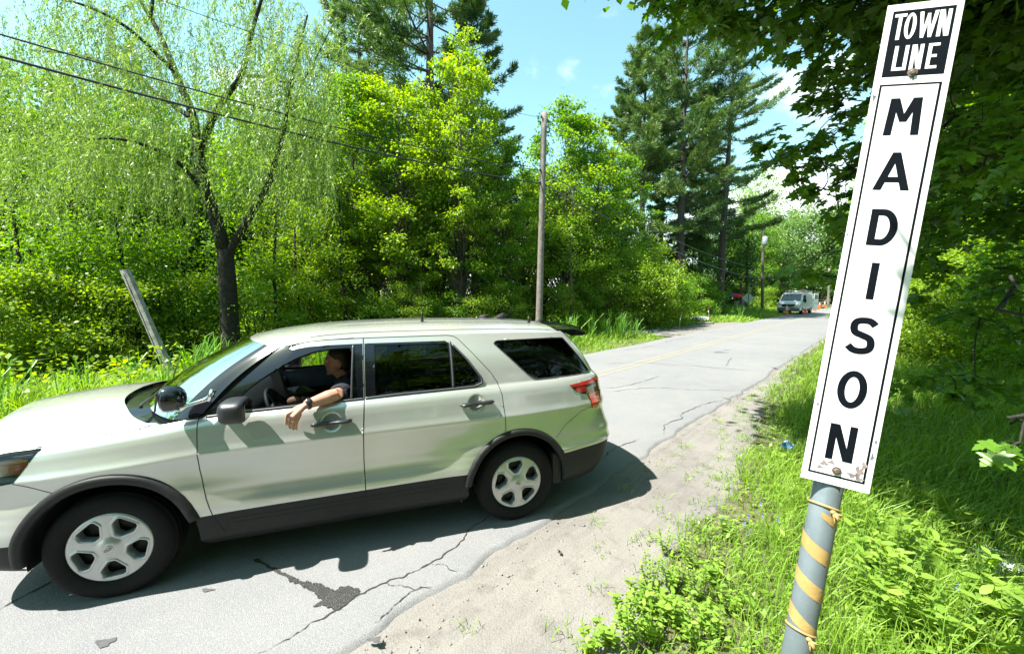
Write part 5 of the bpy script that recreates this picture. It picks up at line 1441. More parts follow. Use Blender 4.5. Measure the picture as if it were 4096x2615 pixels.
# local: +x forward (towards the camera), origin at front axle line on the ground
sec = []
prof = [(.95, .30, .62, .98), (.94, .28, .95, 1.0), (.86, .27, 1.10, 1.0), (.60, .27, 1.22, 1.0), (.36, .27, 1.32, 1.0), (.14, .27, 1.55, .98), (-.32, .27, 2.00, .93), (-.55, .27, 2.10, .92), (-1.2, .27, 2.12, .92), (-3.9, .27, 2.12, .92), (-3.98, .30, 2.08, .92)]
V = []; m_n = 22
for x, zb, ztp, wtop in prof:
    hw = 1.0
    pts = []
    ring = [(0, zb), (.85 * hw, zb), (.97 * hw, zb + .12), (.99 * hw, .62 if ztp > .9 else .5), (1.0 * hw, min(.95, ztp - .08)), (.985 * hw, min(1.15, ztp - .05)), (.985 * wtop + .0, max(min(1.15, ztp - .05), ztp - .22)), (.93 * wtop, ztp - .06), (.80 * wtop, ztp - .01), (.4 * wtop, ztp + .01), (0, ztp + .015)]
    if x > .9: ring = [(a * .90, b_) for a, b_ in ring]
    full = ring + [(-a, b_) for a, b_ in ring[::-1][1:-1]]
    V.append([(x, a, b_) for a, b_ in full])
V = np.array(V); b = MB(); n_r = V.shape[1]
F_ = [(i * n_r + j, i * n_r + (j + 1) % n_r, (i + 1) * n_r + (j + 1) % n_r, (i + 1) * n_r + j) for i in range(len(prof) - 1) for j in range(n_r)]
b.add(V.reshape(-1, 3), F_ + [tuple(range(n_r)), tuple((len(prof) - 1) * n_r + k for k in range(n_r))], False); b.build('body', M_VW, van)
def quad(name, pts, m, par=van, thick=.01):
    P = np.array(pts, float); n = np.cross(P[1] - P[0], P[2] - P[0]); n /= np.linalg.norm(n); b = MB(); k = len(P)
    b.add(np.vstack([P + n * thick, P - n * thick]), [tuple(range(k)), tuple(range(k, 2 * k))[::-1]] + [(i, (i + 1) % k, (i + 1) % k + k, i + k) for i in range(k)]); return b.build(name, m, par)
quad('windscreen', [(.36, -.86, 1.36), (.36, .86, 1.36), (-.30, .79, 2.00), (-.30, -.79, 2.00)], M_VG, thick=.03)
for sg in (1, -1):
    quad('side_window', [(.02, sg * .99, 1.30), (-.95, sg * 1.0, 1.30), (-.95, sg * .95, 1.88), (-.38, sg * .95, 1.88)], M_VG, thick=.02)
    quad('headlight', [(.92, sg * .80, 1.06), (.96, sg * .60, .98), (.96, sg * .64, .92), (.90, sg * .93, .94), (.80, sg * .985, 1.10)], mat('van_headlamp', (.55, .55, .56), .1, metal=.6, coat=1.0), thick=.03)
    quad('turn_signal', [(.90, sg * .95, .96), (.80, sg * .985, 1.04), (.84, sg * .985, .96)], M_AMBER, thick=.04)
    b = MB(); P, Fm = superell((.05, sg * 1.17, 1.32), (.07, .10, .19), .5, .5, 14, 8); b.add(P, Fm, True); b.tube([(.05, sg * .98, 1.28), (.05, sg * 1.1, 1.30)], .03, 6); b.build('side_mirror', M_PLAST, van)
    for x in (0.0, -3.0):
        w_ = link('wheel', None, van, loc=(x, sg * .88, .34)); b = MB(); b.lathe([(.2, .12), (.3, .12), (.34, .08), (.34, -.08), (.3, -.12), (.2, -.12)], (0, 0, 0), 'y', 24); b.build('tyre', M_RUB, w_)
        b = MB(); b.lathe([(0, sg * .09), (.12, sg * .09), (.2, sg * .11), (.21, 0)], (0, 0, 0), 'y', 20); b.build('rim', M_COVER, w_)
    b = MB(); b.box((-1.5, sg * .995, .42), (2.1, .03, .18)); b.build('side_moulding', M_PLAST, van)
quad('grille', [(.965, -.50, .72), (.965, .50, .72), (.95, .58, .99), (.95, -.58, .99)], M_PLAST, thick=.03)
for k in range(3): 
    b = MB(); b.box((.985, 0, .77 + k * .075), (.02, 1.0, .018)); b.build('grille_bar', M_CHROME, van)
b = MB(); P, Fm = superell((.995, 0, .86), (.012, .13, .055), .9, .9, 18, 8); b.add(P, Fm, True); b.build('badge', mat('badge_blue', (.01, .03, .16), .2, coat=1), van)
b = MB(); P, Fm = superell((.80, 0, .46), (.25, .96, .19), .3, .4, 28, 10); b.add(P, Fm, True); b.build('bumper', mat('van_bumper', (.10, .11, .12), .6), van)
b = MB(); b.box((1.06, 0, .52), (.02, .32, .16)); b.build('number_plate', mat('plate_white', (.7, .72, .7), .5), van)
b = MB(); b.box((1.07, 0, .60), (.012, .12, .035)); b.build('plate_bracket', M_IRON, van)
for x in (-1.0, -2.3, -3.5):
    b = MB(); b.tube([(x, -.85, 2.10), (x, -.85, 2.26), (x, .85, 2.26), (x, .85, 2.10)], .03, 6); b.build('rack_bar', M_COVER, van)
ld = thing('ladder', 'silver extension ladder lying on the van roof rack', 'ladder', VAN_P + np.array([0, 0, 2.28 * 1.02]), math.atan2(-RU[1], -RU[0]) + R(-6)); ld.scale = (1.02, 1.02, 1.02)
for sg in (1, -1):
    b = MB(); b.box((-1.9, -.35 + sg * .2, .055), (3.8, .03, .08)); b.build('rail', M_COVER, ld)
rb = MB(); rb.tube([(0, -.2, 0), (0, .2, 0)], .018, 6); rme = rb.mesh('rung', M_COVER)
for k in range(13): link('rung', rme, ld, loc=(-.15 - k * .29, -.35, .055))
b = MB(); b.lathe([(0, .14), (.06, .13), (.075, .10), (.08, 0)], (-1.6, .45, 2.14), 'z', 14); b.build('beacon', M_ORNG, van)
b = MB(); b.box((-2.9, .35, 2.36), (1.0, .5, .18), bevel=.03); b.build('roof_box', M_STEEL, van)
rd_ = link('rear_door', None, van, loc=(-3.95, .95, 0)); rd_.rotation_euler = (0, 0, R(76))
b = MB(); b.box((.03, .42, 1.2), (.05, .85, 1.75), bevel=.02); b.build('door_panel', M_VW, rd_)
b = MB(); b.box((.06, .42, 1.70), (.02, .55, .48)); b.build('door_window', M_VG, rd_)
b = MB(); b.box((.06, .42, 1.02), (.012, .45, .03)); b.box((.06, .42, .95), (.012, .32, .03)); b.build('door_lettering', M_MOLD, rd_)
# ================================================================== foliage builders
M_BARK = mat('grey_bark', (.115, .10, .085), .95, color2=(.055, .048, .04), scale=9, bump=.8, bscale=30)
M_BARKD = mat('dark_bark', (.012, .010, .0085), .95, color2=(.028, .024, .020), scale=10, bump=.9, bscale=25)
M_BARKP = mat('pine_bark', (.085, .068, .058), .95, color2=(.045, .038, .034), scale=7, bump=.9, bscale=22)
L_MAPLE = leaf_mat('leaf_maple', (0.065, 0.167, 0.018), (0.195, 0.356, 0.041), .52)
L_YELLOW = leaf_mat('leaf_yellow_green', (0.107, 0.211, 0.023), (0.296, 0.429, 0.058), .52)
L_WILLOW = leaf_mat('leaf_willow', (0.091, 0.172, 0.039), (0.273, 0.389, 0.120), .42, rough=.42, spec=.35)
L_PINE = leaf_mat('needle_pine', (0.041, 0.099, 0.031), (0.171, 0.260, 0.072), .25, rough=.45)
L_DARK = leaf_mat('leaf_dark', (0.024, 0.072, 0.012), (0.071, 0.161, 0.023), .35)
L_FAR = leaf_mat('leaf_far', (0.062, 0.136, 0.036), (0.158, 0.266, 0.068), .35)
L_GRASS = leaf_mat('grass_blade', (0.090, 0.192, 0.020), (0.278, 0.439, 0.065), .40)
L_FERN = leaf_mat('fern_frond', (0.105, 0.213, 0.023), (0.299, 0.439, 0.069), .42)
L_REED = leaf_mat('reed_blade', (0.063, 0.172, 0.026), (0.195, 0.378, 0.073), .35, rough=.35)
L_NEAR = leaf_mat('leaf_near_maple', (0.047, 0.126, 0.012), (0.141, 0.281, 0.028), .45, rough=.38, spec=.45)

def unit(v): return v / (np.linalg.norm(v, axis=-1, keepdims=True) + 1e-12)
def quad_leaves(P, A, N, L, W, fold=.12):
    """one four-cornered leaf per point: base, side, tip, side"""
    A = unit(A); B = unit(np.cross(N, A)); Nn = np.cross(A, B)
    L = np.broadcast_to(L, (len(P),))[:, None]; W = np.broadcast_to(W, (len(P),))[:, None]
    V = np.stack([P, P + A * L * .45 + B * W * .5 + Nn * W * fold, P + A * L, P + A * L * .45 - B * W * .5 + Nn * W * fold], 1)
    n = len(P); F = np.arange(n * 4).reshape(n, 4)
    return V.reshape(-1, 3), F
def rand_dirs(r, n):
    v = r.normal(size=(n, 3)); return unit(v)
def leaf_cloud(r, centers, per, rad, flat, L, W, up=.48, droop=.25, ctint=None):
    """leaves scattered round each cluster centre"""
    C_ = np.repeat(centers, per, 0); n = len(C_)
    off = r.normal(size=(n, 3)) * np.repeat(rad, per)[:, None] * np.array([1, 1, flat]) * .6
    P = C_ + off
    N = unit(rand_dirs(r, n) * (1 - up) + np.array([0, 0, up]) + unit(off) * .25)
    A = unit(rand_dirs(r, n) * np.array([1, 1, .4]) + unit(off) * .7 - np.array([0, 0, droop]))
    sz = r.uniform(.5, 1.35, n)
    V, F = quad_leaves(P, A, N, L * sz, W * sz)
    ct = np.repeat(r.uniform(.15, .75, len(centers)) if ctint is None else ctint, per)
    tint = np.clip(ct + r.normal(0, .17, n), 0, 1)
    return V, F, tint
def branch_tubes(mb, r, starts, ends, r0, r1, sag=.12, n=5, seg=5):
    for a, b, q in zip(starts, ends, r0):
        d = b - a; t = np.linspace(0, 1, n)[:, None]
        P = a + d * t; P[:, 2] += (np.linalg.norm(d) * sag * np.sin(math.pi * t))[:, 0]
        P[1:-1] += r.normal(0, .03 * np.linalg.norm(d), (n - 2, 3))
        mb.tube(P, np.linspace(q, r1, n), seg, cap=False)
def deciduous(seed, H, rad, base, nclus, per, L, W, lm, bark, trunk_r, crad=.55, flat=.55, top=.25, lean=0.0, stems=1):
    """wood mesh and crown mesh of a broad-leaved tree, trunk foot at the origin"""
    r = np.random.default_rng(seed); wood = MB()
    tk = []
    for s_ in range(stems):
        a = r.uniform(0, 6.28); n = 10; k = np.linspace(0, 1, n)
        ex = (rad * .35 if stems > 1 else rad * .10)
        P = np.stack([ex * k * math.cos(a) + .12 * np.sin(k * 5 + a) * k + lean * H * k, ex * k * math.sin(a) + .12 * np.cos(k * 4 + a) * k, k * H * .93 - .15], 1)
        wood.tube(P, trunk_r * (1 - .88 * k) * (1 + .35 * np.exp(-k * 25)) / (1 if stems == 1 else 1.3), 9); tk.append(P)
    # cluster centres: layered shell, thinner inside
    u = r.uniform(0, 1, nclus * 3); zf = base + (1 - base) * u
    shape = np.clip(np.sin(np.pi * np.clip((zf - base) / (1 - base) * (1 - top) + top * .6, 0, 1)), .06, 1) ** .75
    rr = rad * shape * np.sqrt(r.uniform(.12, 1, nclus * 3)); a = r.uniform(0, 2 * math.pi, nclus * 3)
    rr *= 1 + .28 * vnoise(a * 1.6 + seed, zf * 6, seed)
    C_ = np.stack([rr * np.cos(a) + lean * H * zf, rr * np.sin(a), zf * H], 1)
    keep = vnoise(C_[:, 0] * .9 + seed, C_[:, 1] * .9 + C_[:, 2] * .8, seed + 5) > -.35
    C_ = C_[keep][:nclus]
    st = []
    for c in C_:
        T = tk[r.integers(len(tk))]; zs = max(.12 * H, c[2] - .25 * H * r.uniform(.3, 1) - .25 * np.hypot(c[0], c[1]))
        st.append([np.interp(zs, T[:, 2], T[:, k]) for k in range(3)])
    st = np.array(st)
    branch_tubes(wood, r, st, C_, trunk_r * .30 * np.clip(1.1 - st[:, 2] / H, .15, 1), .006, .06, 5, 4)
    V, F, t = leaf_cloud(r, C_, per, crad * r.uniform(.7, 1.35, len(C_)), flat, L, W)
    return wood.mesh('trunk', bark), np_mesh('crown', V, F, lm, False, t)
def pine(seed, H, spread, base, lm=L_PINE, trunk_r=.38, dens=1.0):
    r = np.random.default_rng(seed); wood = MB(); k = np.linspace(0, 1, 14)
    T = np.stack([.15 * np.sin(k * 4 + seed), .15 * np.cos(k * 3 + seed) - .15, k * H - .15], 1); T[:, 1] -= T[0, 1]; T[:, 0] -= T[0, 0]
    wood.tube(T, trunk_r * (1 - .93 * k) * (1 + .25 * np.exp(-k * 30)), 10)
    PP, AA, LL = [], [], []
    tint = []
    z = base * H
    while z < H * .985:
        f = (z / H - base) / (1 - base)
        nb = r.integers(4, 6)
        prof = (math.sin(math.pi * min(1, f * .78 + .20)) ** .7) * (1 - .25 * f)
        for q in range(nb):
            if r.uniform() < .20: continue
            a = r.uniform(0, 2 * math.pi); ln = max(.5, spread * prof * r.uniform(.55, 1.15))
            o = np.array([np.interp(z, T[:, 2], T[:, 0]), np.interp(z, T[:, 2], T[:, 1]), z])
            n = 7; t = np.linspace(0, 1, n); rise = r.uniform(-.06, .30) + .5 * f * f
            B = o + np.stack([ln * t * math.cos(a), ln * t * math.sin(a), ln * (rise * t + .10 * t ** 2.5 - .06 * np.sin(math.pi * t))], 1)
            wood.tube(B, np.linspace(.028 * trunk_r / .38 * (1 + ln * .25), .006, n), 4, cap=False)
            nt = int(dens * (14 + ln * 17)); ct = np.clip(r.normal(.42, .20), .05, .95)
            for j in range(nt):
                tt = r.uniform(.28, 1.0) ** .8; p = np.array([np.interp(tt, t, B[:, m]) for m in range(3)])
                w = (1.05 - tt) * .45 * ln * .55 + .10
                side = r.normal(0, w * .6); p = p + np.array([-math.sin(a) * side, math.cos(a) * side, r.normal(.05, .04)])
                d = np.array([math.cos(a) * .7 - math.sin(a) * np.sign(side) * .6, math.sin(a) * .7 + math.cos(a) * np.sign(side) * .6, .35])
                PP.append(p); AA.append(d); LL.append(ct)
        z += r.uniform(.65, 1.25) * (1 - .45 * f)
    P = np.array(PP); A = unit(np.array(AA)); LL = np.array(LL)
    m = 8
    P8 = np.repeat(P, m, 0); A8 = np.repeat(A, m, 0) + r.normal(0, .55, (len(P) * m, 3)) + np.array([0, 0, .15])
    P8 = P8 + r.normal(0, .07, P8.shape)
    V, F = quad_leaves(P8, A8, rand_dirs(r, len(P8)), r.uniform(.24, .44, len(P8)), .062, .0)
    return wood.mesh('trunk', M_BARKP), np_mesh('crown', V, F, lm, False, np.clip(np.repeat(LL, m) + r.normal(0, .14, len(P8)), 0, 1))

def put_tree(name, label, cat, meshes, loc, rot=0.0, scale=1.0, group=None):
    t = thing(name, label, cat, (loc[0], loc[1], gz(loc[0], loc[1]) - .02), rot, group)
    t.scale = (scale,) * 3 if np.isscalar(scale) else scale
    link('trunk', meshes[0], t); link('crown', meshes[1], t)
    return t
def px_at(x, Y): return (x - IW / 2) / FPX * Y * 1.0 / (_c + 0 * Y), Y
def xy(px_, Y):
    d = ray(px_, 1176); return np.array([d[0] / d[1] * Y, Y])

# ---- prototypes
MP = [deciduous(11, 12.5, 2.6, .24, 160, 130, .135, .115, L_YELLOW, M_BARK, .13, .40, .45, .30),
      deciduous(12, 12.0, 2.4, .26, 150, 130, .13, .11, L_MAPLE, M_BARK, .12, .38, .45, .30),
      deciduous(13, 11.0, 2.1, .20, 125, 130, .125, .105, L_YELLOW, M_BARK, .10, .38, .45, .25, stems=2)]
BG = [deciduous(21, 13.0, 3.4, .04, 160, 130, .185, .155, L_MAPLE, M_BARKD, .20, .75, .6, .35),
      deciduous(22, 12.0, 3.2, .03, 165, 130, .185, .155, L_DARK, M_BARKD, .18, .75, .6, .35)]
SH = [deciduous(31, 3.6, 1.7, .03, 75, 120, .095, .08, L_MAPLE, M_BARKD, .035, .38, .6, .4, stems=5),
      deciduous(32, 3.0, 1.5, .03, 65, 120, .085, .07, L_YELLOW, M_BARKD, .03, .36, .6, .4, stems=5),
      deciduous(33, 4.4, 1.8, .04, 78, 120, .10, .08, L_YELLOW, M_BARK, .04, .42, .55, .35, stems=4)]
PN = [pine(41, 26, 4.2, .24, trunk_r=.40), pine(42, 27, 5.4, .28, trunk_r=.42), pine(43, 24, 3.7, .22, trunk_r=.36)]
FARM = [deciduous(51, 19, 4.6, .08, 130, 80, .36, .30, L_FAR, M_BARKD, .28, 1.15, .7, .4), deciduous(52, 18, 4.2, .05, 120, 80, .36, .30, L_FAR, M_BARKD, .25, 1.1, .7, .4)]

def row(protos, items, name, labels, cat, group):
    """items: (photo x, depth, height scale, proto index, label)"""
    for i, it in enumerate(items):
        x, Y, s_, k = it[:4]
        p = xy(x, Y)
        put_tree(name, it[4] if len(it) > 4 else (labels if isinstance(labels, str) else labels[k]), cat, protos[k], p, (i * 2.39) % 6.28, s_, group)

# yellow-green maples behind the SUV roof and beside the utility pole
row(MP, [(1290, 16.5, .78, 2, 'slender yellow-green maple growing at the willow\'s right edge'), (1440, 18, .93, 1, 'bushy green maple left of the whip antenna'), (1600, 17.5, .88, 0, 'full yellow-green maple behind the whip antenna'), (1760, 19.5, .95, 2, 'twin-stemmed maple in front of the dark pine'),
         (1850, 18, (.80, .80, 1.02), 0, 'tallest yellow-green maple, its tip in front of the dark pine'), (1985, 19, .74, 1, 'green maple just left of the utility pole'), (2085, 21, .70, 2, 'low maple directly behind the utility pole'),
         (2250, 22, 1.0, 1, 'green maple just right of the utility pole'), (2345, 23.5, 1.08, 2, 'thin-crowned maple with pale stems right of the utility pole'), (2450, 26, .90, 1, 'green maple between the marked tree and the pines'),
         (1510, 22, 1.0, 1, 'maple in the second row behind the SUV'), (1920, 24, .80, 2, 'maple in the second row left of the utility pole')],
    'maple_tree', '', 'tree', 'roadside maples behind the SUV')
# the darker wood behind
row(BG, [(-420, 17, .95, 0), (-150, 20, 1.0, 1), (60, 19, .95, 0), (240, 23, 1.0, 1), (420, 20, .92, 0), (600, 24, 1.0, 0), (770, 21, .85, 1), (980, 23, .95, 0), (1130, 20, .85, 0), (1330, 25, 1.0, 0), (1680, 27, .95, 1), (2180, 29, .85, 1), (2330, 31, .9, 0), (2520, 34, .72, 1), (2640, 38, .75, 1), (2760, 36, .62, 1), (2900, 44, .85, 1), (2830, 50, .95, 0), (3000, 58, 1.0, 0), (3090, 62, .8, 1), (-30, 28, 1.0, 0), (150, 30, 1.0, 1), (330, 31, 1.05, 0), (510, 29, 1.0, 1), (690, 32, 1.05, 0), (880, 30, 1.0, 1), (1060, 31, 1.0, 0), (1240, 33, 1.0, 1), (1420, 34, 1.0, 0), (1580, 33, .9, 1), (1800, 34, .9, 0), (2000, 33, .9, 1), (2100, 36, .9, 0), (2420, 40, .8, 1)],
    'forest_tree', ('mid-green forest tree in the dense wood across the road, behind the front row', 'dark green forest tree in the dense wood across the road, behind the front row'), 'tree', 'forest trees across the road')
for i, (s0, v0, k, s_) in enumerate(((-13, 13, 0, .95), (-17, 16, 1, 1.0), (-20, 12.5, 0, .9), (-24, 15, 1, 1.0), (-27, 19, 0, 1.0), (-29, 13, 1, .95), (-34, 16, 0, 1.0), (-38, 12.5, 1, .95), (-42, 17, 0, 1.05), (-47, 13.5, 1, 1.0), (-52, 16, 0, 1.0), (-21, 22, 1, 1.05), (-33, 23, 0, 1.05), (-45, 23, 1, 1.05))):
    q = rd(np.array([s0]), np.array([v0]))[0]
    put_tree('forest_tree', ('mid-green forest tree lining the far side of the road beyond the willow', 'dark green forest tree lining the far side of the road beyond the willow')[k], 'tree', BG[k], q, i * 1.9, s_, 'forest trees beyond the willow')
# shrubs at the wood's edge
row(SH, [(-60, 9.5, .95, 1), (70, 11.5, 1.0, 0), (210, 10.5, .95, 1), (360, 12.5, 1.05, 0), (470, 11, .85, 1), (610, 13, 1.1, 0), (740, 12.6, .9, 1), (1010, 13.2, .9, 0), (1120, 14.5, .75, 1), (1230, 15, .7, 0), (1370, 15.5, .7, 1), (1500, 16, .62, 0), (1640, 16, .6, 2), (1790, 17, .6, 0), (1900, 17, .7, 1), (2020, 18, .6, 2)],
    'edge_shrub', ('green many-stemmed shrub at the wood edge behind the reeds', 'low yellow-green shrub at the wood edge behind the reeds', 'tall yellow-green shrub at the wood edge behind the reeds'), 'shrub', 'shrubs along the wood edge')
row(SH, [(2240, 20, .85, 1), (2330, 21, .75, 0), (2420, 22, .95, 2), (2500, 23, 1.05, 2), (2590, 24, 1.1, 2), (2660, 26, 1.05, 0), (2560, 25.5, 1.2, 2), (2720, 29, .9, 0), (2450, 25, 1.1, 0), (2790, 33, 1.0, 0), (2850, 36, .9, 0), (3060, 52, 1.0, 1), (3100, 60, 1.1, 1), (2930, 46, 1.0, 0)],
    'driveway_shrub', ('green many-stemmed shrub between the driveway stones and the pines', 'low yellow-green shrub between the driveway stones and the pines', 'tall yellow-green shrub between the driveway stones and the pines'), 'shrub', 'shrubs beside the dirt driveway')
# white pines
row(PN, [(1720, 25, 1.08, 1, 'big dark pine towering behind the maples by the utility pole'), (1480, 29, .95, 0, 'dark pine in the gap between willow and maples'), (1900, 30, 1.0, 2, 'dark pine hidden behind the maples, right of the big one')], 'pine_tree', '', 'tree', 'pines behind the maples')
row(PN, [(2480, 38, .80, 0, 'left pine of the tall group by the driveway'), (2570, 35, 1.0, 2, 'dark double-stemmed pine of the tall group'), (2635, 42, .95, 0, 'rear pine in the middle of the tall group'), (2720, 34, .98, 1, 'thick-trunked middle pine of the tall group'), (2800, 42, .95, 2, 'slim pine behind the right trunk of the tall group'), (2880, 36, .92, 1, 'right pine of the tall group with a bare grey lower trunk')], 'pine_tree', '', 'tree', 'tall pine group by the driveway')
row(PN, [(-330, 26, .8, 2, 'dark pine at the edge of the wood beyond the willow')], 'pine_tree', '', 'tree', 'pines behind the maples')
# far trees where the road bends away
row(FARM, [(3000, 72, .95, 1), (3075, 86, .98, 0), (3140, 80, .92, 1), (3195, 92, 1.12, 0), (3265, 88, 1.10, 1), (3330, 84, 1.02, 0), (3400, 95, 1.2, 0), (3460, 80, 1.0, 1), (3110, 110, 1.1, 0), (3240, 115, 1.2, 1), (3560, 75, 1.0, 0), (3700, 70, 1.0, 1), (3860, 62, 1.0, 0), (4050, 58, 1.0, 1), (4300, 50, 1.0, 0)],
    'distant_tree', ('broad round-crowned tree in the far row where the road bends', 'narrower green tree in the far row where the road bends'), 'tree', 'far trees at the bend')

# orange marker flag on one thin trunk
g0 = np.array([*xy(2283, 19.6), 0])
mk = thing('marker_tape', 'small bright orange tape tied round a thin trunk right of the pole', 'tape', (g0[0], g0[1], at(2283, 1205, 19.6)[2]))
b = MB(); b.lathe([(.085, -.10), (.09, 0), (.085, .10)], (0, 0, 0), 'z', 12); b.build('band', mat('orange_tape', (.80, .10, .02), .5), mk)
st_ = thing('bare_sapling', 'thin bare-stemmed sapling wearing the orange tape', 'tree', (g0[0], g0[1], -.1))
b = MB(); b.tube([(0, 0, 0), (.04, 0, 2), (-.05, .1, 4.5), (.1, .1, 7.5)], [.08, .07, .05, .02], 8); b.build('trunk', M_BARK, st_)
r_ = np.random.default_rng(77); cc_ = np.stack([r_.normal(0, .9, 40), r_.normal(0, .9, 40), r_.uniform(3.2, 8, 40)], 1)
V, F, t = leaf_cloud(r_, cc_, 90, np.full(40, .45), .5, .11, .09); link('crown', np_mesh('crown', V, F, L_YELLOW, False, t), st_)

# ---- the willow: own trunk, limbs and hanging strands
def willow():
    r = np.random.default_rng(5); D = 12.0
    root = xy(915, D); O = np.array([root[0], root[1], gz(*root) - .05])
    w = thing('willow_tree', 'large willow with dark forked trunk and drooping pale foliage', 'tree', O)
    def P(x, y, dy=0.0): return at(x, y, D + dy) - O
    wood = MB(); limbs = []
    def limb(pts, r0, r1):
        Q = catmull(np.array(pts), 18); wood.tube(Q, np.linspace(r0, r1, 18) * .78, 10); limbs.append(Q)
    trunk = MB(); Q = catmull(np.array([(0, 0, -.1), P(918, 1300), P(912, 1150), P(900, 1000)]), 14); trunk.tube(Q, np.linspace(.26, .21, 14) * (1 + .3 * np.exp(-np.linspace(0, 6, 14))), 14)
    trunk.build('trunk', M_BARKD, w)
    limb([P(900, 1010), P(860, 870, -.1), P(805, 700, .0), P(775, 480, .2), P(700, 290, .3), P(630, 120, .4), P(520, -60, .4)], .25, .05)
    limb([P(905, 1030), P(990, 880, -.2), P(1070, 740, -.3), P(1125, 560, -.4), P(1150, 430, -.4), P(1180, 260, -.6), P(1230, 60, -.8)], .15, .03)
    limb([P(795, 600), P(880, 420, -.4), P(965, 300, -.6), P(1010, 120, -.8), P(1070, -80, -.9)], .13, .04)
    limb([P(840, 800), P(700, 640, -.8), P(500, 560, -1.4), P(300, 560, -1.6)], .09, .025)
    limb([P(775, 480), P(560, 330, .4), P(350, 230, .2), P(120, 200, 0)], .10, .02)
    limb([P(1070, 740), P(1220, 600, .3), P(1330, 500, .5)], .06, .02)
    limb([P(965, 300), P(1060, 310, -.6), P(1160, 330, -.8), P(1290, 300, -.9)], .05, .018)
    limb([P(700, 290), P(520, 120, -1.), P(330, 20, -1.6), P(120, -20, -2.0)], .08, .02)
    limb([P(805, 700), P(620, 720, .9), P(420, 700, 1.6)], .07, .02)
    limb([P(1125, 560), P(1180, 400, .9), P(1280, 200, 1.5), P(1350, 60, 1.8)], .06, .02)
    limb([P(600, 80), P(640, -200, .4), P(700, -450, .2)], .06, .02); limb([P(1020, 60), P(1000, -250, .2), P(960, -500, .2)], .06, .02)
    wood.build('limb', M_BARKD, w)
    # strand roots scattered along the outer limbs and through the crown volume
    roots = []
    for L in limbs:
        for k in range(62):
            t = r.uniform(.25, 1.0); p = np.array([np.interp(t, np.linspace(0, 1, len(L)), L[:, m]) for m in range(3)])
            roots.append(p + r.normal(0, 1, 3) * np.array([.55, .8, .45]))
    for (x, y, sx, sy, n) in ((250, 420, 330, 210, 270), (900, 200, 450, 210, 270), (650, 560, 420, 160, 190), (1180, 330, 190, 230, 210), (330, 180, 300, 150, 190), (1180, 620, 160, 120, 110), (150, 660, 190, 130, 140), (620, -200, 500, 200, 150)):
        for k in range(n):
            q = P(x + r.uniform(-1, 1) * sx, y + r.uniform(-1, 1) * sy, r.normal(0, 1.5)); roots.append(q)
    roots = np.array(roots); ns = len(roots)
    LP, LA, TT, tw = [], [], [], MB()
    m = 62
    for q in roots:
        ln = r.uniform(.9, 2.3); a = r.uniform(0, 6.28); t = np.linspace(0, 1, m)
        out = r.uniform(.15, .55)
        wind = np.array([-.35, -.1, 0]) * r.uniform(.2, 1)
        pts = q + np.stack([out * np.sin(t * 1.5) * math.cos(a), out * np.sin(t * 1.5) * math.sin(a), .25 * np.sin(t * 2.6) - ln * t ** 1.25], 1) + wind * (t ** 1.6)[:, None] * ln * .6
        d = np.gradient(pts, axis=0); d = unit(d)
        sd = unit(np.cross(d, r.normal(size=3))) * np.where(np.arange(m) % 2, 1, -1)[:, None]
        LP.append(pts + r.normal(0, .022, pts.shape)); LA.append(d * 1.0 + sd * .45 + r.normal(0, .18, pts.shape)); TT.append(np.clip(np.full(m, r.normal(.45, .2)) + r.normal(0, .15, m), 0, 1))
    LP = np.concatenate(LP); LA = np.concatenate(LA); TT = np.concatenate(TT)
    V, F = quad_leaves(LP, LA, rand_dirs(r, len(LP)), r.uniform(.075, .125, len(LP)), .021, .1)
    link('crown', np_mesh('crown', V, F, L_WILLOW, False, TT), w)
willow()
# the paler willow far behind the pines
r_ = np.random.default_rng(61)
p_ = xy(3000, 62)
fw_ = thing('far_willow', 'pale feathery willow behind the right side of the pine group', 'tree', (p_[0], p_[1], -.1))
b = MB(); b.tube([(0, 0, 0), (.3, 0, 6), (-.2, 0, 11), (0, 0, 17)], [.45, .35, .22, .06], 8); b.build('trunk', M_BARKD, fw_)
cc_ = np.stack([r_.normal(0, 2.6, 150), r_.normal(0, 2.2, 150), r_.uniform(5, 20.5, 150)], 1)
V, F, t = leaf_cloud(r_, cc_, 70, np.full(150, 1.0), 1.0, .45, .16, up=.2, droop=1.0, ctint=r_.uniform(.4, 1, 150)); link('crown', np_mesh('crown', V, F, L_WILLOW, False, t), fw_)

# dead branches at the left edge
def dead_tree(name, label, loc, h, seed, n=34, m=M_BARK):
    r = np.random.default_rng(seed); t = thing(name, label, 'tree', (loc[0], loc[1], gz(*loc) - .05)); b = MB()
    stack = [(np.zeros(3), np.array([.08, 0, 1.0]), h * .5, .05, 0)]; cnt = 0
    while stack and cnt < n * 6:
        p, d, L, rr, lv = stack.pop(); cnt += 1
        e = p + unit(d) * L; mid = (p + e) / 2 + r.normal(0, .06 * L, 3); b.tube([p, mid, e], [rr, rr * .8, rr * .55], 5, cap=False)
        if lv < 4:
            for k in range(r.integers(2, 4)):
                stack.append((p + (e - p) * r.uniform(.5, 1), unit(unit(d) + r.normal(0, .65, 3)), L * r.uniform(.5, .75), rr * .5, lv + 1))
    b.build('branch', m, t)
dead_tree('dead_shrub', 'grey leafless dead shrub at the edge of the wood, left of the leaning post', xy(120, 11), 3.6, 3, m=mat('dead_wood', (.30, .28, .26), .9, var=.4))
dead_tree('dead_shrub', 'bare tangled branches low behind the SUV roof fin', xy(2030, 18.5), 1.9, 8, m=mat('dead_wood', (.30, .28, .26)))
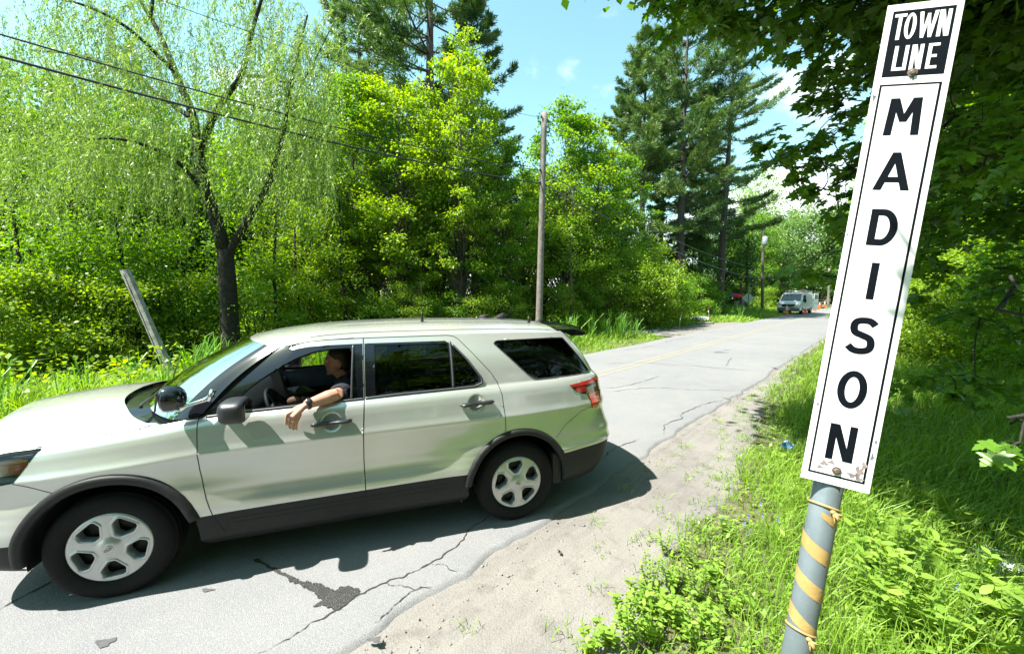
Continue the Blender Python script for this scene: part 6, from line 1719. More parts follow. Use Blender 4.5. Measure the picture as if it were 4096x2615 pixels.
# thin dark trunks of the understory
for i, (x0, y0, x1, y1, Y, lb) in enumerate(((560, 1330, 470, 930, 12.0, 'thin dark sapling leaning left behind the leaning post'), (1090, 1330, 1105, 880, 13.5, 'thin dark sapling right of the willow trunk'), (650, 1330, 590, 1010, 13.5, 'slim dark stem between post and willow'), (1380, 1330, 1360, 860, 15.5, 'slim straight sapling at the willow\'s right edge'), (130, 1330, 60, 900, 10.5, 'dark stem among the dead branches'), (1195, 1320, 1180, 950, 15, 'slim dark stem behind the SUV windscreen'))):
    a = at(x0, y0, Y); c = at(x1, y1, Y); O_ = np.array([a[0], a[1], -.1]); t = thing('understory_sapling', lb, 'tree', O_)
    tp = c - O_; b = MB(); b.tube([np.zeros(3), tp * .3 + (.06, 0, 0), tp * .65 + (-.05, 0, 0), tp, tp * 1.25], [.075, .06, .05, .035, .015], 8); b.build('trunk', M_BARKD, t)
    r_ = np.random.default_rng(100 + i); n_ = 26; cc_ = tp * r_.uniform(.45, 1.3, n_)[:, None] + r_.normal(0, .7, (n_, 3)) * np.array([1, 1, .5])
    V, F, tt_ = leaf_cloud(r_, cc_, 70, np.full(n_, .40), .5, .095, .078); link('crown', np_mesh('crown', V, F, L_YELLOW if i % 2 else L_MAPLE, False, tt_), t)
# ================================================================== near maple overhanging the sign
mr = np.random.default_rng(202)
half = [(.0, .0), (.10, .03), (.24, -.04), (.40, .02), (.33, .13), (.30, .20), (.47, .27), (.62, .44), (.45, .46), (.36, .52), (.24, .50), (.19, .55), (.28, .70), (.17, .72), (.13, .84), (.0, 1.0)]
outl = [(x, y) for x, y in half] + [(-x, y) for x, y in half[-2:0:-1]]
LO = np.array(outl)
LT = np.array(tessellate_polygon([[Vector((x, y, 0)) for x, y in outl]]))
def maple_verts(curl, k):
    z = -.16 * curl * (LO[:, 0] ** 2) * 1.6 - .22 * curl * np.clip(LO[:, 1] - .3, 0, 1) ** 2 + .02 * np.sin(LO[:, 0] * 9 + k)
    return np.c_[LO, z]
def maple_field(P, A, N, S_, r):
    """many lobed leaves as one mesh"""
    A = unit(A); B = unit(np.cross(A, N)); Nn = np.cross(B, A)
    curl = r.uniform(.3, 1.6, len(P)); n = len(LO)
    z = -.16 * curl[:, None] * (LO[None, :, 0] ** 2) * 1.6 - .22 * curl[:, None] * np.clip(LO[None, :, 1] - .3, 0, 1) ** 2
    V = P[:, None] + S_[:, None, None] * (B[:, None] * LO[None, :, 0:1] + A[:, None] * LO[None, :, 1:2] + Nn[:, None] * z[..., None])
    F = (LT[None] + (np.arange(len(P)) * n)[:, None, None]).reshape(-1, 3)
    return V.reshape(-1, 3), F
near_maple = thing('maple_tree', 'overhanging maple with large lobed leaves above and behind the town sign', 'tree', (8.6, 5.8, -.1))
NO = np.array([8.6, 5.8, -.1])
limbs_n = [np.array([(8.6, 5.8, -.1), (8.5, 5.7, 2.5), (8.3, 5.6, 6), (8.0, 5.5, 11)]), np.array([(8.4, 5.6, 4.4), (6.0, 5.2, 5.9), (4.2, 4.8, 5.9), (2.8, 4.6, 5.5), (1.9, 4.5, 5.2)]),
           np.array([(8.5, 5.7, 3.2), (6.2, 5.4, 4.3), (4.8, 4.9, 3.9), (4.0, 4.7, 3.5), (3.5, 4.6, 3.2)]), np.array([(8.5, 5.7, 2.9), (6.0, 4.2, 3.6), (4.2, 3.2, 3.3), (3.4, 2.8, 3.0)]),
           np.array([(8.4, 5.6, 5.0), (6.0, 3.6, 6.6), (3.6, 2.2, 6.4), (2.0, 1.4, 5.6), (.8, 1.0, 4.7)]), np.array([(8.5, 5.7, 2.2), (6.5, 5.0, 2.2), (5.0, 4.0, 1.9), (4.2, 3.2, 1.7)]), np.array([(8.5, 5.7, 3.5), (9.5, 7.5, 4.5), (9, 9, 5)]), np.array([(8.5, 5.7, 2.6), (5.5, 3.7, 2.6), (3.5, 2.4, 2.3), (2.55, 2.05, 2.12)]), np.array([(8.5, 5.7, 1.8), (5.4, 3.5, 1.75), (3.5, 2.3, 1.5), (2.5, 1.95, 1.38)])]
wd = MB()
for i, L in enumerate(limbs_n): wd.tube(catmull(L, 16) - NO + (0 if i == 0 else mr.normal(0, .05, (16, 3))), np.linspace(.20 if i == 0 else .045, .05 if i == 0 else .008, 16), 8)
cl = []                                                     # (centre, radius, leaves)
def C_at(x, y, Y, rad, n): cl.append((at(x, y, Y), rad, n))
for x in np.arange(2640, 4250, 75): C_at(x, mr.uniform(-90, 30) if x < 2760 else mr.uniform(-60, 90), mr.uniform(4.1, 5.0), .30, 40)
for x in np.arange(2800, 4250, 80): C_at(x, mr.uniform(50, 140), mr.uniform(4.2, 5.2), .27, 32)
for x, y in ((2660, 120), (3040, 150), (3090, 120), (2930, 110), (3250, 180)): C_at(x, y, 4.4, .16, 14)
for x, y in ((3250, 250), (3300, 330), (3350, 420), (3400, 300), (3450, 450), (3500, 200), (3500, 600), (3420, 600), (3330, 540), (3250, 600), (3170, 600), (3110, 640), (3080, 600), (3200, 680), (3300, 700), (3240, 745), (3380, 760), (3450, 850), (3350, 860), (3430, 980), (3480, 1100), (3330, 470), (3450, 330), (3520, 420), (3540, 760), (3540, 930), (3400, 680), (3280, 400), (3550, 100), (3420, 140)):
    C_at(x + mr.normal(0, 12), y + mr.normal(0, 12), mr.uniform(4.3, 5.4), .24, 34)
for x, y, Y in ((3180, 1075, 4.4), (3240, 1070, 4.4), (3290, 1100, 4.5)): C_at(x, y, Y, .13, 10)
for k in range(190):                                        # dense mass right of the sign
    x = mr.uniform(3600, 4400); y = mr.uniform(-150, 1080) if x < 3800 else mr.uniform(-150, 1250); C_at(x, y, mr.uniform(4.8, 7.8), .36, 34)
for x, y, Y in ((3800, 520, 3.1), (3870, 600, 3.0), (3930, 500, 3.0), (3990, 620, 2.9), (4060, 520, 2.8), (4090, 640, 2.7), (3850, 690, 3.2), (4020, 440, 3.1), (3780, 640, 3.3)): C_at(x, y, Y, .20, 22)
for x, y, Y in ((3650, 1530, 4.2), (3730, 1510, 4.2), (3820, 1560, 4.2), (3900, 1500, 4.3), (3990, 1540, 4.3), (3860, 1250, 4.6), (3960, 1280, 4.6), (4060, 1330, 4.6), (3700, 1200, 5.2)): C_at(x, y, Y, .22, 22)
for x, y, Y in ((4085, 1165, 1.95), (4080, 1770, 1.9), (4020, 1800, 1.9)): C_at(x, y, Y, .07, 4)
for P_ in ((.74, .98, 4.45), (.92, 1.02, 4.62), (.16, .80, 4.35), (1.1, 1.2, 4.9)): cl.append((np.array(P_), .16, 16))
LP, LA, LN, LS = [], [], [], []
alll = np.vstack([catmull(L, 24) for L in limbs_n[1:]])
# each spray hangs from the nearest limb or spray already attached
cen = np.array([c for c, _, _ in cl]); dl = np.array([np.linalg.norm(alll - c, axis=1).min() for c in cen])
nodes = alll.copy()
for i_ in np.argsort(dl):
    c, rad, n = cl[i_]; n = int(n * 1.7)
    j = np.argmin(np.linalg.norm(nodes - c, axis=1)); a = nodes[j]
    m_ = (a + c) / 2 + np.array([0, 0, .06 * np.linalg.norm(c - a)]) + mr.normal(0, .04, 3)
    wd.tube(catmull(np.array([a, m_, c]), 6) - NO, np.linspace(.008, .004, 6), 4, cap=False)
    nodes = np.vstack([nodes, [m_], [c]])
    nt = max(2, n // 9)
    for q in range(nt):
        d = unit(mr.normal(size=3) * np.array([1, 1, .35]) + unit(c - a) * .7); L = rad * mr.uniform(.7, 1.5)
        e = c + d * L - np.array([0, 0, .10 * L]); wd.tube([c - NO, (c + e) / 2 + (0, 0, .02) - NO, e - NO], [.003, .002, .001], 3, cap=False)
        for k in range(n // nt):
            t = mr.uniform(.15, 1.05); p = c + (e - c) * t + mr.normal(0, .035, 3)
            sd = unit(np.cross(d, [0, 0, 1.0])) * (1 if k % 2 else -1)
            # leaves that would shade the sign face are left out to keep it sunlit
            tt_ = ((p - Bc) @ vy) / (to_sun @ vy); hit = p - to_sun * tt_ - base; lx, lz = hit @ vx, hit @ vz
            if tt_ > 0 and abs(lx) < .13 and h0 - .45 < lz < h0 + SLEN + .02 and not (lx > .075 or (lx > .02 and lz > h0 + SLEN - .2)): continue
            LP.append(p); LA.append(d * .6 + sd * .9 + np.array([0, 0, -.55]) + mr.normal(0, .25, 3)); LN.append(np.array([-.15, -.1, 1.0]) + mr.normal(0, .38, 3)); LS.append(mr.uniform(.075, .125))
LP, LA, LN, LS = map(np.array, (LP, LA, LN, LS))
wd.build('trunk', M_BARKD, near_maple)
# the largest 300 in view are leaves of their own, the rest one mass
dist = np.linalg.norm(LP - _C, axis=1)
rel = LP - _C; zz = rel @ _fw; ux_ = IW / 2 + FPX * (rel @ _rt) / zz; uy_ = IH / 2 + FPX * (rel @ _dn) / zz
vis = (zz > .3) & (ux_ > 0) & (ux_ < IW) & (uy_ > 0) & (uy_ < IH)
score = np.where(vis, LS / dist, 0); big = np.argsort(-score)[:300]; isb = np.zeros(len(LP), bool); isb[big] = True
V, F = maple_field(LP[~isb] - NO, LA[~isb], LN[~isb], LS[~isb], mr)
crown = link('crown', np_mesh('crown', V, F, L_NEAR, False, np.repeat(np.clip(mr.normal(.45, .2, (~isb).sum()), 0, 1), len(LT))), near_maple); crown['kind'] = 'stuff'
lvar = []
for k in range(8): lvar.append(np_mesh('leaf', maple_verts(.3 + .18 * k, k), LT, L_NEAR, False, np.full(len(LT), .2 + .09 * k)))
for q, i in enumerate(big):
    A = unit(LA[i]); B = unit(np.cross(A, LN[i])); Nn = np.cross(B, A)
    o = link('leaf', lvar[q % 8], near_maple); s_ = LS[i]
    o.matrix_local = Matrix(((B[0] * s_, A[0] * s_, Nn[0] * s_, LP[i][0] - NO[0]), (B[1] * s_, A[1] * s_, Nn[1] * s_, LP[i][1] - NO[1]), (B[2] * s_, A[2] * s_, Nn[2] * s_, LP[i][2] - NO[2]), (0, 0, 0, 1)))
# upper crown of the same tree: the roof of leaves that shades the grass on the right
ts = to_sun / to_sun[2]
cc_ = []
while len(cc_) < 400:
    if len(cc_) < 240: P_ = np.array([mr.uniform(3.5, 10), mr.uniform(2.6, 6.6), 0]); kk_ = mr.uniform(4.8, 8)
    else: P_ = np.array([mr.uniform(6, 12), mr.uniform(5, 10), mr.uniform(2, 6)]); kk_ = mr.uniform(2.5, 6)
    q = P_ + ts * kk_
    if P_[2] == 0 and P_[0] < 3.9 + .25 * (P_[1] - 3): continue
    rl = q - _C; d_ = rl @ _fw
    if d_ > .2:
        yy = IH / 2 + FPX * (rl @ _dn) / d_; xx = IW / 2 + FPX * (rl @ _rt) / d_
        if yy > -250 and xx < 3700: continue
    cc_.append(q)
cc_ = np.array(cc_)
V, F, t = leaf_cloud(mr, cc_, 130, np.full(len(cc_), .75), .45, .17, .15)
Q4 = V.reshape(-1, 4, 3); q_ = Q4.mean(1); tt_ = ((q_ - Bc) @ vy) / (to_sun @ vy); hit = q_ - to_sun * tt_[:, None] - base; lx, lz = hit @ vx, hit @ vz
ok_ = ~((np.abs(lx) < .28) & (lz > -.2) & (lz < h0 + SLEN + .12) & (lx < .12)); V = Q4[ok_].reshape(-1, 3); F = np.arange(len(V)).reshape(-1, 4); t = t[ok_]  # crown leaves whose shadow would fall on the sign are left out
up_ = link('upper_crown', np_mesh('upper_crown', V - NO, F, L_NEAR, False, t), near_maple); up_['kind'] = 'stuff'

# ---- woods on the near side, right of the road and behind the camera
row(BG, [(3750, 17, .9, 1), (3950, 15, .95, 0), (3620, 24, .9, 0), (3850, 24, 1.0, 1), (4100, 21, 1.0, 0), (3560, 34, .9, 1), (3700, 33, 1.0, 0), (4500, 16, 1.0, 1), (3500, 46, .9, 0), (3600, 48, 1.0, 1)],
    'roadside_tree', ('mid-green tree in the shaded wood behind the town sign', 'dark green tree in the shaded wood behind the town sign'), 'tree', 'trees behind the town sign')
row(SH, [(3640, 12.5, .75, 1), (3760, 11.5, .85, 1), (3880, 12.5, .9, 2), (3980, 10.5, .8, 1), (4090, 11, 1.0, 2), (3700, 15, .9, 2), (4000, 14, 1.0, 1), (3600, 17, .8, 1), (4150, 9, .9, 0), (3560, 22, .9, 1)],
    'understory_shrub', ('green many-stemmed shrub in the clearing behind the town sign', 'low yellow-green shrub in the clearing behind the town sign', 'tall yellow-green shrub in the clearing behind the town sign'), 'shrub', 'shrubs behind the town sign')
for i, (x, y, k, s_) in enumerate(((5, -7, 0, 1.0), (.5, -9.5, 1, 1.05), (-3.5, -13, 0, 1.0), (9, -4, 1, .9), (3.5, -13, 0, 1.1), (-7, -18, 1, 1.0), (12, 0, 0, .95), (-12, -21, 0, 1.1))):
    put_tree('roadside_tree', 'broadleaf tree in the wood on the near side of the road, behind the viewer', 'tree', BG[k], (x, y), i * 1.3, s_, 'trees behind the camera')

# ================================================================== grass
def blades(P, h, w, bend, az, tint, seg3=True):
    n = len(P); d = np.stack([np.cos(az), np.sin(az), np.zeros(n)], 1); sd = np.stack([-np.sin(az + .9), np.cos(az + .9), np.zeros(n)], 1)
    h = h[:, None]; w = w[:, None]; b = bend[:, None]; up = np.array([0, 0, 1.0])
    p1 = P + up * h * .5 + d * h * b * .22; p2 = P + up * h * (.86 - .16 * b) + d * h * b * .62; p3 = P + up * h * (1.0 - .45 * b) + d * h * b * 1.05
    V = np.stack([P - sd * w / 2, P + sd * w / 2, p1 - sd * w * .45, p1 + sd * w * .45, p2 - sd * w * .3, p2 + sd * w * .3, p3], 1)
    F = np.array([(0, 1, 3), (0, 3, 2), (2, 3, 5), (2, 5, 4), (4, 5, 6)])
    return V.reshape(-1, 3), (F[None] + (np.arange(n) * 7)[:, None, None]).reshape(-1, 3), np.repeat(tint, 5)
gr_ = np.random.default_rng(303)
def inner_v(s_): return np.interp(s_, ss, inner)
def scatter(smin, smax, vmin, vmax_fn, dens_fn, mx):
    n = mx; s_ = gr_.uniform(smin, smax, n); v_ = gr_.uniform(vmin, 1, n) if vmax_fn is None else vmin + (vmax_fn(s_) - vmin) * gr_.uniform(0, 1, n)
    P = rd(s_, v_); area = (smax - smin) * np.mean((vmax_fn(s_) - vmin)); d = np.hypot(P[:, 0], P[:, 1])
    keep = gr_.uniform(0, 1, n) < dens_fn(d) * area / n
    ang = np.arctan2(P[:, 0], P[:, 1]); keep &= np.abs(ang) < 1.05
    return P[keep], s_[keep], v_[keep], d[keep]
def dn(d): return np.interp(d, [2, 3, 5, 8, 15, 30, 60], [2600, 2200, 1100, 420, 130, 45, 15])
P, s_, v_, d = scatter(-4, 60, -14, lambda q: inner_v(q) + .12, dn, 900000)
edge_d = inner_v(s_) - v_
patch = vnoise(P[:, 0] * 1.1, P[:, 1] * 1.1, 71); patch2 = vnoise(P[:, 0] * 3.1, P[:, 1] * 3.1, 72)
keep = gr_.uniform(0, 1, len(P)) < np.clip(.45 + 2.2 * edge_d + .5 * patch2, .10, 1)
P, d, edge_d, patch, patch2 = P[keep], d[keep], edge_d[keep], patch[keep], patch2[keep]
n = len(P); P[:, 2] = ground_z(P[:, 0], P[:, 1]) - .01
h = (.12 + .22 * smoothstep(0, .9, edge_d) + .12 * patch + .07 * patch2) * gr_.uniform(.5, 1.45, n); h = np.clip(h, .05, .62)
w = np.interp(d, [2, 5, 10, 30, 60], [.0055, .008, .013, .03, .06]) * gr_.uniform(.6, 1.5, n)
V, F, t = blades(P, h * np.interp(d, [0, 10, 30], [1, 1, 1.25]), w, gr_.uniform(.1, 1.0, n), gr_.uniform(0, 6.28, n), np.clip(gr_.normal(.48, .2, n) + .15 * patch, 0, 1))
go = link('roadside_grass', np_mesh('roadside_grass', V, F, L_GRASS, False, t)); props(go, 'tall bright green grass on the bank around the sign post', 'grass', kind='stuff')
# broader weed leaves through the near grass
P, s_, v_, d = scatter(-3, 16, -7, lambda q: inner_v(q) + .02, lambda d: np.interp(d, [2, 4, 8, 14], [520, 260, 60, 15]), 200000)
n = len(P); P[:, 2] = ground_z(P[:, 0], P[:, 1]) + gr_.uniform(.02, .26, n) * np.clip((inner_v(s_) - v_) * 1.4 + .2, .1, 1)
A = rand_dirs(gr_, n) * np.array([1, 1, .4]) + np.array([0, 0, .1]); N_ = np.array([0, 0, 1.0]) + gr_.normal(0, .35, (n, 3))
sz = gr_.uniform(.025, .065, n) * np.interp(d, [2, 8], [1, 1.4]); V, F = quad_leaves(P, A, N_, sz, sz * .45)
props(link('low_weeds', np_mesh('low_weeds', V, F, L_FERN, False, np.clip(gr_.normal(.4, .22, n), 0, 1))), 'small leafy weeds mixed through the roadside grass', 'weeds', kind='stuff')
# tufts straggling over the gravel
P0 = rd(gr_.uniform(.5, 14, 150), np.zeros(150)); s0 = P0[:, 0] * RU[0] + P0[:, 1] * RU[1]; v0 = inner_v(s0) + gr_.exponential(.28, 150); v0 = np.minimum(v0, 1.9)
C0 = rd(s0, v0); P = np.repeat(C0, 14, 0) + np.c_[gr_.normal(0, .045, (150 * 14, 2)), np.zeros(150 * 14)]; n = len(P); P[:, 2] = -.045
V, F, t = blades(P, gr_.uniform(.03, .13, n), np.full(n, .006), gr_.uniform(.4, 1.1, n), gr_.uniform(0, 6.28, n), np.clip(gr_.normal(.6, .2, n), 0, 1))
props(link('gravel_tufts', np_mesh('gravel_tufts', V, F, L_GRASS, False, t)), 'sparse small grass tufts on the gravel shoulder', 'grass', kind='stuff')
# far verge
def dn2(d): return np.interp(d, [5, 9, 15, 25, 45, 70], [420, 300, 160, 75, 28, 10])
P, s_, v_, d = scatter(-14, 75, 7.46, lambda q: 13.0 + 0 * q, dn2, 700000)
ap_ = np.array([q_[:2] for q_ in ap]); inap = inside(P[:, :2], ap_)
P, d, v_ = P[~inap], d[~inap], v_[~inap]
n = len(P); P[:, 2] = ground_z(P[:, 0], P[:, 1]) - .01; patch = vnoise(P[:, 0] * .8, P[:, 1] * .8, 75)
h = (.10 + .30 * smoothstep(7.5, 9.5, v_) + .10 * patch) * gr_.uniform(.5, 1.5, n); h = np.clip(h, .05, .8)
V, F, t = blades(P, h, np.interp(d, [5, 10, 30, 60], [.011, .016, .04, .07]) * gr_.uniform(.6, 1.4, n), gr_.uniform(.1, .95, n), gr_.uniform(0, 6.28, n), np.clip(gr_.normal(.6, .2, n) + .15 * patch, 0, 1))
props(link('verge_grass', np_mesh('verge_grass', V, F, L_GRASS, False, t)), 'bright green grass along the far side of the road', 'grass', kind='stuff')
# undergrowth leaves filling the wood's floor
P, s_, v_, d = scatter(-16, 70, 10.5, lambda q: 24.0 + 0 * q, lambda d: np.interp(d, [8, 15, 30, 60], [75, 48, 16, 5]), 400000)
n = len(P); P[:, 2] = ground_z(P[:, 0], P[:, 1]) + gr_.uniform(.05, 1.1, n) * (.6 + .5 * vnoise(P[:, 0] * .7, P[:, 1] * .7, 78)); sz = np.interp(d, [8, 20, 50], [.10, .17, .35]) * gr_.uniform(.6, 1.2, n)
V, F = quad_leaves(P, rand_dirs(gr_, n) * np.array([1, 1, .5]), np.array([0, 0, 1.0]) + gr_.normal(0, .5, (n, 3)), sz, sz * .75)
props(link('undergrowth', np_mesh('undergrowth', V, F, L_YELLOW, False, np.clip(gr_.normal(.45, .25, n), 0, 1))), 'low leafy undergrowth covering the floor of the wood across the road', 'undergrowth', kind='stuff')

# ================================================================== individual plants
def fern_mesh(seed, nf=8, L=.7, npin=14):
    r = np.random.default_rng(seed); PV, PA, PN_, PL, PW, tn = [], [], [], [], [], []
    stem = MB()
    for k in range(nf):
        a = k * 6.28 / nf + r.normal(0, .2); ln = L * r.uniform(.7, 1.15); t = np.linspace(0, 1, npin)
        el = r.uniform(.9, 1.25)
        X = ln * (t * math.cos(el) + .25 * t ** 2); Z = ln * (t * math.sin(el) - .45 * t ** 2.2)
        R_ = np.stack([X * math.cos(a), X * math.sin(a), Z], 1); d = unit(np.gradient(R_, axis=0)); sd = np.array([-math.sin(a), math.cos(a), 0.0])
        stem.tube(R_[::3], np.linspace(.005, .0015, len(R_[::3])), 4, cap=False)
        tnt = np.clip(r.normal(.5, .18), 0, 1)
        for sg in (1, -1):
            PV.append(R_[2:]); PA.append(sd * sg + d[2:] * .35 - np.array([0, 0, .15])); PN_.append(np.tile(np.cross(d.mean(0), sd) * -1 + np.array([0, 0, .6]), (npin - 2, 1)))
            pl = ln * .26 * np.sin(math.pi * np.clip(t[2:] * .85 + .12, 0, 1)) ** .8 + .01; PL.append(pl); PW.append(pl * .32); tn.append(np.full(npin - 2, tnt))
    V, F = quad_leaves(np.concatenate(PV), np.concatenate(PA), np.concatenate(PN_), np.concatenate(PL), np.concatenate(PW), .05)
    return stem.mesh('stalk', L_REED_ST), np_mesh('frond', V, F, L_FERN, False, np.concatenate(tn))
L_REED_ST = mat('green_stalk', (.12, .18, .04), .6)
FN = [fern_mesh(1), fern_mesh(2, 7, .8, 16), fern_mesh(3, 9, .6, 12)]
def plant(name, label, cat, meshes, loc, rot, scale, group, names=('stalk', 'frond')):
    t = thing(name, label, cat, loc, rot, group); t.scale = (scale,) * 3
    for nm, me in zip(names, meshes): link(nm, me, t)
    return t
pr = np.random.default_rng(404)
for k in range(46):                                         # ferns along the far edge, left
    s0 = pr.uniform(-10, 6); v0 = pr.uniform(7.9, 9.6); p = rd(np.array([s0]), np.array([v0]))[0]
    plant('fern', 'yellow-green fern on the far road edge, in front of the reeds', 'fern', FN[k % 3], (p[0], p[1], gz(p[0], p[1])), pr.uniform(0, 6), pr.uniform(.6, 1.0), 'ferns along the far road edge')
for k, (x, y, s_) in enumerate(((3560, 2180, .62), (3620, 2250, .58), (3700, 2330, .6), (3790, 2420, .66), (3860, 2530, .6), (3960, 2580, .62), (3640, 2420, .55), (3720, 2520, .6), (3520, 2060, .5), (3590, 2000, .5), (4040, 2480, .7), (3680, 2110, .55), (3840, 2060, .6), (3480, 2590, .5), (4090, 2600, .6), (3940, 2440, .55))):
    p = gnd(x, y); plant('fern', 'light green fern on the bank right of the sign post', 'fern', FN[(k + 1) % 3], (p[0], p[1], gz(p[0], p[1])), pr.uniform(0, 6), s_, 'ferns beside the sign post')
def broad_plant(seed, h=.42, n=11, L=.085):
    r = np.random.default_rng(seed); st = MB(); P, A = [], []
    for q in range(4):
        a = r.uniform(0, 6.28); hh_ = h * r.uniform(.7, 1.1); tip = np.array([.12 * math.cos(a), .12 * math.sin(a), hh_]); st.tube([np.zeros(3), tip * .55 + (0, 0, .03), tip], [.004, .003, .0015], 4, cap=False)
        for k in range(n):
            t = .25 + .75 * k / (n - 1); b_ = tip * t; ang = k * 1.57 + a
            for off in (0, math.pi): P.append(b_); A.append((math.cos(ang + off), math.sin(ang + off), .30))
    P, A = np.array(P), np.array(A); m_ = len(P); A = A + r.normal(0, .15, A.shape); N_ = np.array([0, 0, 1.0]) + r.normal(0, .25, (m_, 3)); A = unit(A); B = unit(np.cross(N_, A)); Nn = np.cross(A, B); sz = L * r.uniform(.6, 1.15, m_)[:, None]
    prof = [(0, 0, 0), (.2, .17, .02), (.5, .24, .03), (.8, .13, .0), (1, 0, -.06), (.8, -.13, .0), (.5, -.24, .03), (.2, -.17, .02)]
    V = np.stack([P + A * sz * x + B * sz * y + Nn * sz * z for x, y, z in prof], 1); F = [(0, 1, 7), (1, 2, 6), (1, 6, 7), (2, 3, 5), (2, 5, 6), (3, 4, 5)]
    F = (np.array(F)[None] + (np.arange(m_) * 8)[:, None, None]).reshape(-1, 3)
    return st.mesh('stalk', L_REED_ST), np_mesh('leaves', V.reshape(-1, 3), F, L_FERN, False, np.repeat(np.clip(r.normal(.40, .2, m_), 0, 1), 6))
BP = [broad_plant(5), broad_plant(6, .36, 9, .10), broad_plant(7, .5, 12, .07)]
for k, (x, y, s_) in enumerate(((3480, 2300, 1.0), (3530, 2360, 1.05), (3570, 2440, 1.0), (3450, 2400, .95), (3630, 2540, 1.0), (3520, 2540, 1.1), (3760, 2590, 1.0), (3700, 2230, .9), (3560, 2280, .95), (3880, 2350, .9), (3950, 2500, 1.0), (2600, 2350, .55), (2500, 2480, .6), (2440, 2560, .55), (2750, 2250, .5), (2900, 2130, .5), (2350, 2590, .45), (2660, 2200, .45), (2560, 2430, .6), (2630, 2450, .62), (2520, 2570, .6), (2680, 2330, .55), (2700, 2480, .6), (2780, 2380, .55), (2600, 2540, .6), (2850, 2300, .5), (2760, 2560, .6), (2920, 2420, .5), (2840, 2510, .55))):
    p = gnd(x, y); plant('broadleaf_weed', 'broad-leaved green weed growing in the grass around the sign post' if x > 3300 else 'small leafy weed at the edge of the gravel', 'plant', BP[k % 3], (p[0], p[1], gz(p[0], p[1])), pr.uniform(0, 6), s_, 'weeds around the sign post' if x > 3300 else 'weeds at the gravel edge', ('stalk', 'leaves'))
# white umbels and purple vetch
def flower_mesh(seed, n, rad, sz, m_, flatc=.35):
    r = np.random.default_rng(seed); P = r.normal(size=(n, 3)) * np.array([rad, rad, rad * flatc]); b = MB()
    V, F = quad_leaves(P, rand_dirs(r, n), np.array([0, 0, 1.0]) + r.normal(0, .4, (n, 3)), sz * r.uniform(.6, 1.2, n), sz * .8); return np_mesh('flower_head', V, F, m_, False)
M_WFL = mat('white_petals', (.72, .78, .68), .6); M_PFL = mat('purple_petals', (.16, .10, .50), .6)
WF = flower_mesh(1, 70, .022, .008, M_WFL); PF = flower_mesh(2, 22, .006, .009, M_PFL, 2.4)
def stem_flower(name, label, p, h, me, heads, spread, group):
    t = thing(name, label, 'flower', p, pr.uniform(0, 6), group)
    for q in range(heads):
        a = pr.uniform(0, 6.28); e = np.array([spread * math.cos(a) * pr.uniform(.2, 1), spread * math.sin(a) * pr.uniform(.2, 1), h * pr.uniform(.8, 1.1)])
        b = MB(); b.tube([np.zeros(3), e * .6 + (0, 0, .02), e], [.002, .0018, .0012], 4, cap=False); b.build('stem', L_REED_ST, t); link('flower_head', me, t, loc=e)
for x, y in ((3960, 2270), (4010, 2330), (4060, 2230), (4080, 2360), (3940, 2200), (4020, 2240)):
    p = at(x, y, 2.75); p = gnd(x, y + 260) if False else np.array([p[0], p[1], gz(p[0], p[1])]); stem_flower('white_flower', 'white clustered wildflower in the shade right of the sign', p, max(.15, at(x, y, 2.75)[2] + .05), WF, 4, .10, 'white wildflowers in the shade')
for x, y in ((3000, 2050), (2870, 2020), (3040, 2010), (3060, 2040), (3005, 2110), (2990, 2085), (3095, 2075), (3220, 2300), (3810, 2370), (2880, 2050)):
    p = gnd(x, y + 90); stem_flower('purple_vetch', 'small purple vetch flower spike standing in the roadside grass', (p[0], p[1], gz(p[0], p[1])), .24, PF, 1, .03, 'purple vetch in the grass')
p = gnd(2806, 1292); DS = flower_mesh(9, 40, .05, .09, M_WFL)
for k in range(9):
    q = p + np.array([pr.normal(0, .35), pr.normal(0, .3), 0]); stem_flower('white_daisy', 'white daisy clump behind the bleached timber by the driveway', (q[0], q[1], -.05), .42, DS, 5, .18, 'white daisies by the driveway')
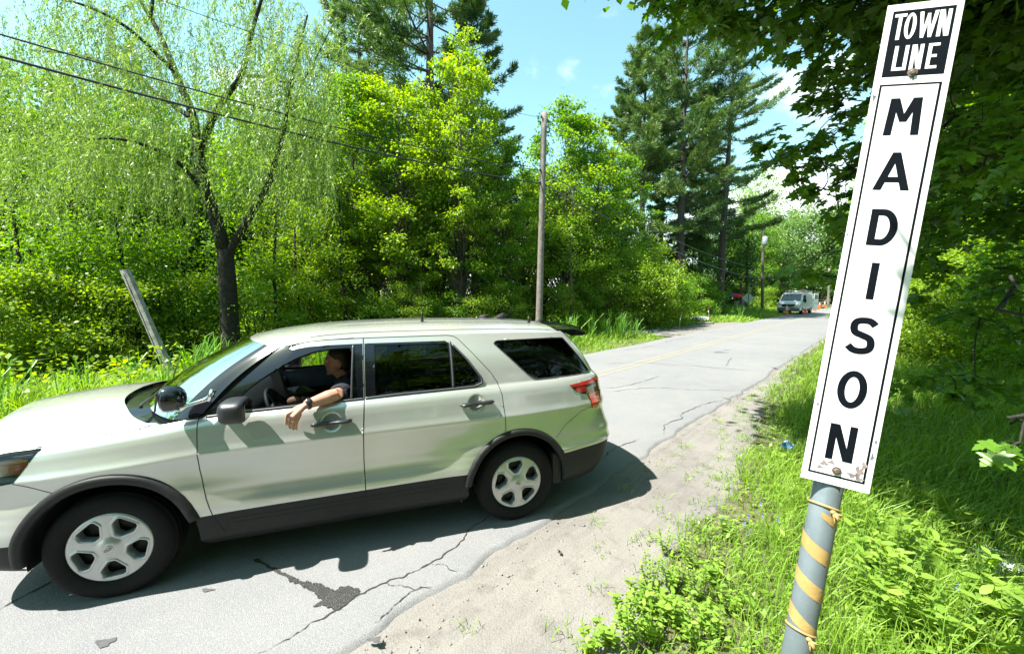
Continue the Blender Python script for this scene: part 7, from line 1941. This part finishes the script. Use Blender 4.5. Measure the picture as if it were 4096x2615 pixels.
# reeds: upright sword-leaved clumps across the road
def reed_mesh(seed, n=16, h=1.2):
    r = np.random.default_rng(seed); P = np.c_[r.normal(0, .10, (n, 2)), np.zeros(n)]; V, F, t = blades(P, h * r.uniform(.6, 1.15, n), r.uniform(.022, .040, n), r.uniform(.08, .75, n) ** 1.3, r.uniform(0, 6.28, n), np.clip(r.normal(.5, .2, n), 0, 1)); return np_mesh('blade_clump', V, F, L_REED, False, t)
RM = [reed_mesh(1), reed_mesh(2, 13, 1.05), reed_mesh(3, 18, 1.35)]
spots = [(pr.uniform(-9, 7), pr.uniform(9.2, 11.6)) for _ in range(74)] + [(pr.uniform(11, 19), pr.uniform(8.6, 10.2)) for _ in range(22)] + [(pr.uniform(34, 46), pr.uniform(9.0, 12)) for _ in range(24)]
for k, (s0, v0) in enumerate(spots):
    p = rd(np.array([s0]), np.array([v0]))[0]; t = thing('reed_clump', 'sword-leaved green reed clump behind the ferns across the road' if s0 < 8 else 'sword-leaved reed clump on the verge by the utility pole' if s0 < 25 else 'tall reed clump on the verge before the umbrella stand', 'reeds', (p[0], p[1], gz(p[0], p[1])), pr.uniform(0, 6), 'reeds across the road' if s0 < 8 else 'reeds by the utility pole' if s0 < 25 else 'reeds by the umbrella stand'); t.scale = (pr.uniform(.75, 1.15),) * 3; link('blade_clump', RM[k % 3], t)
# loose stones on the gravel
n = 5200; s0 = gr_.uniform(-3, 16, n); v0 = inner_v(s0) - .35 + (2.49 - inner_v(s0)) * gr_.uniform(0, 1, n) ** .9; C0 = rd(s0, v0); C0[:, 2] = -.032
sz = gr_.exponential(.0038, n) + .0025; oct_ = np.array([(1, 0, 0), (-1, 0, 0), (0, 1, 0), (0, -1, 0), (0, 0, 1), (0, 0, -1)], float); of = np.array([(0, 2, 4), (2, 1, 4), (1, 3, 4), (3, 0, 4), (2, 0, 5), (1, 2, 5), (3, 1, 5), (0, 3, 5)])
V = C0[:, None] + oct_[None] * sz[:, None, None] * gr_.uniform(.6, 1.3, (n, 6, 1)) * np.array([1, 1, .6]); F = (of[None] + (np.arange(n) * 6)[:, None, None]).reshape(-1, 3)
props(link('loose_gravel', np_mesh('loose_gravel', V.reshape(-1, 3), F, mat('loose_stone', (.22, .21, .195), .9, color2=(.14, .132, .122), scale=40))), 'loose stones scattered over the gravel shoulder', 'gravel', kind='stuff')
# a few dead leaves
DLm = np_mesh('dead_leaf', maple_verts(2.6, 1) * .05, LT, mat('dead_leaf', (.12, .09, .065), .8))
for x, y, rz in ((2248, 2208, 1.0), (2230, 2015, 2.0)):
    p = gnd(x, y); o = link('dead_leaf', DLm, None, loc=(p[0], p[1], -.005), rot=(.5, .4, rz)); props(o, 'curled brown dead leaf lying on the gravel shoulder', 'leaf', 'dead leaves on the gravel')
